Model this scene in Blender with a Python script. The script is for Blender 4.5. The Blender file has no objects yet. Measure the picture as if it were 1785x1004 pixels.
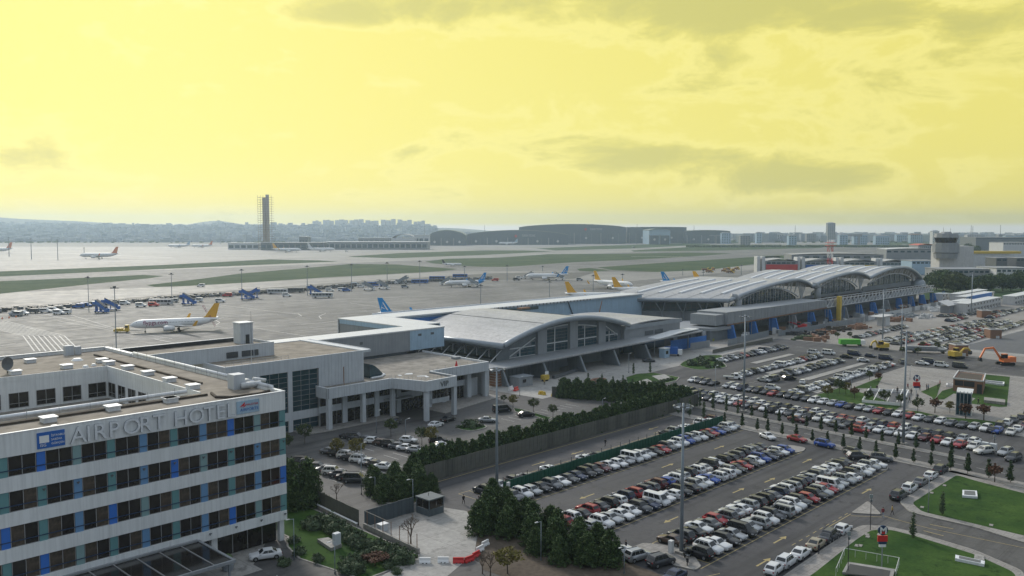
import bpy, math, random
from mathutils import Vector, Matrix
random.seed(7)
R=math.radians
sc=bpy.context.scene
# ---------------------------------------------------------------- camera
F=1499.;CX=892.5;CY=502.;HZ=397.;H=48.
th=math.atan((CY-HZ)/F); al=R(44.)
cd=bpy.data.cameras.new('camera'); cam=bpy.data.objects.new('camera',cd); sc.collection.objects.link(cam)
cam.location=(0,0,H); cam.rotation_euler=(R(90)-th,0,0)
cd.sensor_width=36.; cd.lens=36.*F/1785.; cd.clip_start=.5; cd.clip_end=30000
sc.camera=cam
# ---------------------------------------------------------------- sky
SUN_AZ=R(-28.); SUN_EL=R(30.)
wd=bpy.data.worlds.new("World"); sc.world=wd; wd.use_nodes=True
nt=wd.node_tree; nt.nodes.clear(); N=nt.nodes.new; L=nt.links.new
def wmath(op,a=None,b=None,c=None,clamp=False):
    n=N('ShaderNodeMath'); n.operation=op; n.use_clamp=clamp
    for i,x in enumerate((a,b,c)):
        if x is None: continue
        if isinstance(x,(int,float)): n.inputs[i].default_value=x
        else: L(x,n.inputs[i])
    return n.outputs[0]
def wmix(f,a,b):
    n=N('ShaderNodeMix'); n.data_type='RGBA'
    for s,x in ((0,f),(6,a),(7,b)):
        if isinstance(x,(int,float)): n.inputs[s].default_value=x
        elif isinstance(x,tuple): n.inputs[s].default_value=(*x,1)
        else: L(x,n.inputs[s])
    return n.outputs[2]
def wramp(x,lo,hi):
    n=N('ShaderNodeMapRange'); n.interpolation_type='SMOOTHSTEP'; L(x,n.inputs[0]); n.inputs[1].default_value=lo; n.inputs[2].default_value=hi
    return n.outputs[0]
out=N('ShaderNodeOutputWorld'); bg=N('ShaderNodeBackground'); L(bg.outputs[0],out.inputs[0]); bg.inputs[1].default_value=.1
sky=N('ShaderNodeTexSky'); sky.sky_type='NISHITA'; sky.sun_disc=False; sky.sun_elevation=SUN_EL; sky.sun_rotation=SUN_AZ
tc=N('ShaderNodeTexCoord'); sp=N('ShaderNodeSeparateXYZ'); L(tc.outputs['Generated'],sp.inputs[0])
X,Y,Z=sp.outputs
# light of the hidden sun spreads from the left ahead; behind the camera the overcast is dimmer and greyer
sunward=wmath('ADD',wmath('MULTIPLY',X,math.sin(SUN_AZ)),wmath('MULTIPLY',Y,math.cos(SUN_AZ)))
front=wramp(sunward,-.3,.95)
# cloud noise, stretched flat towards the horizon
den=wmath('ADD',wmath('MAXIMUM',Z,0.),.16)
cv=N('ShaderNodeCombineXYZ'); L(wmath('DIVIDE',X,den),cv.inputs[0]); L(wmath('DIVIDE',Y,den),cv.inputs[1]); cv.inputs[2].default_value=3.7
def noise(scale,detail,rough,vec,dist=0.):
    n=N('ShaderNodeTexNoise'); n.inputs['Scale'].default_value=scale; n.inputs['Detail'].default_value=detail
    n.inputs['Roughness'].default_value=rough; n.inputs['Distortion'].default_value=dist; L(vec,n.inputs['Vector']); return n.outputs[0]
n1=noise(.62,7,.55,cv.outputs[0],.3)
mp=N('ShaderNodeMapping'); L(tc.outputs['Generated'],mp.inputs[0]); mp.inputs['Scale'].default_value=(1,1,2.4); mp.inputs['Location'].default_value=(.35,.1,.2)
n2=noise(5.2,9,.6,mp.outputs[0],.2)
dark=wramp(n1,.50,.72)
# heaped clouds in a low band, stronger right of the middle
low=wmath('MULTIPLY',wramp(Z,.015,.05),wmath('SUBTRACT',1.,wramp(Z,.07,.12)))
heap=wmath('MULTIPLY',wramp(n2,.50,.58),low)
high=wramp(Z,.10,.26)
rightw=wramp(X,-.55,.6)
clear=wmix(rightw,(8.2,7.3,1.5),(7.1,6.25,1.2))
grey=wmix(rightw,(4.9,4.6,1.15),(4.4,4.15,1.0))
# the bank overhead and the heaps low over the far hangars, as directions
fy=wmath('MAXIMUM',Y,.05); rx=wmath('DIVIDE',X,fy); rz=wmath('DIVIDE',Z,fy)
def blob(cx,cz,w,h,k=1.):
    a=wmath('DIVIDE',wmath('SUBTRACT',rx,cx),w); b_=wmath('DIVIDE',wmath('SUBTRACT',rz,cz),h)
    return wmath('MULTIPLY',wmath('POWER',2.718,wmath('MULTIPLY',wmath('ADD',wmath('MULTIPLY',a,a),wmath('MULTIPLY',b_,b_)),-1.)),k)
tot=None
for b_ in ((.20,.262,.26,.045,.25),(-.16,.25,.10,.028,.27),(.45,.25,.20,.03,.10),(.14,.083,.10,.024,.25),(.33,.060,.11,.020,.22),(-.56,.075,.06,.03,.16),(-.13,.075,.05,.028,.15),(.55,.19,.3,.05,.10)):
    q=blob(*b_); tot=q if tot is None else wmath('ADD',tot,q)
n3=noise(9.,9,.62,mp.outputs[0],.35)
cloudy=wmath('ADD',wmath('ADD',tot,wmath('MULTIPLY',n1,.35)),wmath('MULTIPLY',n3,.65))
dark=wramp(cloudy,.565,.75)
edge=wmath('MULTIPLY',wramp(cloudy,.52,.585),wmath('SUBTRACT',1.,wramp(cloudy,.585,.66)))
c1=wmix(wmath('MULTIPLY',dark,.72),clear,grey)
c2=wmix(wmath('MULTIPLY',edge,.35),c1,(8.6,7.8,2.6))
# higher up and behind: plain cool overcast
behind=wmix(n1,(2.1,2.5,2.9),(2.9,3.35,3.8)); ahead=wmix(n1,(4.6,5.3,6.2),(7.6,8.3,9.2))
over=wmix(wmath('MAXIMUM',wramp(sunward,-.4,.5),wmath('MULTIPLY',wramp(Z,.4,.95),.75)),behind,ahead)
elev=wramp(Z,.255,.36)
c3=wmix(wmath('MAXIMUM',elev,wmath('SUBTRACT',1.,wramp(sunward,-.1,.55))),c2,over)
# whitish strip right on the horizon
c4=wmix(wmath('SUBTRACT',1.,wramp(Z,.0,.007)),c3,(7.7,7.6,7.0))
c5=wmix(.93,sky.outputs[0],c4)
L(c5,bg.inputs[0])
# ---------------------------------------------------------------- sun
sd=bpy.data.lights.new('sun','SUN'); sd.energy=2.0; sd.angle=R(11); sd.color=(1.,.93,.83)
so=bpy.data.objects.new('sun',sd); sc.collection.objects.link(so)
sdir=Vector((math.sin(SUN_AZ)*math.cos(SUN_EL),math.cos(SUN_AZ)*math.cos(SUN_EL),math.sin(SUN_EL)))
so.rotation_euler=(-sdir).to_track_quat('-Z','Y').to_euler()
sc.view_settings.view_transform='Standard'; sc.view_settings.look='None'; sc.view_settings.exposure=.34; sc.view_settings.gamma=1; sc.view_settings.use_curve_mapping=False
sc.render.engine='CYCLES'
sc.cycles.max_bounces=5; sc.cycles.diffuse_bounces=3; sc.cycles.glossy_bounces=3; sc.cycles.transmission_bounces=3; sc.cycles.volume_bounces=0; sc.cycles.transparent_max_bounces=6
# ---------------------------------------------------------------- frame: u runs with the car-park rows, v across them
col=sc.collection
SA,CA=math.sin(al),math.cos(al); ROT=R(46.)
def W(u,v,z=0.): return (u*SA-v*CA, u*CA+v*SA, z)
def UV(x,y): return (x*SA+y*CA, -x*CA+y*SA)
def PX(px,py,z=0.):
    x=(px-CX)/F; y=-(py-CY)/F
    dy=math.cos(th)+y*math.sin(th); dz=-math.sin(th)+y*math.cos(th); t=(z-H)/dz
    return (x*t,dy*t)
def at(px,py,z=0.): return UV(*PX(px,py,z))
def atY(px,py,Yd):
    x=(px-CX)/F; y=-(py-CY)/F
    dy=math.cos(th)+y*math.sin(th); dz=-math.sin(th)+y*math.cos(th); t=Yd/dy
    return (x*t,Yd,H+dz*t)
LAB={}
def tag(o,label=None,cat=None,group=None,kind=None):
    if label:
        o['label']=label
        LAB.setdefault(label,[]).append(o.name)
        if len(label.split())>16 or len(label.split())<4: print('LABEL LEN',label)
    if cat:o['category']=cat
    if group:o['group']=group
    if kind:o['kind']=kind
    return o
class MB:
    def __init__(s): s.v=[];s.f=[];s.mi=[];s.m=0;s.sm=[];s.s=False
    def _f(s,idx): s.f.append(idx); s.mi.append(s.m); s.sm.append(s.s)
    def poly(s,pts):
        b=len(s.v); s.v+=[tuple(p) for p in pts]; s._f(tuple(range(b,b+len(pts)))); return s
    def box(s,x0,x1,y0,y1,z0,z1):
        b=len(s.v); s.v+=[(x0,y0,z0),(x1,y0,z0),(x1,y1,z0),(x0,y1,z0),(x0,y0,z1),(x1,y0,z1),(x1,y1,z1),(x0,y1,z1)]
        for f in ((0,3,2,1),(4,5,6,7),(0,1,5,4),(1,2,6,5),(2,3,7,6),(3,0,4,7)): s._f(tuple(b+i for i in f))
        return s
    def obox(s,cx,cy,l,w,a,z0,z1):
        c,n=math.cos(a),math.sin(a)
        return s.prism([(cx+x*c-y*n,cy+x*n+y*c) for x,y in ((-l/2,-w/2),(l/2,-w/2),(l/2,w/2),(-l/2,w/2))],z0,z1)
    def prism(s,pts,z0,z1,top=True,bottom=True):
        ar=sum(pts[i][0]*pts[(i+1)%len(pts)][1]-pts[(i+1)%len(pts)][0]*pts[i][1] for i in range(len(pts)))
        if ar<0: pts=pts[::-1]
        b=len(s.v); n=len(pts); s.v+=[(p[0],p[1],z0) for p in pts]+[(p[0],p[1],z1) for p in pts]
        for i in range(n): j=(i+1)%n; s._f((b+i,b+j,b+n+j,b+n+i))
        if top: s._f(tuple(b+n+i for i in range(n)))
        if bottom: s._f(tuple(b+n-1-i for i in range(n)))
        return s
    def loft(s,rings,caps=True,closed=True):
        b=len(s.v); n=len(rings[0])
        for r in rings: s.v+=[tuple(p) for p in r]
        for k in range(len(rings)-1):
            for i in range(n if closed else n-1):
                j=(i+1)%n; s._f((b+k*n+i,b+k*n+j,b+(k+1)*n+j,b+(k+1)*n+i))
        if caps:
            s._f(tuple(b+i for i in range(n-1,-1,-1))); e=b+(len(rings)-1)*n; s._f(tuple(e+i for i in range(n)))
        return s
    def tube(s,p0,p1,r0,r1=None,n=6):
        r1=r0 if r1 is None else r1
        a=Vector(p0);b=Vector(p1);d=(b-a)
        if d.length<1e-6: return s
        d.normalize(); x=d.orthogonal().normalized(); y=d.cross(x)
        return s.loft([[a+(x*math.cos(t)+y*math.sin(t))*r0 for t in [2*math.pi*i/n for i in range(n)]],
                [b+(x*math.cos(t)+y*math.sin(t))*r1 for t in [2*math.pi*i/n for i in range(n)]]])
    def path(s,pts,r,n=6):
        for i in range(len(pts)-1): s.tube(pts[i],pts[i+1],r,r,n)
        return s
    def cyl(s,x,y,z0,z1,r0,r1=None,n=10): return s.tube((x,y,z0),(x,y,z1),r0,r1,n)
    def disc(s,cx,cy,z,rx,ry,n=20): return s.poly([(cx+rx*math.cos(2*math.pi*i/n),cy+ry*math.sin(2*math.pi*i/n),z) for i in range(n)])
    def sphere(s,c,r,n=8,sz=1.):
        rings=[]
        for k in range(1,n):
            p=math.pi*k/n; rings.append([(c[0]+r*math.sin(p)*math.cos(2*math.pi*i/(n*2)),c[1]+r*math.sin(p)*math.sin(2*math.pi*i/(n*2)),c[2]-r*sz*math.cos(p)) for i in range(n*2)])
        return s.loft(rings)
    def world(s): s.v=[W(*p) for p in s.v]; return s
    def shift(s,o,k=1): s.v=[(p[0]-o[0],p[1]-o[1],p[2]-(o[2] if len(o)>2 else 0)) for p in s.v]; return s
    def mesh(s,name,mats,smooth=None):
        me=bpy.data.meshes.new(name); me.from_pydata(s.v,[],s.f)
        if not isinstance(mats,(list,tuple)): mats=[mats]
        for m in mats: me.materials.append(m)
        me.polygons.foreach_set('material_index',s.mi)
        sm=s.sm if smooth is None else [smooth]*len(s.f)
        me.polygons.foreach_set('use_smooth',sm); me.update(); return me
def link(name,me,parent=None,loc=None,rz=None,label=None):
    o=bpy.data.objects.new(name,me); col.objects.link(o)
    if parent is not None:
        o.parent=parent
    if loc: o.location=loc
    if rz: o.rotation_euler=(0,0,rz)
    if label: o['label']=label
    return o
def struct(name,mb,mat,world=True,smooth=None):
    if world: mb.world()
    o=link(name,mb.mesh(name,mat,smooth)); o['kind']='structure'; return o
class T:
    """a thing: an Empty at its base; parts are meshes given in u,v,z (org subtracted)"""
    def __init__(s,name,label,cat,u,v,z=0.,h=0.,group=None,xy=None):
        s.o=(u,v,z); e=bpy.data.objects.new(name,None); e.empty_display_size=.5; col.objects.link(e)
        e.location=W(u,v,z); e.rotation_euler=(0,0,ROT+h); s.e=e; tag(e,label,cat,group)
    def part(s,name,mb,mat,parent=None,label=None,local=False,smooth=None):
        if not local: mb.shift(s.o)
        return link(name,mb.mesh(name,mat,smooth),parent or s.e,label=label)
    def inst(s,name,me,loc,rz=0.,parent=None,label=None,local=False):
        l=loc if local else (loc[0]-s.o[0],loc[1]-s.o[1],loc[2]-s.o[2])
        return link(name,me,parent or s.e,l,rz,label)
def copy_tree(e,u,v,z,h,label,group=None,scale=None):
    c=e.copy(); col.objects.link(c); c.location=W(u,v,z); c.rotation_euler=(0,0,ROT+h)
    if scale: c.scale=(scale,)*3 if isinstance(scale,(int,float)) else scale
    tag(c,label,None,group)
    def rec(src,dst):
        for ch in src.children:
            d=ch.copy(); col.objects.link(d); d.parent=dst; rec(ch,d)
    rec(e,c); return c
def ordn(i): 
    w=['first','second','third','fourth','fifth','sixth','seventh','eighth','ninth','tenth','eleventh','twelfth','thirteenth','fourteenth','fifteenth','sixteenth','seventeenth','eighteenth','nineteenth','twentieth']
    return w[i] if i<20 else f"{i+1}{'st' if (i+1)%10==1 else 'nd' if (i+1)%10==2 else 'rd' if (i+1)%10==3 else 'th'}"
# ---------------------------------------------------------------- materials
def mat(name,c,rough=.7,metal=0.,var=.12,scale=.6,bump=0.,bs=8.,c2=None,detail=5,coat=0.,spec=.4,world=False,rvar=0.):
    m=bpy.data.materials.new(name); m.use_nodes=True; t=m.node_tree; b=t.nodes['Principled BSDF']
    b.inputs['Roughness'].default_value=rough; b.inputs['Metallic'].default_value=metal
    b.inputs['Coat Weight'].default_value=coat; b.inputs['Specular IOR Level'].default_value=spec
    if var==0 and not c2: b.inputs['Base Color'].default_value=(*c,1); return m
    tcn=t.nodes.new('ShaderNodeTexCoord'); n=t.nodes.new('ShaderNodeTexNoise'); n.inputs['Scale'].default_value=scale; n.inputs['Detail'].default_value=detail; n.inputs['Roughness'].default_value=.65
    src=tcn.outputs['Object']
    if world:
        g=t.nodes.new('ShaderNodeNewGeometry'); src=g.outputs['Position']
    t.links.new(src,n.inputs['Vector'])
    r=t.nodes.new('ShaderNodeValToRGB'); r.color_ramp.elements[0].position=.3; r.color_ramp.elements[1].position=.72
    a=c; d=c2 or tuple(min(1,x*(1+var)) for x in c); a=tuple(x*(1-var) for x in c) if not c2 else c
    r.color_ramp.elements[0].color=(*a,1); r.color_ramp.elements[1].color=(*d,1)
    t.links.new(n.outputs[0],r.inputs[0]); t.links.new(r.outputs[0],b.inputs['Base Color'])
    if rvar:
        mr=t.nodes.new('ShaderNodeMapRange'); mr.inputs[3].default_value=rough-rvar; mr.inputs[4].default_value=rough+rvar
        t.links.new(n.outputs[0],mr.inputs[0]); t.links.new(mr.outputs[0],b.inputs['Roughness'])
    if bump:
        n3=t.nodes.new('ShaderNodeTexNoise'); n3.inputs['Scale'].default_value=bs; n3.inputs['Detail'].default_value=4; t.links.new(src,n3.inputs['Vector'])
        bp=t.nodes.new('ShaderNodeBump'); bp.inputs['Strength'].default_value=bump; bp.inputs['Distance'].default_value=.05
        t.links.new(n3.outputs[0],bp.inputs['Height']); t.links.new(bp.outputs[0],b.inputs['Normal'])
    return m
def surface(name,c,c2,rough,stain,grid=None,lines=.0,s1=.05,s2=1.2,ang=ROT,tracks=0.,coat=None):
    """big ground surface: two noise scales, stains, slab joints, all in world position"""
    m=bpy.data.materials.new(name); m.use_nodes=True; t=m.node_tree; b=t.nodes['Principled BSDF']; K=t.links.new
    g=t.nodes.new('ShaderNodeNewGeometry'); mpn=t.nodes.new('ShaderNodeMapping'); mpn.vector_type='TEXTURE'; mpn.inputs['Rotation'].default_value=(0,0,ang); K(g.outputs['Position'],mpn.inputs[0])
    def nz(sc_,de,ro,vec=None,stretch=None):
        n=t.nodes.new('ShaderNodeTexNoise'); n.inputs['Scale'].default_value=sc_; n.inputs['Detail'].default_value=de; n.inputs['Roughness'].default_value=ro
        v=mpn.outputs[0]
        if stretch:
            q=t.nodes.new('ShaderNodeMapping'); q.inputs['Scale'].default_value=stretch; K(v,q.inputs[0]); v=q.outputs[0]
        K(v,n.inputs['Vector']); return n.outputs[0]
    def mr(x,a,bb,c_=0.,d=1.):
        n=t.nodes.new('ShaderNodeMapRange'); K(x,n.inputs[0]); n.inputs[1].default_value=a;n.inputs[2].default_value=bb;n.inputs[3].default_value=c_;n.inputs[4].default_value=d; return n.outputs[0]
    def mx(f,a,bb,mode='MIX'):
        n=t.nodes.new('ShaderNodeMix'); n.data_type='RGBA'; n.blend_type=mode
        for s_,x in ((0,f),(6,a),(7,bb)):
            if isinstance(x,(int,float)): n.inputs[s_].default_value=x
            elif isinstance(x,tuple): n.inputs[s_].default_value=(*x,1)
            else: K(x,n.inputs[s_])
        return n.outputs[2]
    base=mx(mr(nz(s1,6,.6),.35,.65),c,c2)
    fine=mr(nz(s2,6,.7),.3,.7,.8,1.2)
    v=t.nodes.new('ShaderNodeCombineColor'); 
    for i in range(3): K(fine,v.inputs[i])
    cc=mx(1.,base,v.outputs[0],'MULTIPLY')
    st=mr(nz(.35,6,.8),.55,.66)
    cc=mx(st,cc,tuple(x*stain for x in c))
    if tracks:
        tr=mr(nz(.25,4,.6,stretch=(.06,1.6,1)),.5,.68,0,tracks); cc=mx(tr,cc,tuple(x*.55 for x in c))
    if grid:
        br=t.nodes.new('ShaderNodeTexBrick'); br.offset=0.; br.inputs['Scale'].default_value=1.; br.inputs['Mortar Size'].default_value=grid[2]; br.inputs['Brick Width'].default_value=grid[0]; br.inputs['Row Height'].default_value=grid[1]
        br.inputs['Color1'].default_value=(.92,.92,.92,1); br.inputs['Color2'].default_value=(1.06,1.06,1.06,1); br.inputs['Mortar'].default_value=(lines,)*3+(1,)
        K(mpn.outputs[0],br.inputs['Vector']); cc=mx(1.,cc,br.outputs[0],'MULTIPLY')
    K(cc,b.inputs['Base Color']); K(mr(nz(.12,5,.6),.3,.7,rough-.08,rough+.1),b.inputs['Roughness'])
    b.inputs['Specular IOR Level'].default_value=.45 if coat is None else coat
    bp=t.nodes.new('ShaderNodeBump'); bp.inputs['Strength'].default_value=.25; bp.inputs['Distance'].default_value=.02; K(nz(9,3,.6),bp.inputs['Height']); K(bp.outputs[0],b.inputs['Normal'])
    return m
M={}
M['asphalt']=surface('asphalt',(.036,.036,.040),(.066,.064,.067),.74,.5,grid=(31.,9.25,.05),lines=.6,s1=.04,tracks=.85)
M['road']=surface('road_asphalt',(.045,.044,.047),(.075,.074,.076),.74,.55,tracks=.8)
M['oldasphalt']=surface('old_asphalt',(.055,.053,.053),(.10,.097,.093),.74,.5,grid=(12.,17.,.05),lines=.6,s1=.06,tracks=.7)
M['apron']=surface('apron_concrete',(.120,.119,.118),(.215,.210,.203),.72,.55,grid=(7.5,7.5,.22),lines=.55,s1=.016,s2=.2,tracks=.95,coat=.22)
M['runway']=surface('runway_concrete',(.19,.183,.175),(.29,.28,.265),.68,.7,s1=.01,s2=.1,tracks=.8,coat=.3)
M['field']=surface('field',(.10,.105,.085),(.17,.17,.15),.8,.8,s1=.004,s2=.05)
M['grassfield']=surface('airfield_grass',(.026,.058,.022),(.062,.092,.040),.95,.8,s1=.02,s2=.4,coat=.1)
M['lawn']=surface('lawn_grass',(.018,.052,.011),(.052,.098,.022),.95,.6,s1=.12,s2=2.2,coat=.1)
M['paving']=surface('paving',(.22,.205,.19),(.29,.275,.255),.8,.7,grid=(1.2,1.2,.03),lines=.6,s1=.1,s2=1.5)
M['concrete']=surface('plain_concrete',(.26,.25,.235),(.34,.33,.31),.8,.6,grid=(5,5,.05),lines=.7,s1=.08,s2=1.)
M['dirt']=surface('gravel_lot',(.20,.185,.165),(.28,.262,.238),.9,.7,s1=.03,s2=.8)
M['slate']=surface('dark_paving',(.085,.088,.095),(.115,.118,.125),.75,.8,s1=.03,s2=.6)
M['soil']=mat('soil',(.06,.045,.033),.95,c2=(.12,.095,.07),scale=1.5,bump=.4)
M['kerb']=mat('kerb_stone',(.30,.285,.26),.85,var=.2,scale=1.)
M['yellow']=mat('yellow_line',(.42,.33,.14),.7,c2=(.26,.21,.10),scale=2.5)
M['whiteline']=mat('white_line',(.60,.59,.56),.7,c2=(.38,.37,.35),scale=2.5)
M['wall']=mat('hotel_cladding',(.68,.70,.70),.55,c2=(.76,.775,.77),scale=.25,detail=8)
M['wall2']=mat('grey_cladding',(.50,.53,.56),.6,c2=(.58,.61,.635),scale=.3,detail=8)
M['coping']=mat('white_coping',(.72,.74,.76),.5,var=.06)
M['roof']=mat('roof_membrane',(.115,.095,.072),.85,c2=(.30,.26,.21),scale=.30,detail=12,bump=.2,bs=3)
M['roofvip']=mat('roof_gravel',(.10,.09,.075),.85,c2=(.33,.30,.26),scale=.34,detail=12,bump=.2,bs=3)
M['roofdark']=mat('roof_edge_dark',(.07,.055,.042),.9,var=.3,scale=1.)
M['glass']=mat('tinted_glass',(.022,.018,.015),.12,var=.5,scale=.35,spec=.5)
M['glassb']=mat('blue_glass',(.016,.050,.065),.12,var=.5,scale=.3,spec=.6)
M['curtain']=mat('drawn_curtain_glass',(.075,.058,.043),.25,var=.5,scale=1.6)
M['frame']=mat('window_frame',(.30,.30,.30),.5,var=.05)
M['dark']=mat('dark_metal',(.03,.03,.033),.5,var=.2)
M['navy']=mat('navy_rail',(.02,.045,.10),.5,var=.1)
M['pb']=mat('panel_blue',(.035,.16,.55),.4,var=.06)
M['pl']=mat('panel_light_blue',(.13,.27,.46),.4,var=.06)
M['pt']=mat('panel_teal',(.12,.27,.28),.4,var=.06)
M['pg']=mat('panel_sage',(.21,.33,.335),.4,var=.06)
M['white']=mat('white_paint',(.78,.78,.77),.45,var=.04)
M['offwhite']=mat('off_white_panel',(.62,.63,.63),.55,var=.08,scale=.4)
M['lblue']=mat('pale_blue_panel',(.36,.50,.62),.5,var=.08,scale=.3)
M['metalroof']=surface('metal_roof',(.34,.34,.345),(.44,.435,.43),.50,.82,grid=(14.,.9,.07),lines=.72,s1=.05,s2=.8,ang=ROT+R(90),coat=.4)
M['steel']=mat('grey_steel',(.30,.33,.36),.4,metal=.4,var=.1)
M['steeld']=mat('dark_steel',(.12,.13,.14),.5,metal=.3,var=.1)
M['mast']=mat('mast_galvanised',(.25,.29,.33),.45,metal=.3,var=.1)
M['greyclad']=mat('slate_cladding',(.15,.17,.185),.55,c2=(.19,.21,.225),scale=.3)
M['greyclad2']=mat('mid_grey_cladding',(.25,.265,.28),.6,c2=(.31,.325,.34),scale=.2)
M['brick']=mat('brown_brick',(.20,.11,.07),.85,c2=(.27,.155,.10),scale=2.)
M['red']=mat('red_plastic',(.55,.03,.03),.4,var=.1)
M['orange']=mat('orange_paint',(.75,.20,.06),.45,var=.1)
M['yel']=mat('yellow_machine',(.60,.42,.06),.5,var=.15)
M['yelp']=mat('deep_yellow_tail',(.80,.42,.03),.4,var=.03)
M['tarp']=mat('blue_tarp',(.03,.14,.42),.6,c2=(.045,.20,.55),scale=1.)
M['bluep']=mat('blue_paint',(.02,.12,.42),.4,var=.05)
M['green']=mat('green_hoarding',(.008,.075,.045),.6,c2=(.014,.10,.06),scale=.8)
M['khaki']=mat('khaki_hoarding',(.085,.088,.075),.7,c2=(.12,.12,.10),scale=.9)
M['fencegrey']=mat('grey_fence',(.10,.125,.14),.6,var=.15)
M['black']=mat('black_rubber',(.012,.012,.013),.7,var=.2)
M['bark']=mat('bark',(.07,.055,.04),.9,var=.3,scale=6)
M['twig']=mat('bare_twigs',(.13,.10,.075),.9,var=.3,scale=3)
M['skin']=mat('skin',(.42,.26,.19),.6,var=.05)
M['hair']=mat('dark_hair',(.02,.015,.012),.8,var=.1)
M['shirt_d']=mat('dark_clothes',(.02,.02,.025),.85,var=.1)
M['shirt_y']=mat('mustard_jacket',(.38,.27,.08),.85,var=.1)
M['shirt_m']=mat('maroon_jumper',(.20,.03,.04),.85,var=.1)
M['jeans']=mat('light_jeans',(.26,.30,.36),.85,var=.1)
M['containers']=mat('container_white',(.50,.50,.49),.6,c2=(.62,.61,.60),scale=.4)
M['teal']=mat('teal_ajet',(.01,.26,.62),.4,var=.03)
M['magenta']=mat('dark_magenta',(.30,.02,.10),.5,var=.03)
def leafmat(name,c,c2):
    m=bpy.data.materials.new(name); m.use_nodes=True; t=m.node_tree; b=t.nodes['Principled BSDF']; K=t.links.new
    b.inputs['Roughness'].default_value=.75; b.inputs['Specular IOR Level'].default_value=.25
    g=t.nodes.new('ShaderNodeNewGeometry'); n=t.nodes.new('ShaderNodeTexNoise'); n.inputs['Scale'].default_value=1.1; n.inputs['Detail'].default_value=4; K(g.outputs['Position'],n.inputs['Vector'])
    a=t.nodes.new('ShaderNodeMath'); a.operation='MULTIPLY_ADD'; K(g.outputs['Random Per Island'],a.inputs[0]); a.inputs[1].default_value=.45; K(n.outputs[0],a.inputs[2])
    r=t.nodes.new('ShaderNodeMapRange'); K(a.outputs[0],r.inputs[0]); r.inputs[1].default_value=.4; r.inputs[2].default_value=1.05
    mx=t.nodes.new('ShaderNodeMix'); mx.data_type='RGBA'; K(r.outputs[0],mx.inputs[0]); mx.inputs[6].default_value=(*c,1); mx.inputs[7].default_value=(*c2,1); K(mx.outputs[2],b.inputs['Base Color'])
    return m
M['leafdark']=leafmat('dark_conifer_foliage',(.020,.046,.016),(.095,.145,.048))
M['leafmid']=leafmat('mid_green_foliage',(.03,.05,.016),(.085,.11,.035))
M['leafyel']=leafmat('yellow_green_foliage',(.09,.085,.02),(.20,.17,.045))
M['leafcone']=leafmat('young_cypress_foliage',(.020,.040,.018),(.055,.085,.035))
M['leafbrown']=leafmat('russet_foliage',(.07,.035,.022),(.15,.075,.045))
M['leafsage']=leafmat('sage_foliage',(.035,.060,.030),(.10,.135,.070))
# ---------------------------------------------------------------- lettering (built first, used later)
TXT={}
def text(s,size=1.,extrude=.04,off=.0):
    k=(s,size,extrude,off)
    if k in TXT: return TXT[k]
    c=bpy.data.curves.new('lettering','FONT'); c.body=s; c.size=size; c.extrude=extrude; c.offset=off; c.resolution_u=3
    o=bpy.data.objects.new('lettering',c); col.objects.link(o); bpy.context.view_layer.update()
    me=bpy.data.meshes.new_from_object(o.evaluated_get(bpy.context.evaluated_depsgraph_get())); me.name='lettering'
    bpy.data.objects.remove(o); 
    w=max([v.co.x for v in me.vertices] or [0]); me['w']=w; TXT[k]=me; return me
def put_text(s,size,T_,loc,mt,width=None,parent=None,name='lettering',extrude=.04,off=0.,rz=0.,face='v'):
    """lettering standing on a wall facing -v (the camera side): text x -> u, text y -> z"""
    me=text(s,size,extrude,off).copy(); me.materials.clear(); me.materials.append(mt)
    o=link(name,me,parent or T_.e); o.location=loc
    o.rotation_euler=(R(90),0,rz)
    if width: o.scale=(width/max(.01,me['w']),1,1)
    return o

def streaky(m,amt=.22):
    t=m.node_tree; b=t.nodes['Principled BSDF']; src=b.inputs['Base Color'].links[0].from_socket; K=t.links.new
    tcn=t.nodes.new('ShaderNodeTexCoord'); mp_=t.nodes.new('ShaderNodeMapping'); mp_.inputs['Scale'].default_value=(2.2,2.2,.10); K(tcn.outputs['Object'],mp_.inputs[0])
    n=t.nodes.new('ShaderNodeTexNoise'); n.inputs['Scale'].default_value=1.; n.inputs['Detail'].default_value=6; n.inputs['Roughness'].default_value=.7; K(mp_.outputs[0],n.inputs['Vector'])
    r=t.nodes.new('ShaderNodeMapRange'); K(n.outputs[0],r.inputs[0]); r.inputs[1].default_value=.42; r.inputs[2].default_value=.68; r.inputs[3].default_value=1.; r.inputs[4].default_value=1-amt
    c=t.nodes.new('ShaderNodeCombineColor'); [K(r.outputs[0],c.inputs[i]) for i in range(3)]
    x=t.nodes.new('ShaderNodeMix'); x.data_type='RGBA'; x.blend_type='MULTIPLY'; x.inputs[0].default_value=1.; K(src,x.inputs[6]); K(c.outputs[0],x.inputs[7]); K(x.outputs[2],b.inputs['Base Color'])
for k_ in ('wall','wall2','greyclad','greyclad2','lblue','offwhite','containers','khaki','green','fencegrey','kerb','coping'): streaky(M[k_],.30 if k_ in('khaki','kerb','fencegrey') else .2)
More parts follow.
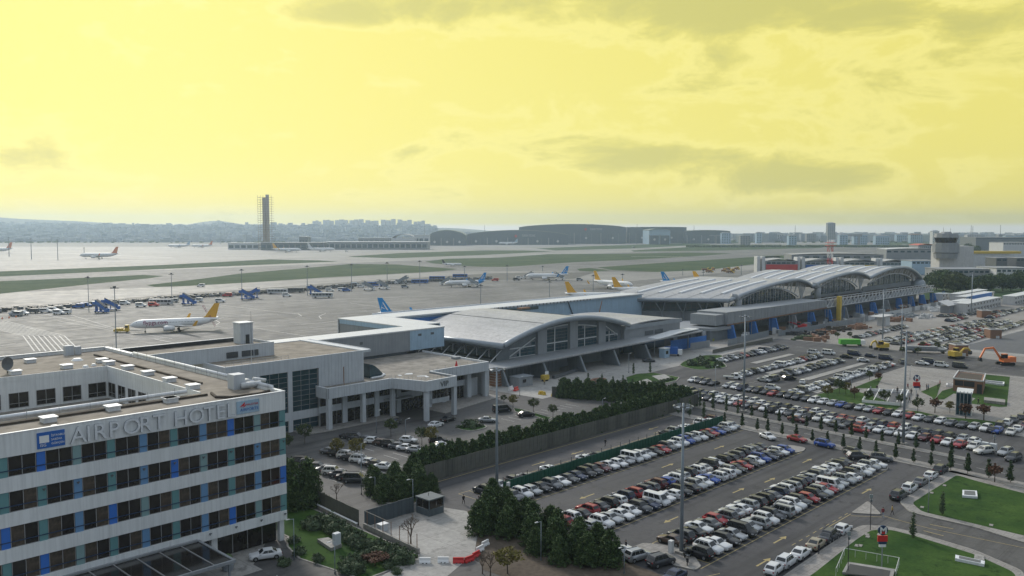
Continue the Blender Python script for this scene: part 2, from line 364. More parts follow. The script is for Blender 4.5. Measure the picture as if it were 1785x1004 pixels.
# ================================================================ GROUND
M['lane']=surface('stained_lane',(.075,.073,.070),(.12,.117,.112),.7,.7,s1=.02,s2=.15,tracks=.8,coat=.25)
def sheet(name,pts,z,m,world=True):
    mb=MB(); a=sum(pts[i][0]*pts[(i+1)%len(pts)][1]-pts[(i+1)%len(pts)][0]*pts[i][1] for i in range(len(pts)))
    mb.poly([(p[0],p[1],z) for p in (pts if a>0 else pts[::-1])]); return struct(name,mb,m,world)
def slab(name,pts,z0,z1,m): return struct(name,MB().prism(list(pts),z0,z1),m)
def sh(u,v): return (u+.095*(v-95),v)          # the street and the lot beyond it run a few degrees off the near lot's square
def rnd(pts,r=3.,n=5):
    """round the corners of a polygon"""
    o=[]
    for i in range(len(pts)):
        p=Vector(pts[i]);a=Vector(pts[i-1]);b=Vector(pts[(i+1)%len(pts)])
        da=(a-p);db=(b-p);k=min(r,da.length*.45,db.length*.45); s=p+da.normalized()*k;e=p+db.normalized()*k
        for t in range(n+1):
            t/=n; q=s*(1-t)**2+p*2*t*(1-t)+e*t*t; o.append((q.x,q.y))
    return o
def kerbed(name,pts,m,h=.14,kw=.3,z=.0):
    """raised surface with a stone kerb round it"""
    ar=sum(pts[i][0]*pts[(i+1)%len(pts)][1]-pts[(i+1)%len(pts)][0]*pts[i][1] for i in range(len(pts)))
    if ar<0: pts=pts[::-1]
    n=len(pts); inn=[]
    for i in range(n):
        p=Vector(pts[i]);a=Vector(pts[i-1]);b=Vector(pts[(i+1)%n])
        d1=(p-a);d2=(b-p)
        if d1.length<1e-5:d1=d2
        if d2.length<1e-5:d2=d1
        d1.normalize();d2.normalize(); nn=Vector((-(d1.y+d2.y),d1.x+d2.x)); nn=nn.normalized() if nn.length>1e-5 else Vector((-d1.y,d1.x)); q=p+nn*kw; inn.append((q.x,q.y))
    mb=MB(); b=0
    mb.v=[(p[0],p[1],z-.02) for p in pts]+[(p[0],p[1],z+h) for p in pts]+[(p[0],p[1],z+h) for p in inn]
    for i in range(n):
        j=(i+1)%n; mb._f((i,j,n+j,n+i)); mb._f((n+i,n+j,2*n+j,2*n+i))
    struct('kerb',mb,M['kerb'])
    sheet(name,inn,z+h-.012,m)
sheet('ground',[(-5600,-700),(5600,-700),(5600,7200),(-5600,7200)],-.08,M['field'],world=False)
air=[at(-500,424.5),at(600,424.5),at(900,424.5),at(1250,417),at(1700,416),at(2300,425),at(1785,470),(1000,300),(640,225),(330,206),(100,206),(60,186),(-500,186)]
sheet('airfield',air,-.04,M['apron'])
# taxiways / runway brighter strips beyond the stands
sheet('runway',[at(-400,430),at(600,430),at(1200,424),at(1750,418),at(1750,423),at(1100,440),at(700,455),at(300,470),at(-400,488)],-.025,M['runway'])
sheet('taxiway',[at(-300,520),at(300,500),at(800,472),at(1140,475),at(1320,462),at(1320,470),at(1100,490),at(840,486),at(560,500),at(300,522),at(-300,548)],-.02,M['runway'])
G=[[(-400,478),(0,473),(280,462),(470,452),(560,454),(590,456),(560,457),(280,469),(0,482),(-400,497)],
[(-400,505),(0,490),(150,484),(250,479),(285,481),(260,485),(160,495),(0,512),(-400,545)],
[(255,497),(280,494),(350,486),(417,477),(580,463),(610,460),(690,461),(799,469),(765,473),(560,484),(440,492),(315,499),(270,500)],
[(607,447),(697,441),(840,436.5),(915,436.5),(963,438),(908,441),(840,444.5),(688,450),(617,448)],
[(741,456),(777,451),(870,449),(955,443),(1100,442),(1201,440),(1278,441.5),(1228,445.5),(1100,453),(1000,457),(886,465),(840,465),(800,463),(755,459)],
[(934,433),(1014,429.5),(1140,425.5),(1200,424),(1246,425.7),(1100,433),(968,436.5)],
[(1201,422),(1260,419),(1425,417.2),(1445,417.6),(1260,425)],
[(1100,436.5),(1228,429),(1443,427),(1432,432),(1260,436.5),(1105,438.7)],
[(1041,466),(1140,459),(1320,447.5),(1360,446),(1360,458),(1318,460),(1228,471),(1146,474),(1070,471)],
[(1006,468.5),(1028,467),(1065,471),(1037,473.5),(1010,472)],
[(1528,422),(1629,418),(1629,425),(1533,427)],[(1320,446),(1600,441),(1600,447),(1360,458)]]
for g in G: sheet('grass_strip',[at(*p) for p in g],-.008,M['grassfield'])
sheet('stained_taxi_lane',[at(-300,556),at(0,537),at(300,513),at(600,492),at(860,476),at(1040,474),at(1000,486),at(860,488),at(740,494),at(520,510),at(300,526),at(0,552),at(-300,574)],-.014,M['lane'])
# painted guide lines on the apron
mb=MB()
def strip(mb,pts,w,z):
    for i in range(len(pts)-1):
        a=Vector(pts[i]);b=Vector(pts[i+1]);d=(b-a)
        if d.length<1e-4: continue
        n=Vector((-d.y,d.x)).normalized()*w/2
        mb.poly([(a.x-n.x,a.y-n.y,z),(b.x-n.x,b.y-n.y,z),(b.x+n.x,b.y+n.y,z),(a.x+n.x,a.y+n.y,z)])
for pts in ([(10,562),(62,574)],[(0,578),(15,577)],[(75,547),(190,572),(215,577)],[(115,546),(215,577)],[(270,591),(330,603)],[(372,530),(470,542),(520,547),(526,551),(515,553)],[(440,571),(560,590)],[(376,558),(383,562),(375,567),(345,569)],
            [(560,548),(600,546)],[(610,528),(700,541),(745,547)],[(740,528),(760,527)],[(0,603),(28,598)],[(560,556),(556,551),(568,546),(640,543)],[(100,559),(190,575),(300,590)],[(350,575),(560,563),(640,552)],[(190,577),(400,552),(640,541)]):
    strip(mb,[at(*p) for p in pts],.45,-.012)
for y0,w in ((452,1.2),(507,1.),(533,.8)):
    strip(mb,[at(-200,y0+18),at(300,y0),at(600,y0-12),at(800,y0-19)],w,-.006)
for pts in ([(0,430),(220,431)],[(100,441),(300,449)],[(1100,447),(1190,447)],[(300,434),(640,428),(880,426)]): strip(mb,[at(*p) for p in pts],5,-.006)
struct('apron_markings',mb,M['whiteline'])
mb=MB(); 
for k in range(9):
    a=at(0+k*8.5,566-k*1.0) 
    strip(mb,[at(-60+k*9,560),at(40+k*9,585),at(60+k*10,612)],.5,-.005)
struct('faded_stand_markings',mb,M['whiteline'])

# ---- landside
sheet('landside_ground',[(-120,-80),(345,-80),(352,206),(60,206),(60,186),(-120,186)],-.012,M['oldasphalt'])
sheet('parking_lot',[(88,52),(183,52),sh(186,120),(98,122)],.0,M['asphalt'])
sheet('vip_parking_lot',[(84,124),(199,124),(199,176),(84,176)],.0,M['oldasphalt'])
sheet('street',[sh(186.6,-60),sh(195,-60),sh(195,142),sh(186.6,142)],.004,M['road'])
sheet('middle_parking_lot',[sh(197,40),sh(312,40),(318,164),(262,164),sh(205,150),sh(197,142)],.001,M['asphalt'])
sheet('cross_street',[(309,-20),(343,-20),(347,175),(322,175)],.003,M['road'])
sheet('gravel_parking_lot',[(346,60),(640,60),(640,166),(346,158)],.0,M['dirt'])
sheet('construction_yard',[(300,157),(346,158),(640,166),(640,215),(300,205)],.002,M['dirt'])
sheet('terminal_forecourt',[(178,160),(310,168),(304,196),(176,200)],.004,M['concrete'])
sheet('far_landside',[(640,40),(1400,40),(1400,300),(1000,300),(640,225)],-.01,M['field'])
sheet('dark_paving',[(369,104.5),(384,109),(455,106),(640,106),(640,-40),(369,-40)],.006,M['slate'])
sheet('dark_paving_border',[(362,103),(384,111.5),(455,108.5),(640,108.5),(640,106),(455,106),(384,109),(369,104.5),(369,60),(362,60)],.009,M['concrete'])
# pavements with kerbs
kerbed('street_pavement',[sh(182.8,40),sh(186.6,40),sh(186.6,142),sh(182.8,142)],M['paving'])
kerbed('street_pavement',[sh(194.6,54),sh(197.2,54),sh(197.2,143),sh(194.6,143)],M['paving'])
kerbed('street_pavement',[sh(182.2,-20),sh(186.6,-20),sh(186.6,39.5),sh(182.2,39.5)],M['paving'])
sheet('walk',[sh(175.5,56),sh(182.3,56),sh(182.3,-10),sh(173,-10)],.012,M['paving'])
# right-hand lawns with their walks
Rl=[(140.5,50.9),(149.2,51.0),(154,53),(177,53.0),(180.7,50),(179,40),(176,-10),(150,-10)]
Ro=[at(1567,875),at(1600,855),at(1655,820),at(1667,822),at(1720,836),at(1800,857),at(2300,990),at(2300,1030),at(1785,947),at(1700,920),at(1620,902),at(1585,893)]
kerbed('walk',rnd(Ro,1.2),M['paving'])
Ri=[at(1590,878),at(1618,860),at(1668,829),at(1700,839),at(1785,861),at(2200,972),at(2200,1010),at(1785,935),at(1660,905),at(1607,893)]
sheet('lawn',rnd(Ri,1.2),.140,M['lawn'])
Lo=[at(1330,1030),at(1380,995),at(1480,927),at(1503,916),at(1545,918),at(1600,930),at(1700,960),at(1785,997),at(1785,1100),at(1300,1100)]
kerbed('walk',rnd(Lo,1.5),M['paving'])
Li=[at(1375,1030),at(1420,1000),at(1495,940),at(1520,925),at(1550,924),at(1600,937),at(1700,968),at(1770,1000),at(1770,1100),at(1350,1100)]
sheet('lawn',rnd(Li,1.5),.140,M['lawn'])
kerbed('traffic_island',rnd([at(1483,895),at(1513,874),at(1537,898)],.8),M['paving'])
# metro plaza
kerbed('plaza',[sh(226,52),sh(226.5,80),sh(231.5,107),(254,107),(309,107),(313,55),(313,-10),sh(226,-10)],M['paving'],h=.12)
kerbed('planting_bed',[sh(226.3,82),sh(231,106.6),(252,106.5),(247,96),sh(238,83)],M['lawn'],h=.16,z=.1,kw=.15)
def lw(*p): kerbed('lawn',[q for q in p],M['lawn'],h=.05,kw=.18,z=.1)
lw((253.6,103.6),(281.3,105),(258,98))
lw(sh(226.3,56),sh(226.4,81),(232,81.5),(234,78),(231,70.5),(234,64),(234,56))
lw((252.5,79.5),(281.5,87.4),(262,87.0),(256,82),(252.5,80.5))
lw((252,80),(268,83),(300,80),(308,88),(308.6,75),(256,62.6),(254,64),(253.6,71.5),(262.5,72.5),(266,79),(255,78))
# small islands near the drop-off
kerbed('planted_island',rnd([(250.5,156.2),(254.2,164.8),(263,168.6),(281,171.5),(287.4,166.5),(276,160.8),(262.8,150.4),(252.3,152.9)],3),M['lawn'])
b=lambda x,y:at(840+x/4.563,580+y/4.563)
kerbed('planted_island',rnd([at(1092,668),at(1090,658),at(1110,652),at(1140,650),at(1185,658),at(1180,664),at(1110,679)],1.),M['lawn'])
sheet('planter_terrace',[at(1103,668),at(1128,661),at(1142,668),at(1118,674)],.16,M['concrete'])
sheet('planter_terrace',[at(1136,656),at(1158,653),at(1172,660),at(1150,664)],.16,M['concrete'])
kerbed('roundabout',rnd([(136.6,152.2),(143.8,152.8),(144,146),(136.8,145.6)],4),M['lawn'])
kerbed('verge',[b(250,600),b(330,612),b(560,680),b(520,700),b(400,660),b(260,630)],M['lawn'])
# concrete strips between the middle lot's rows
for s in ([(277,149.8),(276.6,147),(307,147.4),(307.4,150)],[(261,135.8),(260,132.8),(305,132.6),(306,135.4)],[(258.5,121.8),(257.6,119),(304,119),(304.6,121.6)],[(240,110),(239,107.6),(252,107.6),(252,110)],[(214.6,146),(213.5,137.5),(216,137.2),(217.3,145.8)]):
    kerbed('concrete_strip',s,M['concrete'])
# medians in the near lot
kerbed('median',rnd([(98.6,75),(106,74.5),(108.3,70),(108.2,67.5),(104.2,63.3),(102.4,63.2),(101.8,66.5),(105,69.5),(101,72.5)],.5),M['paving'])
kerbed('median',rnd([(172.2,86.6),(177.5,86),(177.5,82.2),(174.4,81.3),(172,82)],1.),M['paving'])
kerbed('median',rnd([(170.5,68.4),(175.5,68),(175.3,64),(172.6,62.8),(170.3,63.5)],1.),M['paving'])
kerbed('median',rnd([(104.9,107.9),(109.2,107.9),(109.0,105.6),(104.6,105.6)],.6),M['paving'])
# hotel garden, entrance and the concrete apron by the gate
kerbed('lawn',[(72,94),(79.2,95.2),(79.9,112),(80.2,130),(69.8,131),(69.8,116),(67.5,112.5),(66.2,107),(68.2,94)],M['lawn'],h=.06)
sheet('hotel_forecourt',[(-10,60),(60.5,60),(60.5,109.8),(66,116),(-10,116)],.004,M['concrete'])
sheet('hotel_car_bays',[(40,60),(66.5,60),(63.8,104),(62.5,107.2),(56,107.2),(40,107.2)],.008,M['oldasphalt'])
sheet('gate_concrete',[(95.6,110.6),(97.5,105),(96.3,99.5),(91,95.5),(85.5,90.2),(70,84),(66,92),(80,96),(81.5,111),(90,110.9)],.006,M['concrete'])
sheet('soil_strip',[(97.5,104.8),(105.5,104.8),(103.5,99),(99,92),(98.3,70),(97,60),(84,60),(82,85),(86.5,91.2),(91,95.2)],.01,M['soil'])
kerbed('hedge_bed',rnd([(90.5,118),(93.4,128.5),(100,124.6),(106,123.3),(106,122.9),(99,114.5),(93,114)],.8),M['soil'])
sheet('hedge_bed',[(103,123),(200,123.6),(200,127.5),(103,128.5)],.006,M['soil'])
kerbed('vip_pavement',[(108,171.0),(113.3,170.2),(135,170.2),(135.5,176),(108,176)],M['paving'])
kerbed('vip_pavement',[(146,165),(172,170.5),(172,205),(146,205)],M['paving'])
# markings: near lot
mb=MB(); yw=.13
def bays(u0,u1,vf,vb,p=2.5,mb=mb,skew=0.):
    strip(mb,[(u0,vf),(u1,vf)],yw,.006)
    k=u0
    while k<=u1+.01: strip(mb,[(k,vf),(k+skew,vb)],yw,.0065); k+=p
bays(105,186,100.5,106.4); bays(103,186,112.9,107.2)
bays(103.5,174,81.4,86.7); bays(103.5,172,92.0,86.9)
bays(103.7,172.5,63.0,68.3); bays(107,170.5,73.6,68.5)
strip(mb,[(98,78.5),(101.5,75.6),(103.5,74)],yw,.006); strip(mb,[(99,62),(104,60.2)],yw,.006)
strip(mb,[at(1440,921),at(1483,896)],yw,.006); strip(mb,[at(1483,899),at(1537,901)],yw,.006); strip(mb,[at(1537,898),at(1560,905),at(1620,921),at(1785,955)],yw,.006)
for k in range(9): strip(mb,[(121+k*2.4,57.9),(122.2+k*2.4,57.9)],.13,.006)
for p in ([(1621,914),(1662,922)],[(1610,925),(1645,934)]): strip(mb,[at(*q) for q in p],.2,.006)
strip(mb,[(97,121.6),(104.5,121.2),(186,121.8)],.2,.006)
def arrow(cu,cv,d=1,l=4.2):
    strip(mb,[(cu-d*l/2,cv),(cu+d*l*.2,cv)],.28,.006)
    mb.poly([(cu+d*l*.18,cv-.55,.006),(cu+d*l/2,cv,.006),(cu+d*l*.18,cv+.55,.006)][::d])
for cu,cv,d in ((118,95.3,-1),(145,96.2,1),(165,96.2,1),(118,77.5,-1),(140,77.5,1),(168,77.5,1),(122,60.3,1),(112,57.8,1),(150,76.5,1),(140,115.8,-1),(128,116,1),(170,117,-1),(168,114,1),(156,60.5,1)): arrow(cu,cv,d)
struct('parking_markings',mb,M['yellow'])
mb=MB()
def baysW(u0,u1,va,vb,p=2.5):
    k=u0
    while k<=u1+.01: strip(mb,[(k,va),(k,vb)],.12,.007); k+=p
baysW(110,128,139,144);baysW(108,123,148,153);baysW(150,185,130,135);baysW(152,178,146,150.5);baysW(92,108,133,138)
for k in range(34): q0=sh(223.5,57+k*2.6);q1=sh(228.3,57+k*2.6); strip(mb,[q0,q1],.12,.006)
for k in range(32): q0=sh(203.2,57+k*2.6);q1=sh(213.6,57+k*2.6); strip(mb,[q0,q1],.12,.006)
for va,vb,u0,u1 in ((156,161,272,320),(136,141,248,306),(126,131,242,302),(109.3,114,234,308)):
    k=u0
    while k<u1: strip(mb,[(k,va),(k,vb)],.12,.006); k+=2.55
for k in range(24): strip(mb,[sh(190.8,45+k*4.2),sh(190.8,46.6+k*4.2)],.12,.009)
for k in range(10): strip(mb,[(326+k*.2,72+k*9),(326.3+k*.2,76+k*9)],.15,.009)
for k in range(5): strip(mb,[(48+k*2.7,98),(50+k*2.7,104)],.12,.012)
struct('bay_lines',mb,M['whiteline'])

# ================================================================ HOTEL
HV=114.6; HU0=22.; HU1=69.; HZT=23.2
Ht=T('hotel','white hotel with blue and green panels in its window bands, at the left edge','building',HU0,HV)
TOPS=[17.9,13.5,9.1,4.8]; BOTS=[20.4,16.1,11.8,7.4,3.4]
fl=[(17.9,20.4),(13.5,16.1),(9.1,11.8),(4.8,7.4)]
def hp(name,mb,m,**k): return Ht.part(name,mb,M[m] if isinstance(m,str) else [M[q] for q in m],**k)
mb=MB().box(HU0,HU1,HV,HV+.45,20.4,HZT); hp('fascia_band',mb,'wall')
for t,b_ in zip(TOPS,BOTS[1:]): hp('spandrel_band',MB().box(HU0,HU1,HV,HV+.45,b_,t),'wall')
hp('roof_edge',MB().box(HU0,HU1+.05,HV-.05,HV+.35,HZT,HZT+.12),'coping')
# body behind: outer walls as a ring round the courtyard
hp('wall',MB().box(HU0,HU1-.15,HV+.9,HV+1.2,3.6,20.4),'dark')
hp('wall',MB().box(HU1-.35,HU1-.05,HV+.45,183,3.4,22.6),'wall')
hp('wall',MB().box(HU0,HU1,183,183.3,0,HZT),'wall')
hp('wall',MB().box(HU0,HU1-1.2,HV+1.6,HV+1.9,0.,3.6),'wall2')
hp('soffit',MB().box(HU0,HU1,HV+.45,HV+2,3.4,3.6),'wall2')
# bays
PAN=['pb','pg','pl','pt','pb','pl','pt','pg']
winm=MB(); 
for x0,x1 in ((0,.07),(1.53,1.6),(3.06,3.13)): winm.box(x0,x1,0,.09,0,2.6)
winm.box(.07,1.53,.0,.09,0,.07);winm.box(1.6,3.06,0,.09,0,.07);winm.box(.07,1.53,.0,.09,2.53,2.6);winm.box(1.6,3.06,0,.09,2.53,2.6)
winme=winm.mesh('window',M['frame'])
pane=MB().box(0,1.46,.045,.065,.07,2.53); panes=[pane.mesh('pane',M['glass']),pane.mesh('pane',M['curtain'])]
prx=MB().box(0,1.,0,.1,0,1.); paneld={k:prx.mesh('colour_panel',M[k]) for k in ('pb','pl','pt','pg')}
order=[['pb','pg','pt','pl','pt','pl','pb','pg','pt'],['pt','pl','pt','pl','pb','pg','pt','pl','pt'],['pt','pl','pb','pg','pt','pl','pt','pl','pb'],['pb','pg','pt','pl','pt','pl','pb','pg','pt']]
e0=34.35; pit=4.215
for r_,(z0,z1) in enumerate(fl):
    for i in range(-3,9):
        pu=e0+i*pit; k=order[r_][i%9 if i>=0 else (i+9)%9]
        if i==8: k=('pt','pt','pb','pt')[r_]
        if pu>HU0: 
            o=Ht.inst('colour_panel',paneld[k],(pu,HV+.16,z0)); o.scale=(.98,1,z1-z0)
        wu=pu+1.03
        if wu+3.2<HU1+.1 and wu>HU0:
            w=Ht.inst('window',winme,(wu,HV+.2,z0)); w.scale=(1,1,(z1-z0)/2.6)
            for q in (0,1): Ht.inst('pane',panes[0 if random.random()<.62 else 1],(.07+q*1.53,0,0),parent=w,local=True)
    hp('window_rail',MB().box(HU0,HU1-.3,HV+.08,HV+.13,z0+.72,z0+.83),'navy')
# small wall lamps under the bands
for zc,us in ((15.6,(35,39,43.2,47.4,51.6,55.8,60,64.2,68.6)),(4.3,(56.5,60.5,64.6,68.6))):
    for u in us: hp('wall_lamp',MB().box(u-.15,u+.15,HV-.25,HV,zc,zc+.12).box(u-.05,u+.05,HV-.1,HV,zc-.2,zc),'steeld')
# ground floor: columns and glazing
for u0,u1 in ((68.0,68.8),(57.0,57.9)): hp('column',MB().box(u0,u1,HV+.6,HV+1.4,0,3.4),'wall')
for k in range(4):
    g0=58.2+k*2.4; hp('window',MB().box(g0,g0+2.3,HV+1.2,HV+1.3,.1,3.35),'glass'); hp('mullion',MB().box(g0+2.3,g0+2.38,HV+1.15,HV+1.35,.1,3.35),'frame')
for k in range(3): hp('window',MB().box(50+k*2.3,52.2+k*2.3,HV+1.2,HV+1.3,.1,3.35),'glass')
# entrance canopy: glazed, on a grey frame
mb=MB(); c0,c1,c2_,c3=36.7,54.8,104.0,HV-.1
hp('canopy_frame',MB().box(c0,c1,c2_,c2_+.35,3.55,3.95).box(c1-.35,c1,c2_+.35,c3,3.55,3.95).box(c0,c1-.35,c3-.4,c3,3.9,4.1),'greyclad2')
for k in range(6):
    a=c0+k*3.05; hp('canopy_rib',MB().box(a-.06,a+.06,c2_+.35,c3-.4,3.7,3.93),'frame'); hp('canopy_pane',MB().box(a+.07,a+2.95,c2_+.36,c3-.41,3.80,3.83),'glass')
for u,v in ((c1-.6,c2_+.7),(c0+9,c2_+.7)): hp('canopy_post',MB().box(u-.12,u+.12,v-.12,v+.12,0,3.55),'steel')
# roof deck ring round the courtyard
CU1,CV0,CV1=60.1,124.0,160.1
hp('roof',MB().box(HU0,HU1-.36,HV+.46,CV0,22.2,22.9).box(HU0,HU1-.36,CV1,183,22.2,22.9).box(CU1,HU1-.36,CV0,CV1,22.2,22.9),'roof')
hp('courtyard_wall',MB().box(HU0,CU1,CV1,CV1+.3,17.2,22.2).box(HU0,CU1,CV1-.05,CV1+.1,22.2,23.05),'wall')
hp('courtyard_wall',MB().box(CU1,CU1+.3,CV0,CV1,17.2,22.2).box(CU1-.05,CU1+.15,CV0,CV1,22.2,23.05),'wall')
hp('courtyard_wall',MB().box(HU0,CU1,CV0-.3,CV0,17.2,22.2),'wall')
hp('courtyard_floor',MB().box(HU0,CU1,CV0,CV1,17.0,17.2),'concrete' if 0 else 'roofvip')
# courtyard windows
cw=MB()
for x0,x1 in ((0,.07),(1.49,1.57),(3.0,3.07)): cw.box(x0,x1,0,.1,0,2.6)
for z in (0,.75,2.53): cw.box(.07,1.49,.02,.1,z,z+.07).box(1.57,3.0,.02,.1,z,z+.07)
cwm=cw.mesh('window',M['frame']); cp=MB().box(.07,1.49,.06,.08,.07,2.53).mesh('pane',M['glass'])
for k in range(-3,4):
    w=Ht.inst('window',cwm,(44.0+k*4.25-.0,CV1-.09,17.6))
    for q in (0,1): Ht.inst('pane',cp,(q*1.5,0,0),parent=w,local=True)
for k in range(4):
    w=Ht.inst('window',cwm,(CU1-.09,CV1-.6-k*4.3,17.6),rz=R(-90))
    for q in (0,1): Ht.inst('pane',cp,(q*1.5,0,0),parent=w,local=True)
# copings / pipes round the edges
hp('parapet',MB().box(HU1-.9,HU1,169.5,183,22.9,23.5).box(HU0,HU1-.9,182.3,183,22.9,23.5).box(HU1-.7,HU1-.05,HV+.5,169.5,22.9,23.35),'wall')
hp('roof_pipe',MB().tube((HU1-.4,HV+3,23.6),(HU1-.4,169,23.6),.28,n=8),'coping',smooth=True)
hp('roof_pipe',MB().tube((HU0,CV0+.1,23.45),(58,CV0+.1,23.45),.3,n=8),'coping',smooth=True)
hp('roof_edge',MB().box(HU0,HU1-.9,182.2,182.75,23.5,23.62),'coping')
hp('low_wall',MB().box(63.6,64.,131,176,22.9,23.2).box(HU0,60,121.3,121.7,22.9,23.2),'roofdark')
hp('low_wall',MB().path([(61.0,122.2,23.05),(60,118.6,23.05),(61.5,116.9,23.05),(66,116.6,23.05),(68,117.4,23.05)],.22,6),'roofdark')
mb=MB()
for u in range(24,68,3): mb.box(u-.03,u+.03,HV+.7,HV+.76,22.9,23.9) if 0 else None
for v in range(118,182,4): mb.tube((HU1-.9,v,22.9),(HU1-.9,v,24.4),.03,n=4)
for u in range(24,60,4): mb.tube((u,CV0-.4,22.9),(u,CV0-.4,24.3),.03,n=4)
hp('railing',mb,'steel')
def hatch(px,py,s=1.):
    u,v=at(px,py,23.2); return hp('roof_hatch',MB().box(u-.8*s,u+.8*s,v-.8*s,v+.8*s,22.9,23.5).box(u-.95*s,u+.95*s,v-.95*s,v+.95*s,23.5,23.62),'coping')
for x,y in ((240,215),(120,308),(530,260),(810,212),(865,232),(1015,268),(1175,312),(385,680),(895,590),(1350,525)): hatch(x/4.563,580+y/4.563+2)
for x,y in ((70,365),(255,420),(80,525)): hatch(280+x/4.563,580+y/4.563+2)
for x,y,r in ((615,220,1.1),(680,275,.6),(745,262,.5),(430,760,.6),(340,532+0,.0)):
    if r: u,v=at(x/4.563,580+y/4.563,22.9); hp('roof_vent',MB().cyl(u,v,22.9,23.3,r,r*.6,10),'white',smooth=False)
u,v=at(280+620/4.563,580+440/4.563,22.9); hp('air_unit',MB().box(u-1.3,u+.6,v-1.,v+1.,22.9,25.2),'wall2'); hp('air_unit',MB().box(u+.8,u+1.6,v-.5,v+.5,22.9,24.2),'offwhite')
hp('roof_duct',MB().tube((u-.3,v-1.5,23.5),(u+2.8,v-1.8,23.5),.5,n=8).tube((u+2.6,v+.2,24),(u+4.5,v-.5,23.6),.3,n=8),'offwhite',smooth=True)
u,v=at(60/4.563,580+320/4.563,22.9)
dish=MB(); dish.tube((u,v,22.9),(u,v,24.2),.12,n=6)
rings=[]
for k in range(5):
    t=k/4*1.0; rr=1.15*t+.01; rings.append([(u+rr*math.cos(a)*.9-.1,v-.2+rr*math.cos(a)*.3-.18*(1-t*t)*0+.35*t*t*-1,24.6+rr*math.sin(a)) for a in [2*math.pi*i/14 for i in range(14)]])
dish.loft(rings,caps=False); hp('satellite_dish',dish,'steeld')
u,v=at(120,618,23.); hp('roof_plant',MB().box(u-.8,u+.8,v-.5,v+.5,22.9,24.8).box(u+1.1,u+2.2,v-.5,v+.5,22.9,24.5),'wall2')
# lettering: AIRPORT HOTEL, individual raised letters
letters="AIRPORT HOTEL"; us=[38.25,40.1,41.0,42.9,44.75,46.85,48.7,None,51.55,53.7,55.9,57.75,59.35]
for ch,u in zip(letters,us):
    if u is None: continue
    o=put_text(ch,2.95,Ht,(u-HU0-.05,-.17,20.75),M['coping'],name='letter',extrude=.13,off=.012); o.data.materials.append(M['steel'])
    for p_ in o.data.polygons:
        if abs(p_.normal.z)<.5: p_.material_index=1  # letter sides coloured darker to give a painted shadow outline
# sign boards with their print
sb=hp('sign_board',MB().box(34.4,37.6,HV-.14,HV,20.75,22.75),'bluep')
put_text('İSTANBUL',.36,Ht,(36.0-HU0,-.16,22.1),M['white'],parent=sb,extrude=.01); put_text('SABİHA',.36,Ht,(36.0-HU0,-.16,21.6),M['white'],parent=sb,extrude=.01); put_text('GÖKÇEN',.36,Ht,(36.0-HU0,-.16,21.1),M['white'],parent=sb,extrude=.01)
Ht.part('sign_logo',MB().box(34.65,35.75,HV-.17,HV-.14,21.45,22.35),M['white'],parent=sb); put_text('ISG',.5,Ht,(34.7-HU0,-.19,21.0),M['white'],parent=sb,extrude=.01)
sb=hp('sign_board',MB().box(61.0,64.6,HV-.14,HV,20.9,22.75),'lblue')
put_text('MALAYSIA',.42,Ht,(62.4-HU0,-.16,22.0),M['red'],parent=sb,extrude=.01,width=2.0); put_text('AIRPORTS',.62,Ht,(61.5-HU0,-.16,21.25),M['bluep'],parent=sb,extrude=.01,width=2.9)
Ht.part('sign_logo',MB().poly([(61.4,HV-.16,21.9),(62.2,HV-.16,22.05),(62.3,HV-.16,22.6)]).poly([(61.8,HV-.16,21.75),(62.35,HV-.16,21.95),(62.5,HV-.16,22.3)]),M['red'],parent=sb)

# ================================================================ ANNEX behind the hotel
An=T('annex_building','flat-roofed grey clad annex with tall dark gridded windows behind the hotel','building',91.3,176)
def ap(n,mb,m,**k): return An.part(n,mb,M[m],**k)
ZR=17.2
ap('wall',MB().box(91.3,99.6,176,176.4,0,ZR).box(115.3,128.5,176,176.4,0,ZR).box(99.6,115.3,176,176.4,14.35,ZR).box(99.6,115.3,176,176.4,2.75,4.65).box(106.85,108.0,176,176.4,4.65,14.35).box(106.85,108.0,176,176.4,0,2.75),'wall2')
ap('wall',MB().box(91.3,91.7,176.4,205,0,ZR).box(128.1,128.5,176.4,205,0,ZR).box(91.7,128.1,204.6,205,0,ZR),'wall2')
ap('roof',MB().box(91.7,128.1,176.4,204.6,ZR-.5,ZR-.15),'roof')
ap('roof_edge',MB().box(91.3,128.5,176,176.3,ZR,ZR+.12).box(128.2,128.5,176.3,205,ZR,ZR+.12).box(131,131.2,177,205,ZR,ZR+.12),'coping')
ap('roof_overhang',MB().box(128.5,131.2,176.6,205,ZR-.6,ZR),'wall2')
for (a,b_,z0,z1,nc,nr) in ((99.9,106.8,4.7,14.3,3,8),(108.1,115.0,4.7,14.3,3,8),(99.9,106.8,.2,2.7,3,2),(108.1,115.,.2,2.7,3,2)):
    w=ap('window_wall',MB().box(a-.1,b_+.1,176.34,176.38,z0,z1),'dark')
    dw=(b_-a)/nc; dz=(z1-z0)/nr; gm=MB().box(.05,dw-.05,0,.04,.05,dz-.05).mesh('pane',M['glassb'])
    for i in range(nc):
        for j in range(nr): An.inst('pane',gm,(a+i*dw,176.26,z0+j*dz),parent=w)
    mu=MB()
    for i in range(nc+1): mu.box(a+i*dw-.04,a+i*dw+.04,176.16,176.24,z0,z1)
    for j in range(nr+1): mu.box(a,b_,176.16,176.24,z0+j*dz-.035,z0+j*dz+.035)
    An.part('mullion',mu,M['frame'],parent=w)
# cladding panel joints: real grooves as thin recessed strips would vanish; use standing seams
mb=MB()
for k in range(13): mb.box(116+k*.98,116.03+k*.98,175.98,176,.2,ZR)
ap('panel_joint',mb,'steel')
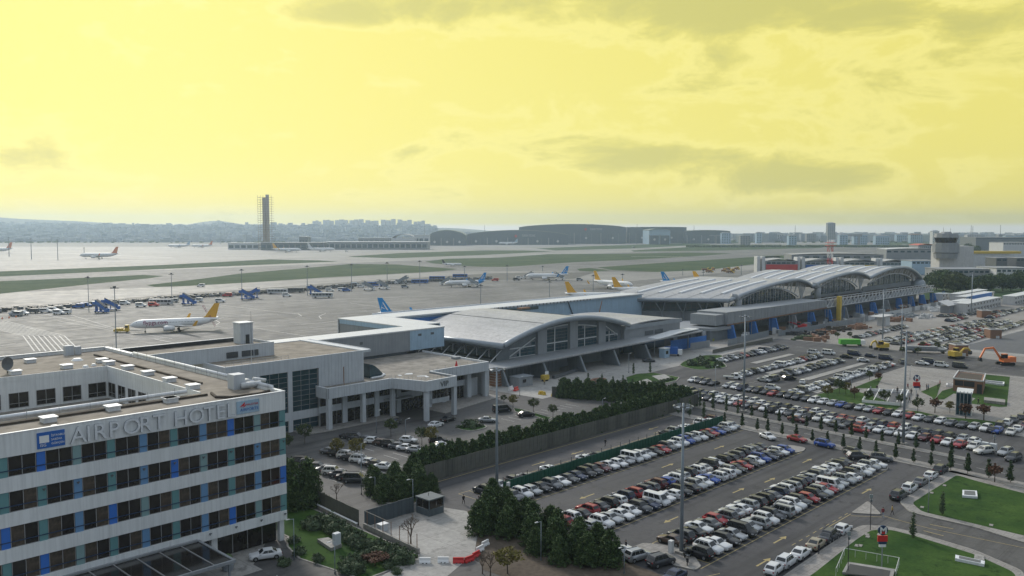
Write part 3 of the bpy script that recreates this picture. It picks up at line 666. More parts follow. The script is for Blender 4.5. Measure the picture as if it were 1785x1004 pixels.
# upper storey block with its louvres, and lift tower
ub=(70.,109.4,186.6,188.) 
ap('upper_wall',MB().box(66,109.5,186.4,186.7,ZR-.2,20.2).box(109.2,109.5,186.7,199,ZR-.2,20.2),'wall2')
ap('upper_roof',MB().box(66,109.2,186.7,199,19.2,19.6),'roof')
ap('upper_parapet',MB().box(66,109.5,198.7,199.2,19.6,20.5),'dark'); ap('roof_edge',MB().box(66,109.5,186.35,186.65,20.2,20.32).box(66,109.5,198.7,199.2,20.5,20.6),'coping')
for a,b_ in ((97.0,99.9),(100.9,103.9),(104.2,105.2)):
    w=ap('louvre',MB().box(a,b_,186.3,186.4,17.5,18.9),'dark')
    for k in range(6): An.part('slat',MB().box(a,b_,186.22,186.3,17.55+k*.23,17.65+k*.23),M['steeld'],parent=w)
tb=ap('lift_tower',MB().box(104.2,107.6,193,196.4,19.6,24.6),'wall2'); An.part('cap',MB().box(104.0,107.8,192.8,196.6,24.6,24.8),M['coping'],parent=tb); An.part('door',MB().box(105.6,106.6,192.95,193,19.6,21.8),M['dark'],parent=tb)
ap('aerial',MB().cyl(106.9,192.6,19.6,27.5,.06,.03,5),'steeld'); ap('aerial',MB().cyl(98.4,177.5,17,24.5,.07,.04,5),'offwhite')
mb=MB()
for k in range(9): mb.tube((91.8+k*2,177.1,17),(91.8+k*2,177.1,18.1),.03,n=4)
mb.tube((91.8,177.1,18.1),(107.8,177.1,18.1),.03,n=4).tube((91.8,177.1,17.6),(107.8,177.1,17.6),.03,n=4); ap('railing',mb,'steel')

# ================================================================ VIP BUILDING
Vp=T('vip_building','low pale VIP terminal with square columns under a deep fascia','building',114.5,171)
def vp(n,mb,m,**k): return Vp.part(n,mb,M[m],**k)
path_=[(114.3,176),(114.3,171.0),(133.6,171.2),(136.7,161.4),(147.3,161.9),(147.6,172.6),(169.6,172.9)]
def off(p,q,w): d=Vector((q[0]-p[0],q[1]-p[1])).normalized(); n=Vector((-d.y,d.x))*w; return n
for i in range(len(path_)-1):
    a,b_=path_[i],path_[i+1]; n=off(a,b_,.45)
    L_=math.dist(a,b_); k=max(1,round(L_/1.6)); seg=vp('fascia',MB().prism([(a[0]+n.x*.3,a[1]+n.y*.3),(b_[0]+n.x*.3,b_[1]+n.y*.3),(b_[0]+n.x,b_[1]+n.y),(a[0]+n.x,a[1]+n.y)],7.55,10.0),'greyclad2')
    pm=MB()
    for j in range(k):
        p0=(a[0]+(b_[0]-a[0])*j/k,a[1]+(b_[1]-a[1])*j/k);p1=(a[0]+(b_[0]-a[0])*(j+1)/k,a[1]+(b_[1]-a[1])*(j+1)/k); d=Vector((p1[0]-p0[0],p1[1]-p0[1])).normalized()*.02
        Vp.part('fascia_panel',MB().prism([(p0[0]+d.x,p0[1]+d.y),(p1[0]-d.x,p1[1]-d.y),(p1[0]-d.x+n.x*.28,p1[1]-d.y+n.y*.28),(p0[0]+d.x+n.x*.28,p0[1]+d.y+n.y*.28)],7.5,10.0),M['wall2'],parent=seg)
    vp('roof_edge',MB().prism([(a[0]-n.x*.06,a[1]-n.y*.06),(b_[0]-n.x*.06,b_[1]-n.y*.06),(b_[0]+n.x*.9,b_[1]+n.y*.9),(a[0]+n.x*.9,a[1]+n.y*.9)],10.0+.002*i,10.12+.002*i),'coping')
roofp=[(114.7,203.6),(114.7,171.5),(133.9,171.7),(137.1,161.9),(146.8,162.3),(147.1,173.1),(169.4,173.3),(171,203.6)]
vp('roof',MB().prism(roofp,7.6,9.6),'roofvip')
vp('roof_edge',MB().prism([(169.3,173.2),(169.7,173.2),(171.2,203.6),(170.8,203.6)],9.6,10.1),'coping')
for (u,v) in ((114.6,171.1),(124.8,171.6),(134.2,171.9),(136.9,161.8),(146.6,162.3),(147.8,173.6),(168.6,173.4)):
    vp('column',MB().box(u,u+1.05,v,v+1.05,0,7.5),'wall2')
# recessed fronts
def glaz(T_,u0,u1,v,z0,z1,n,m='glass',rows=2):
    w=T_.part('window_wall',MB().box(u0,u1,v,v+.06,z0,z1),M['dark']); dw=(u1-u0)/n; dz=(z1-z0)/rows
    me=MB().box(.04,dw-.04,0,.04,.04,dz-.04).mesh('pane',M[m])
    for i in range(n):
        for j in range(rows): T_.inst('pane',me,(u0+i*dw,v-.06,z0+j*dz),parent=w)
    mu=MB()
    for i in range(n+1): mu.box(u0+i*dw-.03,u0+i*dw+.03,v-.12,v-.07,z0,z1)
    T_.part('mullion',mu,M['frame'],parent=w); return w
VF=175.2
vp('wall',MB().box(114.7,147,VF,VF+.3,3.4,5.0).box(114.7,147,VF,VF+.3,6.9,7.6),'wall2')
for u in (121.2,131,138): vp('pilaster',MB().box(u,u+1.4,VF-.4,VF,0,7.5),'wall2')
for a,b_ in ((115,121.2),(122.8,131),(132.6,138)): glaz(Vp,a,b_,VF+.1,0.15,3.4,4); glaz(Vp,a,b_,VF+.1,5.0,6.9,4)
glaz(Vp,139.5,147,VF+.1,.15,3.4,5)
vp('lobby_wall',MB().box(139.6,147.0,164.5,164.8,3.4,4.6).box(139.6,141.2,164.5,165.5,3.2,7.5),'wall2'); glaz(Vp,141.4,146.4,164.55,4.6,7.5,4)
vp('door_canopy',MB().box(134,142,172.6,175.1,3.9,4.15),'wall2')
VG=177.0
vp('wall',MB().box(147.6,169,VG,VG+.3,3.6,5.2).box(147.6,169,VG,VG+.3,7.2,7.6).box(164,169,VG,VG+.3,0,3.6),'wall2')
for a,b_ in ((148.4,154.6),(156.2,163.5)): glaz(Vp,a,b_,VG+.1,.15,3.6,5); glaz(Vp,a,b_,VG+.1,5.2,7.2,4)
vp('pilaster',MB().box(154.8,156,VG-1.2,VG,0,7.5).box(164,165.5,VG-1.2,VG,0,7.5),'wall2')
vp('wall',MB().box(170.4,170.7,174,203.6,0,7.6).box(114.7,170,203.3,203.6,0,7.6),'wall2')
put_text('VIP',1.9,Vp,(141.4-114.5,-9.45,8.1),M['steeld'],extrude=.06,width=2.8,name='lettering',rz=R(2.7))
vp('flue',MB().tube((119.6,171.9,9.6),(119.6,171.9,14.6),.13,n=6),'red' if 0 else 'brick')
vp('warning_beacon',MB().cyl(159.5,175.5,9.6,11.2,.5,.08,6),'red')
# curved glass rooflight leaning on the annex wall
mb=MB(); rings=[]
for k in range(6):
    u=131.4+k*1.1; zz=9.6+3.6*(1-(k/5)**1.6); rings.append([(u,177.5+k*.25,9.6),(u,177.5+k*.25,max(9.7,zz)),(u,184.5-k*.35,max(9.7,zz)),(u,184.5-k*.35,9.6)])
mb.loft(rings); vp('rooflight',mb,'glassb')
vp('rooflight_kerb',MB().path([(131.3,176.6,9.75),(134.5,176.8,9.75),(137,178.6,9.75),(137.6,181.2,9.75),(136.6,184.2,9.75)],.3,6),'coping')
for x,y in ((625,340),(695,330),(800,345),(840,350),(700,325)):
    u,v=at(560+x/4.563,580+y/4.563,9.6); vp('roof_sheet',MB().obox(u,v,1.2+random.random()*1.6,.8,random.random()*3,9.6,9.66),'coping')
u,v=at(560+1080/4.563,580+205/4.563,9.6); vp('roof_plant',MB().box(u-1.6,u+1.2,v-.8,v+.8,9.6,10.2),'greyclad2')
mb=MB(); 
for i in range(2,6):
    a,b_=path_[i],path_[i+1]; 
    for j in range(8): t=j/8; mb.tube((a[0]+(b_[0]-a[0])*t,a[1]+(b_[1]-a[1])*t+.2,10),(a[0]+(b_[0]-a[0])*t,a[1]+(b_[1]-a[1])*t+.2,11.),.03,n=4)
for j in range(10): mb.tube((115+j*2,171.2,10),(115+j*2,171.2,11),.03,n=4)
vp('railing_post',mb,'steel')

# ================================================================ elevated white corridor (Z-shaped)
Cb=T('boarding_corridor','long Z-shaped corridor building with white roof and blue-grey clad walls behind the annex','building',100,204.4)
def cp_(n,mb,m,**k): return Cb.part(n,mb,M[m],**k)
v0=204.4
cp_('wall',MB().box(96,166.7,v0+.02,v0+.4,10.3,16.4),'greyclad2'); cp_('wall',MB().box(166.7,180.6,v0,v0+.42,10.4,16.4),'lblue')
cp_('wall',MB().box(96,180.6,213,213.4,10.3,16.4).box(180.2,180.6,v0+.42,213,10.4,16.4),'lblue')
for u in (169.9,175): cp_('louvre',MB().box(u,u+1.3,v0-.05,v0,14.6,15.3),'steeld')
for u in (148,): cp_('louvre',MB().box(u,u+1.,v0-.03,v0+.02,14.0,14.8),'steeld')
cp_('roof',MB().box(96,180.8,v0-.1,213.5,16.4,16.75),'offwhite')
cp_('support',MB().box(100,166,v0+1,212,0,10.3),'greyclad')
cp_('wall',MB().box(171.7,172.1,213.5,248.6,9.,16.3),'greyclad2'); cp_('wall',MB().box(171.6,172.1,243.2,248.6,9.,16.3),'lblue') if 0 else None
cp_('wall_trim',MB().box(171.5,171.7,213.5,248.6,15.0,16.4),'lblue')
cp_('roof',MB().box(171.5,187,213.6,250,16.38,16.73),'offwhite')
cp_('wall',MB().box(186.6,187,213.5,236,9,16.3),'lblue')
cp_('roof',MB().box(187.05,335,237,251,16.4,16.75),'offwhite')
cp_('wall',MB().box(187,335,238,238.4,5,16.4),'lblue'); cp_('wall',MB().box(334.6,335,238.4,251,0,16.4),'lblue'); cp_('wall',MB().box(172.1,335,250.2,250.6,0,16.3),'offwhite')
cp_('blue_hoarding',MB().box(189,218,237.6,237.95,6,15.6),'tarp'); cp_('window_band',MB().box(219,262,237.75,237.98,14.6,15.7),'glassb')
cp_('roof_edge',MB().box(187.05,335,236.9,237.2,16.75,16.95).box(187.05,335,250.7,251,16.75,17.2),'coping')
for px,py in ((913,538),):
    u,v=at(px,py,16.8); cp_('roof_plant',MB().obox(u,v,6,2,.1,16.75,17.3),'brick')
for (u,z) in ((281,7),): cp_('drain_pipe',MB().tube((u,237.8,16.2),(u+6,237.7,5),.25,n=5),'steeld')
cp_('crane_boom',MB().tube((294,232,8),(302,236,15.6),.35,.2,4),'brick')
mb=MB()
for k in range(34): mb.box(222+k*2.2,222.3+k*2.2,236.8,236.9,16.2,16.9)
cp_('bracket',mb,'steeld')

# ================================================================ SMALL TERMINAL with silver vault
St=T('old_terminal','smaller terminal with a silver vaulted roof and arched glass front','building',191,190)
def s_(n,mb,m,**k): return St.part(n,mb,M[m],**k)
U0,U1=190.5,256.; VA,VB=188.6,236.
def zr(u): # arch height
    t=(u-U0)/(U1-U0); return 11.3+ (1.1*t) + 5.4*math.sin(math.pi*min(1,max(0,t*1.0)))**.9*(1 if True else 0)
NS=28; us=[U0+(U1-U0)*i/NS for i in range(NS+1)]
mb=MB(); rings=[[(u,VA,zr(u)),(u,VB,zr(u)),(u,VB,zr(u)-.5),(u,VA,zr(u)-.5)] for u in us]; mb.loft(rings); s_('vault_roof',mb,'metalroof')
mb=MB()
for k in range(3,NS-2,3):
    u=us[k]; mb.box(u-.1,u+.1,VA,VB,zr(u)+.02,zr(u)+.12) if k in (9,18) else None
s_('roof_seam',mb,'steeld')
mb=MB().loft([[(u,VA-1.2+.9*math.cos(a),zr(u)-.1+.9*math.sin(a)) for a in [2*math.pi*i/10 for i in range(10)]] for u in us]); s_('front_rim',mb,'steel',smooth=True)
mb=MB().loft([[(U0-.6+.9*math.cos(a),v,zr(U0)-.25+.9*math.sin(a)) for a in [2*math.pi*i/10 for i in range(10)]] for v in (VA-1.4,VB)]); s_('side_rim',mb,'steel',smooth=True)
s_('side_soffit',MB().box(U0-.2,U0+4,VA+.2,VB,9.6,10.2),'steeld')
# side glazing and stays
glaz(St,0,0,0,0,0,1) if 0 else None
w=s_('side_window_wall',MB().box(U0+3.5,U0+3.7,VA+3,VB,6.2,9.6),'dark')
for k in range(14):
    v=VA+3.1+k*3.1
    if v+3>VB: break
    for j in range(2): St.part('pane',MB().box(U0+3.4,U0+3.46,v,v+2.9,6.3+j*1.65,7.85+j*1.65),M['glassb'],parent=w)
for k in range(8):
    v=VA+2.8+k*5.8; s_('post',MB().box(U0+3.1,U0+3.4,v,v+.35,6.2,9.7),'offwhite')
    if k%1==0: s_('stay',MB().tube((U0+3.2,v-.3,9.6),(U0-3.5,v-1.2,5.9),.17,n=5),'offwhite')
# front wall: arch infill with piers and glazed bays
FV=VA+2.4
mb=MB()
for i in range(NS):
    a,b_=us[i],us[i+1]; mb.poly([(a,FV,5.6),(b_,FV,5.6),(b_,FV,zr(b_)-.5),(a,FV,zr(a)-.5)])
s_('front_wall',mb,'greyclad')
for u0,u1 in ((209.2,213.6),(225.6,229.8),(241.5,245.5)):
    s_('pier',MB().box(u0,u1,FV-1.0,FV,5.6,zr((u0+u1)/2)-.9),'greyclad2')
def bay(u0,u1,n,zt):
    w=s_('arched_window',MB().box(u0,u1,FV-.12,FV-.02,6.1,6.3),'offwhite'); dw=(u1-u0)/n
    for i in range(n):
        a=u0+i*dw; b2=a+dw
        z=6.35
        while True:
            top=min(zt(a),zt(b2)); 
            if z+1.0>top: break
            if not (8.9<z<9.3): St.part('pane',MB().box(a+.07,b2-.07,FV-.1,FV-.04,z,z+.95),M['glassb'],parent=w)
            z+=1.06
    St.part('transom',MB().box(u0,u1,FV-.22,FV-.11,8.95,9.3),M['offwhite'],parent=w)
    hd=[]; 
    for i in range(7):
        u=u0+(u1-u0)*i/6; hd.append((u,FV-.2,zt(u)+.1))
    St.part('head',MB().path(hd,.22,5),M['offwhite'],parent=w); St.part('centre_post',MB().box((u0+u1)/2-1.5,(u0+u1)/2-1.15,FV-.3,FV-.11,6.1,zt((u0+u1)/2)),M['offwhite'],parent=w)
bay(214.2,225.2,7,lambda u:zr(u)-2.6); bay(230.2,241.2,7,lambda u:zr(u)-3.0)
bay(196.5,208.6,7,lambda u:6.6+(u-196.5)*.42); bay(246,253.5,4,lambda u:12.6-(u-246)*.55)
# low annexe to the right
s_('side_block',MB().box(256,293,189.5,226,5,11.6),'greyclad2'); 
mb=MB(); rings=[]
for i in range(13):
    t=i/12; u=256+37*t; z=11.8+.9*math.sin(math.pi*t); rings.append([(u,189.2,z),(u,226,z),(u,226,z-.4),(u,189.2,z-.4)])
mb.loft(rings); s_('side_roof',mb,'metalroof'); s_('roof_fascia',MB().box(255.8,293.6,188.9,189.2,10.4,11.9),'steel')
for a in (269,275.5): s_('louvre',MB().box(a,a+5.5,189.35,189.5,7.2,8.8),'steeld')
# canopy over the drop-off, rising a little to the right
def cz(u): return 5.6+(u-185)*.0155
rings=[[(u,181.,cz(u)),(u,191,cz(u)+.1),(u,191,cz(u)-.9),(u,181.,cz(u)-.55)] for u in (180,200,220,240,260,280,296)]
s_('canopy',MB().loft(rings),'greyclad2'); 
s_('canopy_edge',MB().loft([[(u,180.8,cz(u)+.1),(u,181.05,cz(u)+.1),(u,181.05,cz(u)-.3),(u,180.8,cz(u)-.3)] for u in (180,240,296)]),'metalroof')
for u in (184.5,203,221.5,240.,259.):
    s_('pillar',MB().prism([(u-.6,179.4),(u+.6,179.4),(u+.9,186.5),(u-.9,186.5)],0,.05) if 0 else MB().loft([[(u-.5,179.6,0),(u+.7,179.6,0),(u+.7,186.6,0),(u-.5,186.6,0)],[(u-.9,181.9,5.2),(u-.1,181.9,5.2),(u-.1,187.6,5.2),(u-.9,187.6,5.2)]]),'greyclad')
    s_('pillar_edge',MB().tube((u+.1,179.5,0),(u-.5,181.8,5.4),.3,n=5),'steel')
s_('lower_wall',MB().box(186,218,188.2,188.5,0,4.9),'greyclad'); s_('lower_wall',MB().box(218,296,196,196.3,0,5),'dark')
for k in range(10): s_('shopfront_glass',MB().box(222+k*7,228.4+k*7,195.7,195.95,.2,4.6),'glassb')
for k in range(16): s_('cladding_rib',MB().box(187.5+k*1.9,187.6+k*1.9,188.12,188.2,.2,4.8),'steeld')
s_('core',MB().box(194.5,256,192,235,0,5.4),'greyclad')
put_text('SABİHA GÖKÇEN',.9,St,(237-191,190.9-190-9.6,7.2),M['steel']) if 0 else None
# ================================================================ LARGE TERMINAL
Bt=T('main_terminal','long modern terminal under three wave-shaped silver arches','building',357,205)
def b_(n,mb,m,**k): return Bt.part(n,mb,M[m],**k)
VAL=[(357,14.3),(443.5,16.6),(521.4,17.8),(611,13.4)]; PKT=[.74,.67,.64]; PKH=[5.0,4.6,7.4]
def arch(i,t):
    (a,za),(c,zc)=VAL[i],VAL[i+1]; t0=PKT[i]
    s=math.sin(math.pi/2*t/t0)**.92 if t<t0 else max(0,math.cos(math.pi/2*(t-t0)/(1-t0)))**.75
    return za+(zc-za)*t+PKH[i]*s
def us_(i,v): return 357-(v-205)*.72 if i==0 else VAL[i][0]
VBK=256
for i in range(3):
    NS=26; mb=MB(); rings=[]
    for k in range(NS+1):
        t=k/NS; r=[]
        for v in (205,222,240,VBK): a=us_(i,v); r.append((a+(VAL[i+1][0]-a)*t,v,arch(i,t)))
        r+= [(p[0],p[1],p[2]-.5) for p in r[::-1]]; rings.append(r)
    mb.loft(rings); b_('wave_roof',mb,'metalroof')
    mb=MB().loft([[(VAL[i][0]+(VAL[i+1][0]-VAL[i][0])*k/NS,204.3+1.0*math.cos(a),arch(i,k/NS)-.1+1.0*math.sin(a)) for a in [2*math.pi*j/8 for j in range(8)]] for k in range(NS+1)]); b_('front_rim',mb,'steel',smooth=True)
    # raised rooflight strips parallel to the front
    for q in range(5):
        v=213+q*8.5; rr=[]
        for k in range(int(NS*.18),int(NS*.66)):
            t=k/NS; a=us_(i,v); u=a+(VAL[i+1][0]-a)*t; z=arch(i,t); rr.append([(u,v-.9,z),(u,v+.9,z),(u,v+.7,z+.55),(u,v-.7,z+.55)])
        b_('rooflight_strip',MB().loft(rr),'coping')
        sm=MB(); 
        for k in range(0,int(NS*.18)):
            a=us_(i,v); f=lambda kk:(a+(VAL[i+1][0]-a)*kk/NS,arch(i,kk/NS)); p,q2=f(k),f(k+1)
            sm.poly([(p[0],v-.25,p[1]+.04),(q2[0],v-.25,q2[1]+.04),(q2[0],v+.25,q2[1]+.04),(p[0],v+.25,p[1]+.04)])
        b_('roof_seam',sm,'steeld')
    # glass front with arched head and posts
    a0,a1=VAL[i][0]+9,VAL[i+1][0]-9; n=10; base=9.6+1.3*i
    zt=lambda u:base+1.5+ (arch(i,.7)-base-5.2)*math.sin(math.pi*min(1,max(0,((u-a0)/(a1-a0))**1.12)))**.8
    w=b_('window_wall',MB().box(a0-6,a1+6,209.3,209.6,base-3.,base),'greyclad2')
    gw=MB(); 
    for k in range(24):
        p=a0+(a1-a0)*k/24;q=a0+(a1-a0)*(k+1)/24
        Bt.part('pane',MB().poly([(p+.1,209,base),(q-.1,209,base),(q-.1,209,zt(q)),(p+.1,209,zt(p))]),M['glassb'],parent=w)
        if k%3==0: Bt.part('post',MB().box(p-.2,p+.2,208.6,208.9,base,zt(p)),M['steel'],parent=w)
    mu=MB()
    for j in range(1,6):
        z=base+j*1.45
        seg=[u for u in [a0+(a1-a0)*k/48 for k in range(49)] if zt(u)>z]
        if len(seg)>2: mu.box(seg[0],seg[-1],208.85,208.95,z-.06,z+.06)
    Bt.part('transom',mu,M['steeld'],parent=w)
    hd=[(a0+(a1-a0)*k/16,207.8,zt(a0+(a1-a0)*k/16)+.3) for k in range(17)]; b_('arch_chord',MB().path(hd,.38,6),'offwhite')
    mb=MB(); 
    for k in range(1,16):
        u=hd[k][0]; t=(u-VAL[i][0])/(VAL[i+1][0]-VAL[i][0]); up=(u+(1.8 if k%2 else -1.8),206.5,arch(i,min(1,max(0,t)))-.8)
        if up[2]>hd[k][2]+.6: b_('truss_strut',MB().tube(hd[k],up,.22,n=5),'offwhite'); b_('truss_strut',MB().tube(hd[k],(u,206.5,up[2]),.2,n=5),'offwhite')
    for k in range(5):
        u=VAL[i+1][0]-3-k*2.2; mb=MB().tube((u,206.5,arch(i,(u-VAL[i][0])/(VAL[i+1][0]-VAL[i][0]))-1),(VAL[i+1][0]-6,207.5,base),.3,n=5); b_('fan_strut',mb,'offwhite')
b_('gable_back',MB().loft([[(357,209.7,0),(357,209.7,9),(357,211,9),(357,211,0)],[(611,209.7,0),(611,209.7,12),(611,211,12),(611,211,0)]]),'greyclad2')
b_('end_cowl',MB().sphere((611,207,9),5.5,6,1.),'steel',smooth=True)
for i,u in ((0,364),(1,449)): b_('vent_cowl',MB().path([(u,203.5,7),(u,203.5,14.2+i*1.5),(u-.8,204.2,15.2+i*1.5),(u-3,205.5,15.6+i*1.5)],1.7,9),'greyclad2',smooth=True)
# left side under the eave
def le(v): return 357-(v-205)*.72
b_('side_eave',MB().loft([[(le(v)-1+1.0*math.cos(a),v,14.15+1.0*math.sin(a)) for a in [2*math.pi*j/8 for j in range(8)]] for v in (204,VBK)]),'steel',smooth=True)
w=b_('side_window_wall',MB().loft([[(le(v)+6,v,8.4),(le(v)+6.3,v,8.4),(le(v)+6.3,v,13.6),(le(v)+6,v,13.6)] for v in (209,VBK)]),'dark')
for k in range(24):
    v=209.4+k*1.95
    for z in (8.6,10.3,12.):
        Bt.part('pane',MB().poly([(le(v)+5.9,v,z),(le(v+1.8)+5.9,v+1.8,z),(le(v+1.8)+5.9,v+1.8,z+1.55),(le(v)+5.9,v,z+1.55)]),M['glassb'],parent=w)
b_('side_wall',MB().loft([[(le(v)+4.5,v,0),(le(v)+4.9,v,0),(le(v)+4.9,v,8.2),(le(v)+4.5,v,8.2)] for v in (205,VBK)]),'greyclad2')
b_('side_ledge',MB().loft([[(le(v)+3.8,v,8.2),(le(v)+5.5,v,8.2),(le(v)+5.5,v,8.5),(le(v)+3.8,v,8.5)] for v in (205,VBK)]),'steel')
for k in range(6):
    v=206.5+k*8.; b_('v_strut',MB().tube((le(v)+2.5,v,7.6),(le(v-2)+.3,v-2,13.6),.24,n=6).tube((le(v)+2.5,v,7.6),(le(v+2)+.3,v+2,13.6),.24,n=6).tube((le(v)+2.5,v,0),(le(v)+2.5,v,7.6),.4,n=6),'steel')
# walkway block on the front
def wz(u): return (6.3+(u-329)*.009, 11.6-(u-329)*.006)
b_('front_gallery',MB().loft([[(u,189,wz(u)[0]),(u,204,wz(u)[0]),(u,204,wz(u)[1]),(u,189,wz(u)[1])] for u in (329,428)]),'greyclad2')
for k in range(33):
    u=329+k*3.; b_('gallery_panel',MB().loft([[(q,188.88+.03*(k%2),wz(q)[0]+.3),(q,188.99,wz(q)[0]+.3),(q,188.99,wz(q)[1]+.15),(q,188.88+.03*(k%2),wz(q)[1]+.15)] for q in (u+.06,u+2.94)]),'greyclad2')
    if k%2==0: b_('hanger',MB().tube((u,189.5,wz(u)[0]-1.6),(u+3,189.5,wz(u)[0]-.2),.12,n=4).tube((u,189.5,wz(u)[0]-.2),(u,189.5,wz(u)[0]-1.6),.12,n=4),'steeld')
b_('gallery_end',MB().box(322,328.9,190.5,203,6.3,10.8),'greyclad2'); b_('gallery_soffit_trim',MB().loft([[(u,188.7,wz(u)[0]-.3),(u,189.2,wz(u)[0]-.3),(u,189.2,wz(u)[0]+.15),(u,188.7,wz(u)[0]+.15)] for u in (329,428)]),'brick')
b_('roof_deck',MB().loft([[(u,196,9.2),(u,209,9.4),(u,209,8.8),(u,196,8.6)] for u in (428,600)]),'roofdark')
b_('front_wall',MB().box(330,600,203.8,204.2,0,8.6),'greyclad')
mb=MB(); k=428
while k<588:
    mb.tube((k,189,7.2),(k,189,11.),.16,n=4).tube((k,189,7.2),(k+5,189,11.),.12,n=4).tube((k,195,7.2),(k,195,11),.14,n=4); k+=5
for z in (7.2,11.): mb.tube((428,189,z),(588,189,z),.2,n=4).tube((428,195,z),(588,195,z),.2,n=4)
b_('gallery_frame',mb,'offwhite'); b_('gallery_deck',MB().box(428,588,189.3,195,6.6,7.1),'greyclad')
mb=MB(); 
for k in range(9): b_('scaffold_sheet',MB().box(430+k*17.4,443+k*17.4,189.3,189.45,7.4,9.6+random.random()),'greyclad2')
for k in range(14):
    u=332.5+k*19.6; hgt=6.0
    b_('wrapped_pillar' if k!=3 else 'pillar',MB().loft([[(u-.5,186.5,0),(u+.5,186.5,0),(u+.5,190.5,0),(u-.5,190.5,0)],[(u-.8,188,hgt),(u+.2,188,hgt),(u+.2,191.,hgt),(u-.8,191.,hgt)]]),'tarp' if k not in (3,6,9) else 'greyclad2')
    for q_ in range(3): b_('site_clutter',MB().obox(u+4+q_*4.3+random.random()*2,183.5+random.random()*5,1+random.random()*3,.5+random.random()*1.5,random.random()*3,0,.6+random.random()*2.2),random.choice(['greyclad2','brick','dark','steel','offwhite']))
    b_('scaffold_pole',MB().tube((u+9,186,0),(u+9,186,6.8),.15,n=4).tube((u+13,186.4,0),(u+13,186.4,6.8),.15,n=4),'tarp' if k%2 else 'steel')
    if k%2==0: b_('tarp_sheet',MB().box(u+3,u+6,192,192.2,.5,5.5),'tarp')
for u,v in ((366,199),(378,200),(402,200),(455,201),(470,201),(500,200),(541,202),(560,201)): b_('roof_plant',MB().box(u,u+2+random.random()*5,v,v+2,9.2,10.2+random.random()*.8),'steeld')
b_('scissor_tower',MB().box(437.5,439.6,186,188,0,12.5),'yel')
# low link building between the terminals
Lk=T('link_building','low grey building with rounded roof edge between the two terminals','building',300,200)
Lk.part('wall',MB().box(318,333,190.5,205,0,4.4).box(300,318,197,212,0,4.4),M['greyclad']); Lk.part('roof',MB().prism(rnd([(297,196),(316,195.5),(318,189),(335,188.5),(338,215),(297,215)],3),4.4,5.6),M['greyclad2']); Lk.part('doorway',MB().box(303,313,196.9,197,0,3.6),M['dark'])
Lk.part('column',MB().cyl(317,193.,0,4.4,1.,1.,10),M['greyclad2'],smooth=True)

# ================================================================ world-aligned helper for distant things
def TW(name,label,cat,x,y,z=0.,group=None,h=0.):
    u,v=UV(x,y); t=T(name,label,cat,u,v,z,-ROT+h,group); return t
def lp(t,n,mb,m,parent=None,smooth=None): return link(n,mb.mesh(n,M[m] if isinstance(m,str) else m,smooth),parent or t.e)
def px2(px,py,Y):
    x,y,z=atY(px,py,Y); return x,z
# control tower
Yc=760; k=lambda px:(px-1660)/F*Yc; zz=lambda py:48-(py-397)/F*Yc
Ct=TW('control_tower','stout beige airport control tower with dark glass cab, at the right','control tower',(1660-CX)/F*Yc,Yc)
lp(Ct,'shaft',MB().box(k(1638),k(1697),0,16,0,zz(429)),'offwhite' if 0 else 'containers')
lp(Ct,'drum',MB().tube((k(1650),2,zz(440)),(k(1650),2,zz(425)),11,11,12).tube((k(1650),2,zz(450)),(k(1650),2,zz(441)),9.5,10.2,12),'greyclad2')
cabw=lp(Ct,'cab_floor',MB().tube((k(1650),2,zz(425)),(k(1650),2,zz(423)),10,10,12),'greyclad2')
for i in range(12):
    a=2*math.pi*i/12;b2=2*math.pi*(i+1)/12; f=lambda r,q,z:(k(1650)+r*math.cos(q),2+r*math.sin(q),z)
    lp(Ct,'cab_pane',MB().poly([f(8.3,a+.03,zz(423)),f(8.3,b2-.03,zz(423)),f(9.6,b2-.03,zz(414)),f(9.6,a+.03,zz(414))]),'glass')
lp(Ct,'cab_core',MB().cyl(k(1650),2,zz(423),zz(414),7,7.5,12),'dark'); lp(Ct,'cab_roof',MB().tube((k(1650),2,zz(414)),(k(1650),2,zz(407)),10.4,9.6,12).tube((k(1650),2,zz(407)),(k(1650),2,zz(404)),5,4,8),'greyclad2')
lp(Ct,'aerial',MB().cyl(k(1645),2,zz(404),zz(396),.15,.1,4).cyl(k(1657),2,zz(404),zz(398),.12,.1,4),'steeld')
# low offices round it
def office(label,px0,px1,pyt,pyb,Y,mt,dep=25,h=0.,rows=1):
    x0=(px0-CX)/F*Y;x1=(px1-CX)/F*Y; ztop=48-(pyt-397)/F*Y
    o=TW('office_building',label,'building',x0,Y,0,h=h); w=x1-x0
    lp(o,'wall',MB().box(0,w,0,dep,0,ztop),mt); lp(o,'roof',MB().box(-.4,w+.4,-.4,dep+.4,ztop,ztop+.6),'greyclad2')
    n=max(2,int(w/4)); 
    for r_ in range(rows):
        zb=ztop-2.6-r_*4
        for i in range(n): lp(o,'window',MB().box((i+.15)*w/n,(i+.85)*w/n,-.12,0,zb,zb+1.6),'glassb')
    return o
office('pale low office block right of the control tower base',1644,1735,470,500,700,'greyclad2',30,0,2)
office('long low office block behind trees at right edge',1738,1800,468,500,690,'offwhite',30,0,2)
office('pale blue office block directly left of the control tower',1590,1634,455,475,880,'lblue',25,0,1)
office('dark-fronted office block with sloping roof at far right',1737,1756,450,470,860,'steeld',20)
office('dark glass office block at the right edge',1772,1800,450,470,860,'steeld',20)
o=office('large dark warehouse beyond the control tower',1700,1800,414,430,1700,'greyclad',60)
office('white curved-roof shed right of the dark warehouse',1748,1800,423,440,1350,'offwhite',40)
o=TW('tent_hall','long yellow-topped hall beyond the control tower','building',(1690-CX)/F*900,900); lp(o,'roof',MB().box(0,54,0,12,21,23.5),'yel'); lp(o,'wall',MB().box(0,44,1,11,0,21),'offwhite')
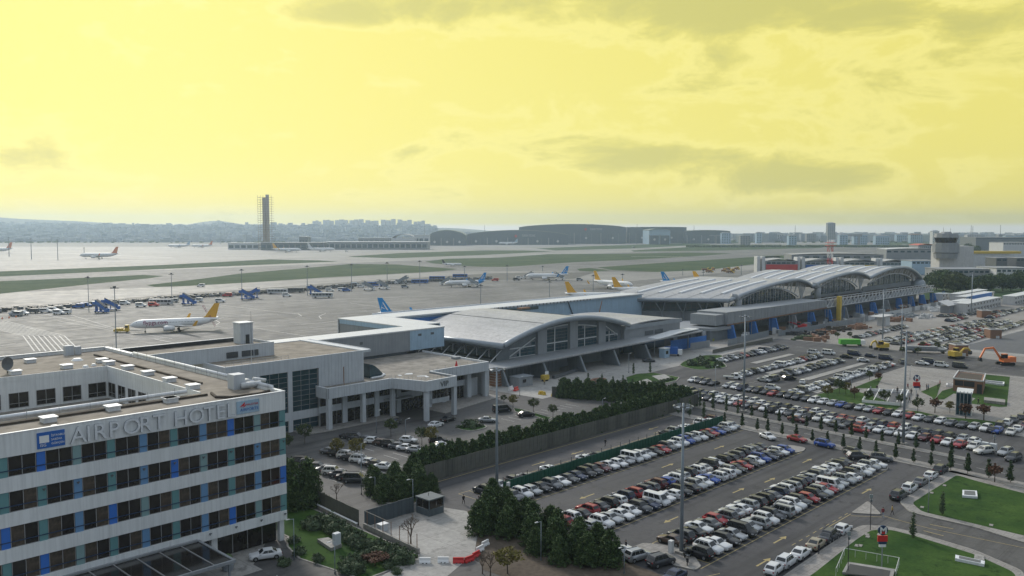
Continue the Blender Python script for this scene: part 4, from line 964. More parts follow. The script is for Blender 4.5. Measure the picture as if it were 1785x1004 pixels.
# fire station row
Yf=915
for i,(p0,p1,mm) in enumerate(((1320,1392,'red'),(1392,1462,'bluep'),(1462,1535,'yel'),(1535,1592,'offwhite'))):
    nm=['red','blue and white','yellow','plain grey'][i]
    o=TW('fire_station_hall',f'grey service hall with {nm} door band, beyond the large terminal roof','building',(p0-CX)/F*Yf,Yf+i*4,0,'row of airport service halls')
    w=(p1-p0)/F*Yf
    for a in (0,.12): lp(o,'pier',MB().box(a*w,a*w+3.2,0,12,0,17.5-i*.8),'offwhite')
    lp(o,'wall',MB().box(.2*w,w-.1,1,30,0,12.5-i*.5),'greyclad2'); lp(o,'door_band',MB().box(.22*w,w-.5,.6,1,3,9-i*.5),mm)
    lp(o,'roof',MB().loft([[(x,.5,z),(x,30,z),(x,30,z-.4),(x,.5,z-.4)] for x,z in [(.2*w+(.8*w)*q/8,12.6-i*.5+2.6*math.sin(math.pi*q/8)) for q in range(9)]]),'metalroof')
    for j in range(6): lp(o,'window',MB().box(.24*w+j*.12*w,.24*w+(j+.8)*.12*w,.85,1,9.6-i*.5,11.4-i*.5),'glassb')
for i,(p0,p1,pyt,Y,mm,lb) in enumerate(((1380,1540,441,1060,'metalroof','second row of pale vaulted halls behind the service halls'),(1545,1650,432,1150,'offwhite','long white hall with blue trim left of the tower'),(1600,1630,425,1300,'red','red-roofed hall far behind the white hall'))):
    x0=(p0-CX)/F*Y;w=(p1-p0)/F*Y;zt_=48-(pyt-397)/F*Y
    o=TW('service_hall',lb,'building',x0,Y); lp(o,'wall',MB().box(0,w,0,30,0,zt_-2),'greyclad2'); lp(o,'roof',MB().loft([[(x,-.5,z),(x,31,z),(x,31,z-.4),(x,-.5,z-.4)] for x,z in [(w*q/12,zt_-1.8+1.8*math.sin(math.pi*q/12)) for q in range(13)]]),mm)
    for j in range(9): lp(o,'window',MB().box(w*(j+.1)/9,w*(j+.7)/9,-.15,0,zt_-6,zt_-4),'glassb')
# radar mast, red and white lattice
Ym=860
o=TW('radar_mast','red and white lattice radar mast beyond the terminal roof','mast',(1447-CX)/F*Ym,Ym)
for s in range(6):
    mb=MB(); z0=s*6;z1=z0+6
    for sx in (-1,1):
        for sy in (-1,1): mb.tube((sx*2,sy*2,z0),(sx*2,sy*2,z1),.25,n=4)
    mb.tube((-2,-2,z0),(2,-2,z1),.16,n=4).tube((2,-2,z0),(-2,-2,z1),.16,n=4).tube((-2,2,z0),(-2,-2,z1),.16,n=4).tube((2,-2,z0),(2,2,z1),.16,n=4)
    lp(o,'lattice_section',mb,'red' if s%2==0 else 'white')
lp(o,'platform',MB().box(-4,4,-4,4,30,30.5).box(-4,4,-4,4,33,33.4),'red')
# ---------------------------------------------------------------- hangars
M['hang']=mat('hangar_cladding',(.075,.10,.125),.6,c2=(.10,.13,.155),scale=.02)
M['hangroof']=mat('hangar_roof',(.16,.19,.17),.6,c2=(.20,.23,.21),scale=.02)
def hangar(label,p0,p1,pye,pyr,Y,doors,sgn=None,dep=120,mm='hang'):
    x0=(p0-CX)/F*Y;w=(p1-p0)/F*Y;ze=48-(pye-397)/F*Y;zr_=48-(pyr-397)/F*Y
    o=TW('hangar',label,'hangar',x0,Y)
    lp(o,'wall',MB().box(0,w,0,dep,0,ze),mm)
    lp(o,'roof',MB().loft([[(x,-2,z),(x,dep,z),(x,dep,z-1.5),(x,-2,z-1.5)] for x,z in [(w*q/14,ze+.2+(zr_-ze)*math.sin(math.pi*q/14)**.7) for q in range(15)]]),'hangroof')
    lp(o,'fascia',MB().loft([[(x,-1.4,z-1.6),(x,-1,z-1.6),(x,-1,ze-1),(x,-1.4,ze-1)] for x,z in [(w*q/14,ze+1.8+(zr_-ze)*math.sin(math.pi*q/14)**.7) for q in range(15)]]),'lblue' if mm=='lblue' else mm)
    for i in range(doors):
        a=w*(i+.08)/doors;c=w*(i+.92)/doors; dh=ze*.62
        d=lp(o,'door',MB().box(a,c,-1.2,0,0,dh),'greyclad')
        for j in range(4): lp(o,'leaf',MB().box(a+(c-a)*(j+.04)/4,a+(c-a)*(j+.96)/4,-1.7,-1.2,0,dh),'hang',parent=d)
        lp(o,'door_post',MB().box(a-3,a-.5,-2,0,0,dh+2),'greyclad2'); lp(o,'roundel',MB().tube(((a+c)/2,-2,dh*.55),((a+c)/2,-1.75,dh*.55),3.5,3.5,10),'containers')
    return o,w,ze
hangar('nearest green-roofed hangar left of the hangar row',747,812,410,401,2350,3)
h,w,ze=hangar('long dark hangar left of the tall hangar',812,990,409,401,2450,5)
o_=put_text('TURKISH TECHNIC',9,h,(w*.55,-2.5,ze*.8),M['containers'],width=38); lp(h,'sign_roundel',MB().tube((w*.49,-2.2,ze*.86),(w*.49,-1.9,ze*.86),4,4,10),'red')
h,w,ze=hangar('tallest dark hangar with low curved roof',905,1091,396,390.5,2620,4)
o_=put_text('TURKISH TECHNIC',9,h,(w*.66,-2.5,ze*.82),M['containers'],width=38); lp(h,'sign_roundel',MB().tube((w*.62,-2.2,ze*.87),(w*.62,-1.9,ze*.87),4,4,10),'red')
hangar('dark flat hangar right of the tall hangar',1093,1196,396,395.5,2700,2)
hangar('pale blue hangar at the right of the row',1131,1168,401,399,2500,2,mm='lblue')
hangar('low grey hangar at the far right end',1196,1272,403,401,2650,3)
# low arrival buildings left of hangars, with vaulted pale shed
def lowb(label,p0,p1,pyt,Y,mm,nm='terminal_block',arc=0,dep=30,win=True):
    x0=(p0-CX)/F*Y;w=(p1-p0)/F*Y;zt_=max(3,48-(pyt-397)/F*Y)
    o=TW(nm,label,'building',x0,Y); lp(o,'wall',MB().box(0,w,0,dep,0,zt_-arc*.8),mm)
    if arc: lp(o,'roof',MB().loft([[(x,-1,z),(x,dep,z),(x,dep,z-.8),(x,-1,z-.8)] for x,z in [(w*q/10,zt_-arc+arc*math.sin(math.pi*q/10)**.6) for q in range(11)]]),'metalroof')
    else: lp(o,'roof',MB().box(-1,w+1,-1,dep+1,zt_,zt_+.8),'offwhite')
    if win:
        n=max(3,int(w/12))
        for i in range(n): lp(o,'window',MB().box(w*(i+.1)/n,w*(i+.85)/n,-.3,0,zt_*.25,zt_*.72),'glassb')
lowb('long low grey building in front of the unfinished tower',398,452,424,1900,'offwhite'); lowb('long low blue-glazed building right of the unfinished tower',455,565,423,1850,'steeld')
lowb('low cargo building with pale roof between tower and hangars',565,745,422,1900,'greyclad2',dep=60); lowb('small dark block on the low building roofline',522,537,413,1960,'greyclad')
lowb('pale vaulted shed left of the hangars',682,725,408,2150,'offwhite','shed',12,60,False); lowb('white block beside the vaulted shed',722,748,410,2180,'offwhite')
lowb('grey low block under the far city, left of the vaulted shed',625,680,415,2150,'greyclad2')
M['dirtc']=mat('raw_concrete',(.30,.26,.21),.85,c2=(.42,.37,.30),scale=.1)
# unfinished tower wrapped in scaffolding
Yt=1900; x0=(465-CX)/F*Yt
o=TW('unfinished_tower','unfinished concrete tower wrapped in scaffolding on the far side of the airfield','tower',x0,Yt)
ht=48-(338-397)/F*Yt
lp(o,'shaft',MB().box(-6.5,-1,-4,4,0,ht-8),'dirtc'); lp(o,'shaft',MB().box(1,6.5,-4,4,0,ht-2),'dirtc')
lv=MB(); z=4
while z<ht-4:
    lv.tube((-15,-9,z),(15,-9,z),.4,n=4).tube((-15,9,z),(-15,-9,z),.4,n=4).tube((15,9,z),(15,-9,z),.4,n=4); z+=5
for x in (-15,-9,-3,3,9,15): lv.tube((x,-9,0),(x,-9,ht-4),.35,n=4)
lp(o,'scaffold',lv,'brick')['kind']='stuff'
# ================================================================ FAR LAND
def terrain(name,fn,x0,x1,y0,y1,nx,ny,m):
    mb=MB()
    for j in range(ny+1):
        for i in range(nx+1):
            x=x0+(x1-x0)*i/nx;y=y0+(y1-y0)*j/ny; mb.v.append((x,y,fn(x,y)))
    for j in range(ny):
        for i in range(nx): a=j*(nx+1)+i; mb._f((a,a+1,a+nx+2,a+nx+1))
    o=link(name,mb.mesh(name,m,True)); o['kind']='structure'; return o
M['far']=mat('far_land',(.09,.12,.12),.95,c2=(.17,.19,.19),scale=.004,world=True)
def sst(a,b,x): t=min(1,max(0,(x-a)/(b-a))); return t*t*(3-2*t)
def fz(x,y):
    left=1-sst(-600,300,x)
    z=-6+left*(sst(2900,5000,y)*54)
    pxx=CX+x/y*F; 
    z+=sst(4900,5900,y)*(1-sst(6000,6900,y))*(max(0,95*math.exp(-((pxx+120)/190)**2)+26*math.exp(-((pxx-130)/140)**2)+44*math.exp(-((pxx-375)/52)**2)+4*math.sin(x*.006)*left))
    return z
terrain('hill',fz,-5200,1800,2750,7000,110,60,M['far'])
M['sea']=mat('sea_surface',(.25,.30,.34),.25,c2=(.32,.37,.40),scale=.01,world=True)
sheet('sea',[(-800,4300),(5600,4300),(5600,7200),(-800,7200)],-.5,M['sea'],world=False)
cm=leafmat('far_city',(.15,.20,.25),(.56,.59,.62)); cm.node_tree.nodes['Principled BSDF'].inputs['Roughness'].default_value=.8  # distance haze painted into the house colours: paler and bluer
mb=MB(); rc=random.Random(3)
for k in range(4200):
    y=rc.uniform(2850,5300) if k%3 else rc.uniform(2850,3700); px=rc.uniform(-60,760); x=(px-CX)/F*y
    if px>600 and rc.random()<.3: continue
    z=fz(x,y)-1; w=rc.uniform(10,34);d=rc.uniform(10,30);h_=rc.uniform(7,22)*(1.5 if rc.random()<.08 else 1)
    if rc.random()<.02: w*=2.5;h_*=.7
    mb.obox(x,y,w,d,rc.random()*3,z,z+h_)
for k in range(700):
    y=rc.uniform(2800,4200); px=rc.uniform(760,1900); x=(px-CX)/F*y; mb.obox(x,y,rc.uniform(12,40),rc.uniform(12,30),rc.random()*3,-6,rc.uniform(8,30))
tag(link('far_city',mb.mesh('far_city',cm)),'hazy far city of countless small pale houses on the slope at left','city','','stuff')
tr=MB(); 
for k in range(1500):
    y=rc.uniform(2120,2240) if k%2 else rc.uniform(2750,3300); px=rc.uniform(1200,1850) if k%2 else rc.uniform(-60,1850); x=(px-CX)/F*y
    r_=rc.uniform(4,9); tr.sphere((x,y,1),r_,3,.8)
tag(link('far_tree_belt',tr.mesh('far_tree_belt',M['leafdark'])),'dark far belt of trees along the edge of the airfield','trees','','stuff')
# ridge apartments
for i,(p0,p1,pt) in enumerate(((545,560,384),(563,582,383),(584,607,382.5),(609,634,382),(637,660,382.5),(664,690,382),(693,718,382.5),(721,741,384))):
    Y=4900; x0=(p0-CX)/F*Y; w=(p1-p0)/F*Y; zt_=48-(pt-397)/F*Y; zb=fz(x0,Y)-3
    o=TW('apartment_block',f'{ordn(i)} block from the left in the ridge-top row of tall apartment blocks','building',x0,Y,zb,'ridge-top apartment blocks')
    n=3
    for q in range(n): lp(o,'tower_block',MB().box(w*q/n+2,w*(q+1)/n-2,0,30,0,zt_-zb-rc.random()*8),'offwhite')
# right-hand skyline, each block its own
i=0; p=1236
while p<1800:
    w_=rc.uniform(8,26); Y=rc.uniform(2250,3000); 
    top=rc.choice([403,407,408,409,410,411,412,406]) if p<1700 else rc.choice([404,407,409,411])
    if abs(p-1435)<9: top=389;w_=13
    x0=(p-CX)/F*Y;w=w_/F*Y;zt_=48-(top-397)/F*Y
    nm=rc.choice(['pale grey','cream','pale grey','pale blue-grey','white','pale blue-grey']); 
    tall=' tall' if top<400 else ''
    o=TW('apartment_building',f'{nm}{tall} apartment building in the far right skyline, {ordn(i)} from the left','building',x0,Y,0,'apartment buildings on the far right skyline')
    lp(o,'wall',MB().box(0,w,0,18,0,zt_),{'pale grey':'greyclad2','cream':'containers','white':'offwhite','pale blue-grey':'lblue'}[nm]); 
    lp(o,'roof',MB().loft([[(-1,-1,zt_),(w+1,-1,zt_),(w+1,19,zt_),(-1,19,zt_)],[(w*.35,6,zt_+3.2),(w*.65,6,zt_+3.2),(w*.65,12,zt_+3.2),(w*.35,12,zt_+3.2)]]),rc.choice(['brick','greyclad','greyclad2']))
    wn=MB(); nn=max(2,int(w/6)); z=2.5
    while z<zt_-3:
        for q in range(nn): wn.box(w*(q+.2)/nn,w*(q+.7)/nn,-.25,0,z,z+2)
        z+=5.
    lp(o,'windows',wn,'glassb')['kind']='stuff'; i+=1; p+=w_*rc.uniform(.8,2.3)
# ================================================================ MASTS
def mast(label,u,v,h,r0=.32,r1=.14,heads=6,hr=1.3,group='lighting masts'):
    t=T('light_mast',label,'light mast',u,v,0,0,group)
    t.part('pole',MB().cyl(u,v,.4,h,r0,r1,10),M['mast'],smooth=True); t.part('base',MB().box(u-.7,u+.7,v-.7,v+.7,0,.45),M['kerb'])
    mb=MB().path([(u+hr*math.cos(2*math.pi*i/10),v+hr*math.sin(2*math.pi*i/10),h-.4) for i in range(11)],.07,5)
    mb.tube((u-hr,v,h-.4),(u+hr,v,h-.4),.06,n=4).tube((u,v-hr,h-.4),(u,v+hr,h-.4),.06,n=4)
    t.part('head_ring',mb,M['steeld'])
    fl=MB().box(-.28,.28,-.1,.14,-.28,.2).mesh('floodlight',M['steel'])
    for i in range(heads):
        a=2*math.pi*i/heads; o=t.inst('floodlight',fl,(u+hr*math.cos(a),v+hr*math.sin(a),h-.55),rz=a)
        o.rotation_euler=(R(35),0,a+R(90))
    return t
mast('tall lighting mast rising from the near end of the green wall',107.7,107.8,23.2)
mast('tall lighting mast beside the motorcycles at the bottom of the car park',106.5,68.1,22.5)
mast('tall lighting mast at the kerb left of the metro sign plaza',195.4,68.1,25.5)
mast('tall lighting mast at the kerb by the left part of middle lot',201.6,110.6,25.5)
mast('lighting mast by the parked yellow digger beyond the cross street',370.8,139.,22,heads=4); mast('short lighting mast behind the brick shelter among construction vehicles',346.1,122.5,18,heads=4)
mast('lighting mast at the corner of the container offices',508.4,143.8,24,heads=4)
mt=[(203,612,500,'rising just behind the hotel roof'),(155,543,483,'left of the hotel mast, by the carts line'),(300,532,477,'above the parked airliner with yellow tail'),(422,522,470,'beside the first large group of blue steps'),(536,515,464,'right of the dark bus by the carts line'),(613,508,461,'left of the grey steps beside blue vehicles'),(675,500,458,'between two sets of passenger steps'),(732,499,455,'in front of the blue bus'),(810,487,464,'behind the blue-tailed airliner'),(838,530,497,'standing in front of the long white corridor roof'),(884,490,463,'between the two blue-tailed airliners'),(946,473,464,'behind the second blue-tailed airliner'),(958,518,491,'just left of a yellow tail fin'),(1034,508,480,'between two yellow tail fins'),(1085,500,478,'right of the yellow tail pair'),(16,447,414,'leftmost on the far apron'),(55,452,416,'second on the far apron'),(101,453,418,'third on the far apron'),(147,448,432,'in front of the far orange-tailed airliner'),(1190,480,470,'right of a blue tail fin'),(1226,487,474,'right of the last yellow tail fin'),(1292,479,462,'above the large terminal roof'),(385,425,405,'on the far side, left of the unfinished tower'),(430,425,408,'on the far side, second left of the tower'),(480,425,408,'on the far side, just right of the tower'),(658,424,393,'in front of the far low buildings')]
for px,py,pt,d in mt:
    x,y=PX(px,py); u,v=UV(x,y); h=48-(pt-397)/F*y
    if px==203: h=25
    t=T('apron_mast','apron floodlight mast '+d,'light mast',u,v,0,0,'floodlight masts on the apron')
    s=max(1,y/500)
    t.part('pole',MB().cyl(u,v,0,h,.22*s,.13*s,6),M['mast']); t.part('head',MB().obox(u,v,3.2,.5*s,-R(46)+math.pi*.0,h-.5,h-.1).obox(u,v,1.0,.5*s,0,h-.1,h+.5),M['steeld'])
# ================================================================ AIRCRAFT
def airliner(label,px,py,length_px,ang,fin,titles=None,tail=None,group='parked airliners',sc_=None,spread=1.,winglet=None,h0=0.):
    x,y=PX(px,py); s=sc_ or length_px*y/F/(37.6*max(.35,abs(math.cos(ang))))
    u,v=UV(x,y); t=T('airliner',label,'airliner',u,v,h0,-ROT+ang,group); t.e.scale=(s,)*3
    L_=37.6; r=1.98; zc=3.75
    st=[(18.8,.05,-.45),(18.3,.55,-.35),(17.5,1.05,-.2),(16.4,1.5,-.08),(15,1.85,0),(13.3,r,0),(-7,r,0),(-10,1.85,.12),(-13,1.45,.42),(-16,.85,.9),(-18.4,.28,1.3)]
    n=16; mb=MB(); mb.s=True; rings=[[(a,rr*math.sin(2*math.pi*i/n),zc+dz+rr*math.cos(2*math.pi*i/n)) for i in range(n)] for a,rr,dz in st]
    mb.loft(rings); fus=lp(t,'fuselage',mb,'white')
    for sd in (-1,1):
        lp(t,'wing',MB().loft([[(3.8,sd*1.6,2.6),(-2.2,sd*1.6,2.5),(-2.2,sd*1.6,2.75),(3.4,sd*1.6,3.1)],[(-.6,sd*7,3.0),(-3.4,sd*7,2.95),(-3.4,sd*7,3.1),(-.8,sd*7,3.3)],[(-5.4,sd*17,3.75),(-7.0,sd*17,3.72),(-7.0,sd*17,3.82),(-5.5,sd*17,3.9)]]),'offwhite')
        lp(t,'winglet',MB().loft([[(-5.4,sd*17,3.75),(-7.0,sd*17,3.75),(-7.0,sd*17.1,3.75),(-5.4,sd*17.1,3.75)],[(-6.9,sd*17.7,6.0),(-7.8,sd*17.7,6.0),(-7.8,sd*17.8,6.0),(-6.9,sd*17.8,6.0)]]),winglet or fin)
        lp(t,'engine',MB().loft([[(a,sd*5.8+rr*math.cos(2*math.pi*i/12),2.0+rr*math.sin(2*math.pi*i/12)) for i in range(12)] for a,rr in ((5.3,.75),(5.4,1.05),(4.5,1.2),(2.6,1.15),(.8,.75))]),'white',smooth=True)
        lp(t,'intake',MB().tube((5.42,sd*5.8,2.0),(5.45,sd*5.8,2.0),.8,.8,12),'dark'); lp(t,'pylon',MB().box(.5,3.6,sd*5.8-.12,sd*5.8+.12,2.9,3.2),'offwhite')
        lp(t,'tailplane',MB().loft([[(-14.2,sd*.6,4.7),(-17.4,sd*.6,4.7),(-17.4,sd*.6,4.95),(-14.4,sd*.6,4.95)],[(-17.1,sd*6.2,5.2),(-18.7,sd*6.2,5.2),(-18.7,sd*6.2,5.3),(-17.2,sd*6.2,5.3)]]),'offwhite')
        lp(t,'main_gear',MB().tube((-1.2,sd*3.8,.55),(-1.2,sd*3.8,2.8),.16,n=6).tube((-1.2,sd*3.5,.56),(-1.2,sd*4.1,.56),.56,n=10),'black')
    lp(t,'nose_gear',MB().tube((12.6,0,.4),(12.6,0,2.4),.12,n=6).tube((12.6,-.3,.38),(12.6,.3,.38),.38,n=10),'black')
    fn=lp(t,'fin',MB().loft([[(-10.8,-.16,5.4),(-17.0,-.16,5.0),(-17.0,.16,5.0),(-10.8,.16,5.4)],[(-12.4,-.16,6.2),(-17.2,-.14,6.2),(-17.2,.14,6.2),(-12.4,.16,6.2)],[(-16.4,-.1,11.8),(-18.6,-.1,11.8),(-18.6,.1,11.8),(-16.4,.1,11.8)]]),fin)
    if tail: lp(t,'tail_paint',MB().loft([[(a,rr*1.012*math.sin(2*math.pi*i/n),zc+dz+rr*1.012*math.cos(2*math.pi*i/n)) for i in range(n)] for a,rr,dz in ((-10.8,1.79,.18),(-13,1.45,.42),(-16,.85,.9))],caps=False),tail)
    wn=MB()
    for sd in (-1,1):
        for k_ in range(34): a=12.2-k_*.62; wn.box(a-.12,a+.12,sd*1.93-.03,sd*1.93+.03,zc+.28,zc+.62)
    lp(t,'cabin_windows',wn,'steeld')['kind']='stuff'
    cw_=MB(); 
    for sd in (-1,1): cw_.poly([(16.9,sd*1.02,4.1),(15.9,sd*1.5,4.1),(15.9,sd*1.36,4.7),(16.8,sd*.86,4.62)][::sd])
    cw_.poly([(17.15,-.95,4.1),(17.15,.95,4.1),(16.75,.8,4.68),(16.75,-.8,4.68)]); lp(t,'cockpit_window',cw_,'dark')
    if titles:
        me=text(titles[0],1.,.03,.0).copy(); me.materials.append(M[titles[1]])
        for sd in (1,):
            o=link('titles',me,t.e); w_=titles[2]; o.scale=(w_/me['w'],titles[3],1); o.location=(titles[4],sd*1.99,zc-.25); o.rotation_euler=(R(90),0,R(180) if sd>0 else 0)
    return t,fn
def fin_text(t,s,size,w,x,z,mt,tilt,side=1):
    me=text(s,1.,.02,.0).copy(); me.materials.append(M[mt])
    for sd in (1,-1):
        o=link('tail_lettering',me,t.e); o.scale=(w/me['w'],size,1); o.location=(x,sd*.2,z); 
        o.rotation_euler=(R(90),(-tilt if sd>0 else tilt) ,R(180) if sd>0 else 0)
def aj(t):
    for sd in (1,-1):
        y=.2*sd; mb=MB()
        mb.poly([(-13.6,y,6.3),(-14.3,y,6.3),(-16.1,y,9.3),(-16.2,y,10.2)]); mb.poly([(-16.1,y,10.2),(-16.3,y,9.2),(-16.9,y,6.3),(-17.1,y,6.3)]); mb.poly([(-14.6,y*1.02,6.6),(-16.8,y*1.02,7.4),(-16.8,y*1.02,7.9)])
        lp(t,'tail_emblem',mb,'white')
g='airliners on the stands'
a_,fn=airliner('white airliner with yellow tail and flypgs.com lettering being pushed by a tug',307,577,0,R(205),'yelp',('flypgs.com','magenta',9.8,2.7,13.4),group=g,sc_=1.05)
fin_text(a_,'PEGASUS',1.5,5.4,-13.6,6.0,'magenta',R(-62))
a_,fn=airliner('white airliner with blue tail facing left beside passenger steps, left one of two',812,500,72,R(202),'teal',group=g,tail='teal'); aj(a_)
a_,fn=airliner('white airliner with blue tail parked nose left, right one of two',954,488,76,R(185),'teal',group=g); aj(a_)
a_,fn=airliner('white airliner with yellow tail facing right, seen above the corridor roof',1068,503,62,R(-50),'yelp',group=g,tail=None,sc_=1.13)
a_,fn=airliner('airliner of which only a blue tail shows over the corridor roof',731,566,44,R(-4),'teal',group=g,sc_=1.13); aj(a_)
for px,py,ps,l in ((1041,527,1.13,'leftmost'),(1118,516,1.13,'middle'),(1253,502,1.13,'rightmost')):
    airliner(f'airliner seen mostly as a yellow tail behind the roofs, {l} of three',px,py,44,R(-4),'yelp',group=g,sc_=ps)
a_,fn=airliner('airliner of which only a blue tail shows behind the large terminal roof',1198,503,44,R(-4),'teal',group=g,sc_=1.13); aj(a_)
airliner('far airliner with orange tail facing left on the bright apron',173,451,66,R(185),'orange',group=g)
airliner('far airliner at the left edge with orange tail',-8,441,60,R(182),'orange',group=g)
airliner('small airliner with dark tail taxiing on the taxiway, facing right',788,464,36,R(-8),'dark',group=g)
airliner('distant white airliner with pale blue tail left of the unfinished tower',312,432,40,R(183),'lblue',group=g)
airliner('distant white airliner with orange tail left of the unfinished tower',352,432,38,R(183),'orange',group=g)
airliner('distant white airliner nose left below the unfinished tower',500,440,50,R(4),'yelp',group=g); airliner('distant white airliner right of the one below the tower',560,439,48,R(4),'offwhite',group=g)
airliner('white airliner with dark tail before the cargo building',702,433,34,R(183),'bluep',group=g)
for px,py,l,ang,fc,lb in ((886,427,34,184,'lblue','first before the hangars, pale tail'),(944,424,34,184,'teal','second before the hangars, blue tail'),(1013,422,34,183,'red','third before the hangars, red tail'),(1078,421,32,183,'teal','fourth before the hangars, blue tail'),(1112,420,38,4,'offwhite','fifth before the hangars, white tail'),(1173,419,34,183,'white','before the pale blue hangar'),(1230,417,30,186,'white','farthest right before the hangars')):
    airliner('distant white airliner parked '+lb,px,py,l,R(ang),fc,group=g)
# ================================================================ GROUND VEHICLES
def gsv(nm,label,cat,px,py,parts,ang=0.,s=1.,group='ground service vehicles on the apron',z=0):
    x,y=PX(px,py); u,v=UV(x,y); t=T(nm,label,cat,u,v,z,-ROT+ang,group); t.e.scale=(s,)*3
    for n_,mb,m_ in parts: lp(t,n_,mb,m_)
    return t
def wheels(L_,W_,r=.45): 
    mb=MB()
    for x in (-L_,L_):
        for y in (-W_,W_): mb.tube((x,y-.12,r),(x,y+.12,r),r,n=8)
    return ('wheels',mb,'black')
def steps(c='bluep'):
    mb=MB(); n=10
    for i in range(n): mb.box(-3.4+i*.62,-3.4+(i+1)*.62,-.9,.9,.9+i*.33,1.1+i*.33)
    cano=MB().loft([[(-3.6,-1,2.9),(-3.6,1,2.9),(-3.6,1,3.05),(-3.6,-1,3.05)],[(2.8,-1,6.6),(2.8,1,6.6),(2.8,1,6.75),(2.8,-1,6.75)],[(4.6,-1,6.6),(4.6,1,6.6),(4.6,1,6.75),(4.6,-1,6.75)]])
    side=MB()
    for sy in (-.98,.98): side.poly([(-3.5,sy,1),(2.8,sy,4.4),(2.8,sy,6.6),(-3.5,sy,2.9)]); side.poly([(2.8,sy,4.4),(4.5,sy,4.4),(4.5,sy,5.5),(2.8,sy,5.5)])
    return [('chassis',MB().box(-4,3.6,-1.1,1.1,.5,.95).box(-.2,.2,-.8,.8,.9,2.6).box(2.6,3,-.8,.8,.9,4.2).box(2.6,4.5,-.9,.9,4.1,4.4),c),('cab',MB().box(-4.6,-3.2,-1,1,.6,2.3),c),('stair_tread',mb,'steel'),('side_panel',side,'bluep' if c=='bluep' else 'steel'),('canopy',cano,'dark'),wheels(2.6,1.)]
stp=[(700,6,0)]
for px,py,c,an,l in ((176,545,'bluep',160,'leftmost by the carts'),(193,541,'bluep',200,'second from the left, blue'),(328,531,'bluep',170,'above the yellow tail'),(430,522,'bluep',200,'left one in the blue cluster'),(440,520,'bluep',10,'right one in the blue cluster'),(549,514,'bluep',170,'right of the dark bus'),(642,506,'white',190,'white, left of the blue bus'),(668,504,'white',170,'white, second left of the blue bus'),(702,495,'steel',350,'grey, just left of the blue bus'),(777,497,'white',355,'at the nose of the blue-tailed airliner'),(826,500,'white',170,'at the tail of the blue-tailed airliner'),(921,486,'white',355,'at the nose of the right blue-tailed airliner'),(975,488,'white',170,'at the tail of the right blue-tailed airliner')):
    gsv('passenger_steps','mobile passenger steps '+l,'passenger steps',px,py,steps(c),R(an),1.12,'mobile passenger steps on the apron')
def bus(c): 
    wn=MB(); 
    for sy in (-1.36,1.36):
        for i in range(6): wn.box(-5.6+i*1.9,-4.0+i*1.9,sy-.02,sy+.02,1.5,2.6)
    return [('body',MB().box(-6.2,6.2,-1.35,1.35,.5,3.1),c),('windows',wn,'dark'),wheels(4.,1.25,.5)]
for px,py,c,an,l in ((732,494,'bluep',0,'blue apron bus left of the blue-tailed airliner, nearer one'),(762,488,'bluep',3,'blue apron bus left of the blue-tailed airliner, second one'),(802,484,'bluep',3,'dark blue apron bus behind the blue-tailed airliner'),(512,510,'steeld',5,'dark apron bus left of the fifth mast'),(484,512,'offwhite',5,'white apron bus beside the dark bus'),(562,523-4,'offwhite',4,'white vehicle with long body right of the dark bus'),(281,531,'offwhite',5,'white high-sided truck in the carts line'),(655,499,'bluep',6,'blue apron bus behind the white steps')):
    gsv('apron_bus',l,'bus',px,py,bus(c),R(an),1.15,'buses on the apron')
def van_s(c): return [('body',MB().loft([[(2.3,-.9,.4),(2.3,.9,.4),(2.3,.85,1.0),(2.3,-.85,1.0)],[(1.4,-.95,.4),(1.4,.95,.4),(1.3,.9,1.2),(1.3,-.9,1.2)],[(.7,-.95,.4),(.7,.95,.4),(.6,.8,2.0),(.6,-.8,2.0)],[(-2.3,-.95,.4),(-2.3,.95,.4),(-2.3,.8,2.0),(-2.3,-.8,2.0)]]),c),('windows',MB().box(-2,.5,-.93,-.86,1.2,1.75).box(-2,.5,.86,.93,1.2,1.75),'dark'),wheels(1.5,.85,.35)]
rv=random.Random(5)
for i,(px,py,c) in enumerate(((26,549,'white'),(28,551,'steel'),(40,549,'white'),(57,546,'steeld'),(80,545,'white'),(93,543,'white'),(105,541,'steeld'),(103,548,'white'),(114,547,'white'),(137,537,'bluep'),(150,535,'bluep'),(162,533,'steel'),(218,531,'white'),(246,535,'white'),(268,534,'red'),(290,529,'white'),(302,527,'steel'),(345,526,'white'),(384,527,'white'),(396,517,'red'),(500,517,'white'),(596,507,'white'),(604,508,'bluep'),(610,503,'steeld'),(629,501,'white'),(645,497,'bluep'),(688,495,'white'),(695,492,'offwhite'),(706,502,'steel'),(575,508,'white'),(620,498,'lblue'),(541,503,'white'),(522,508,'white'),(863,490,'red'),(900,489,'steeld'),(905,486,'white'),(1010,489,'steel'),(604,448-9,'white'),(1104,433-1,'steel'),(350,500,'white'))):
    gsv('service_van',f"{ {'white':'white','steel':'grey','steeld':'dark','red':'red','bluep':'blue','lblue':'pale blue','offwhite':'cream'}[c]} service vehicle on the apron, {ordn(i)} along the line of parked ground equipment",'service vehicle',px,py,van_s(c),R(rv.choice([0,10,175,185])),1.35)
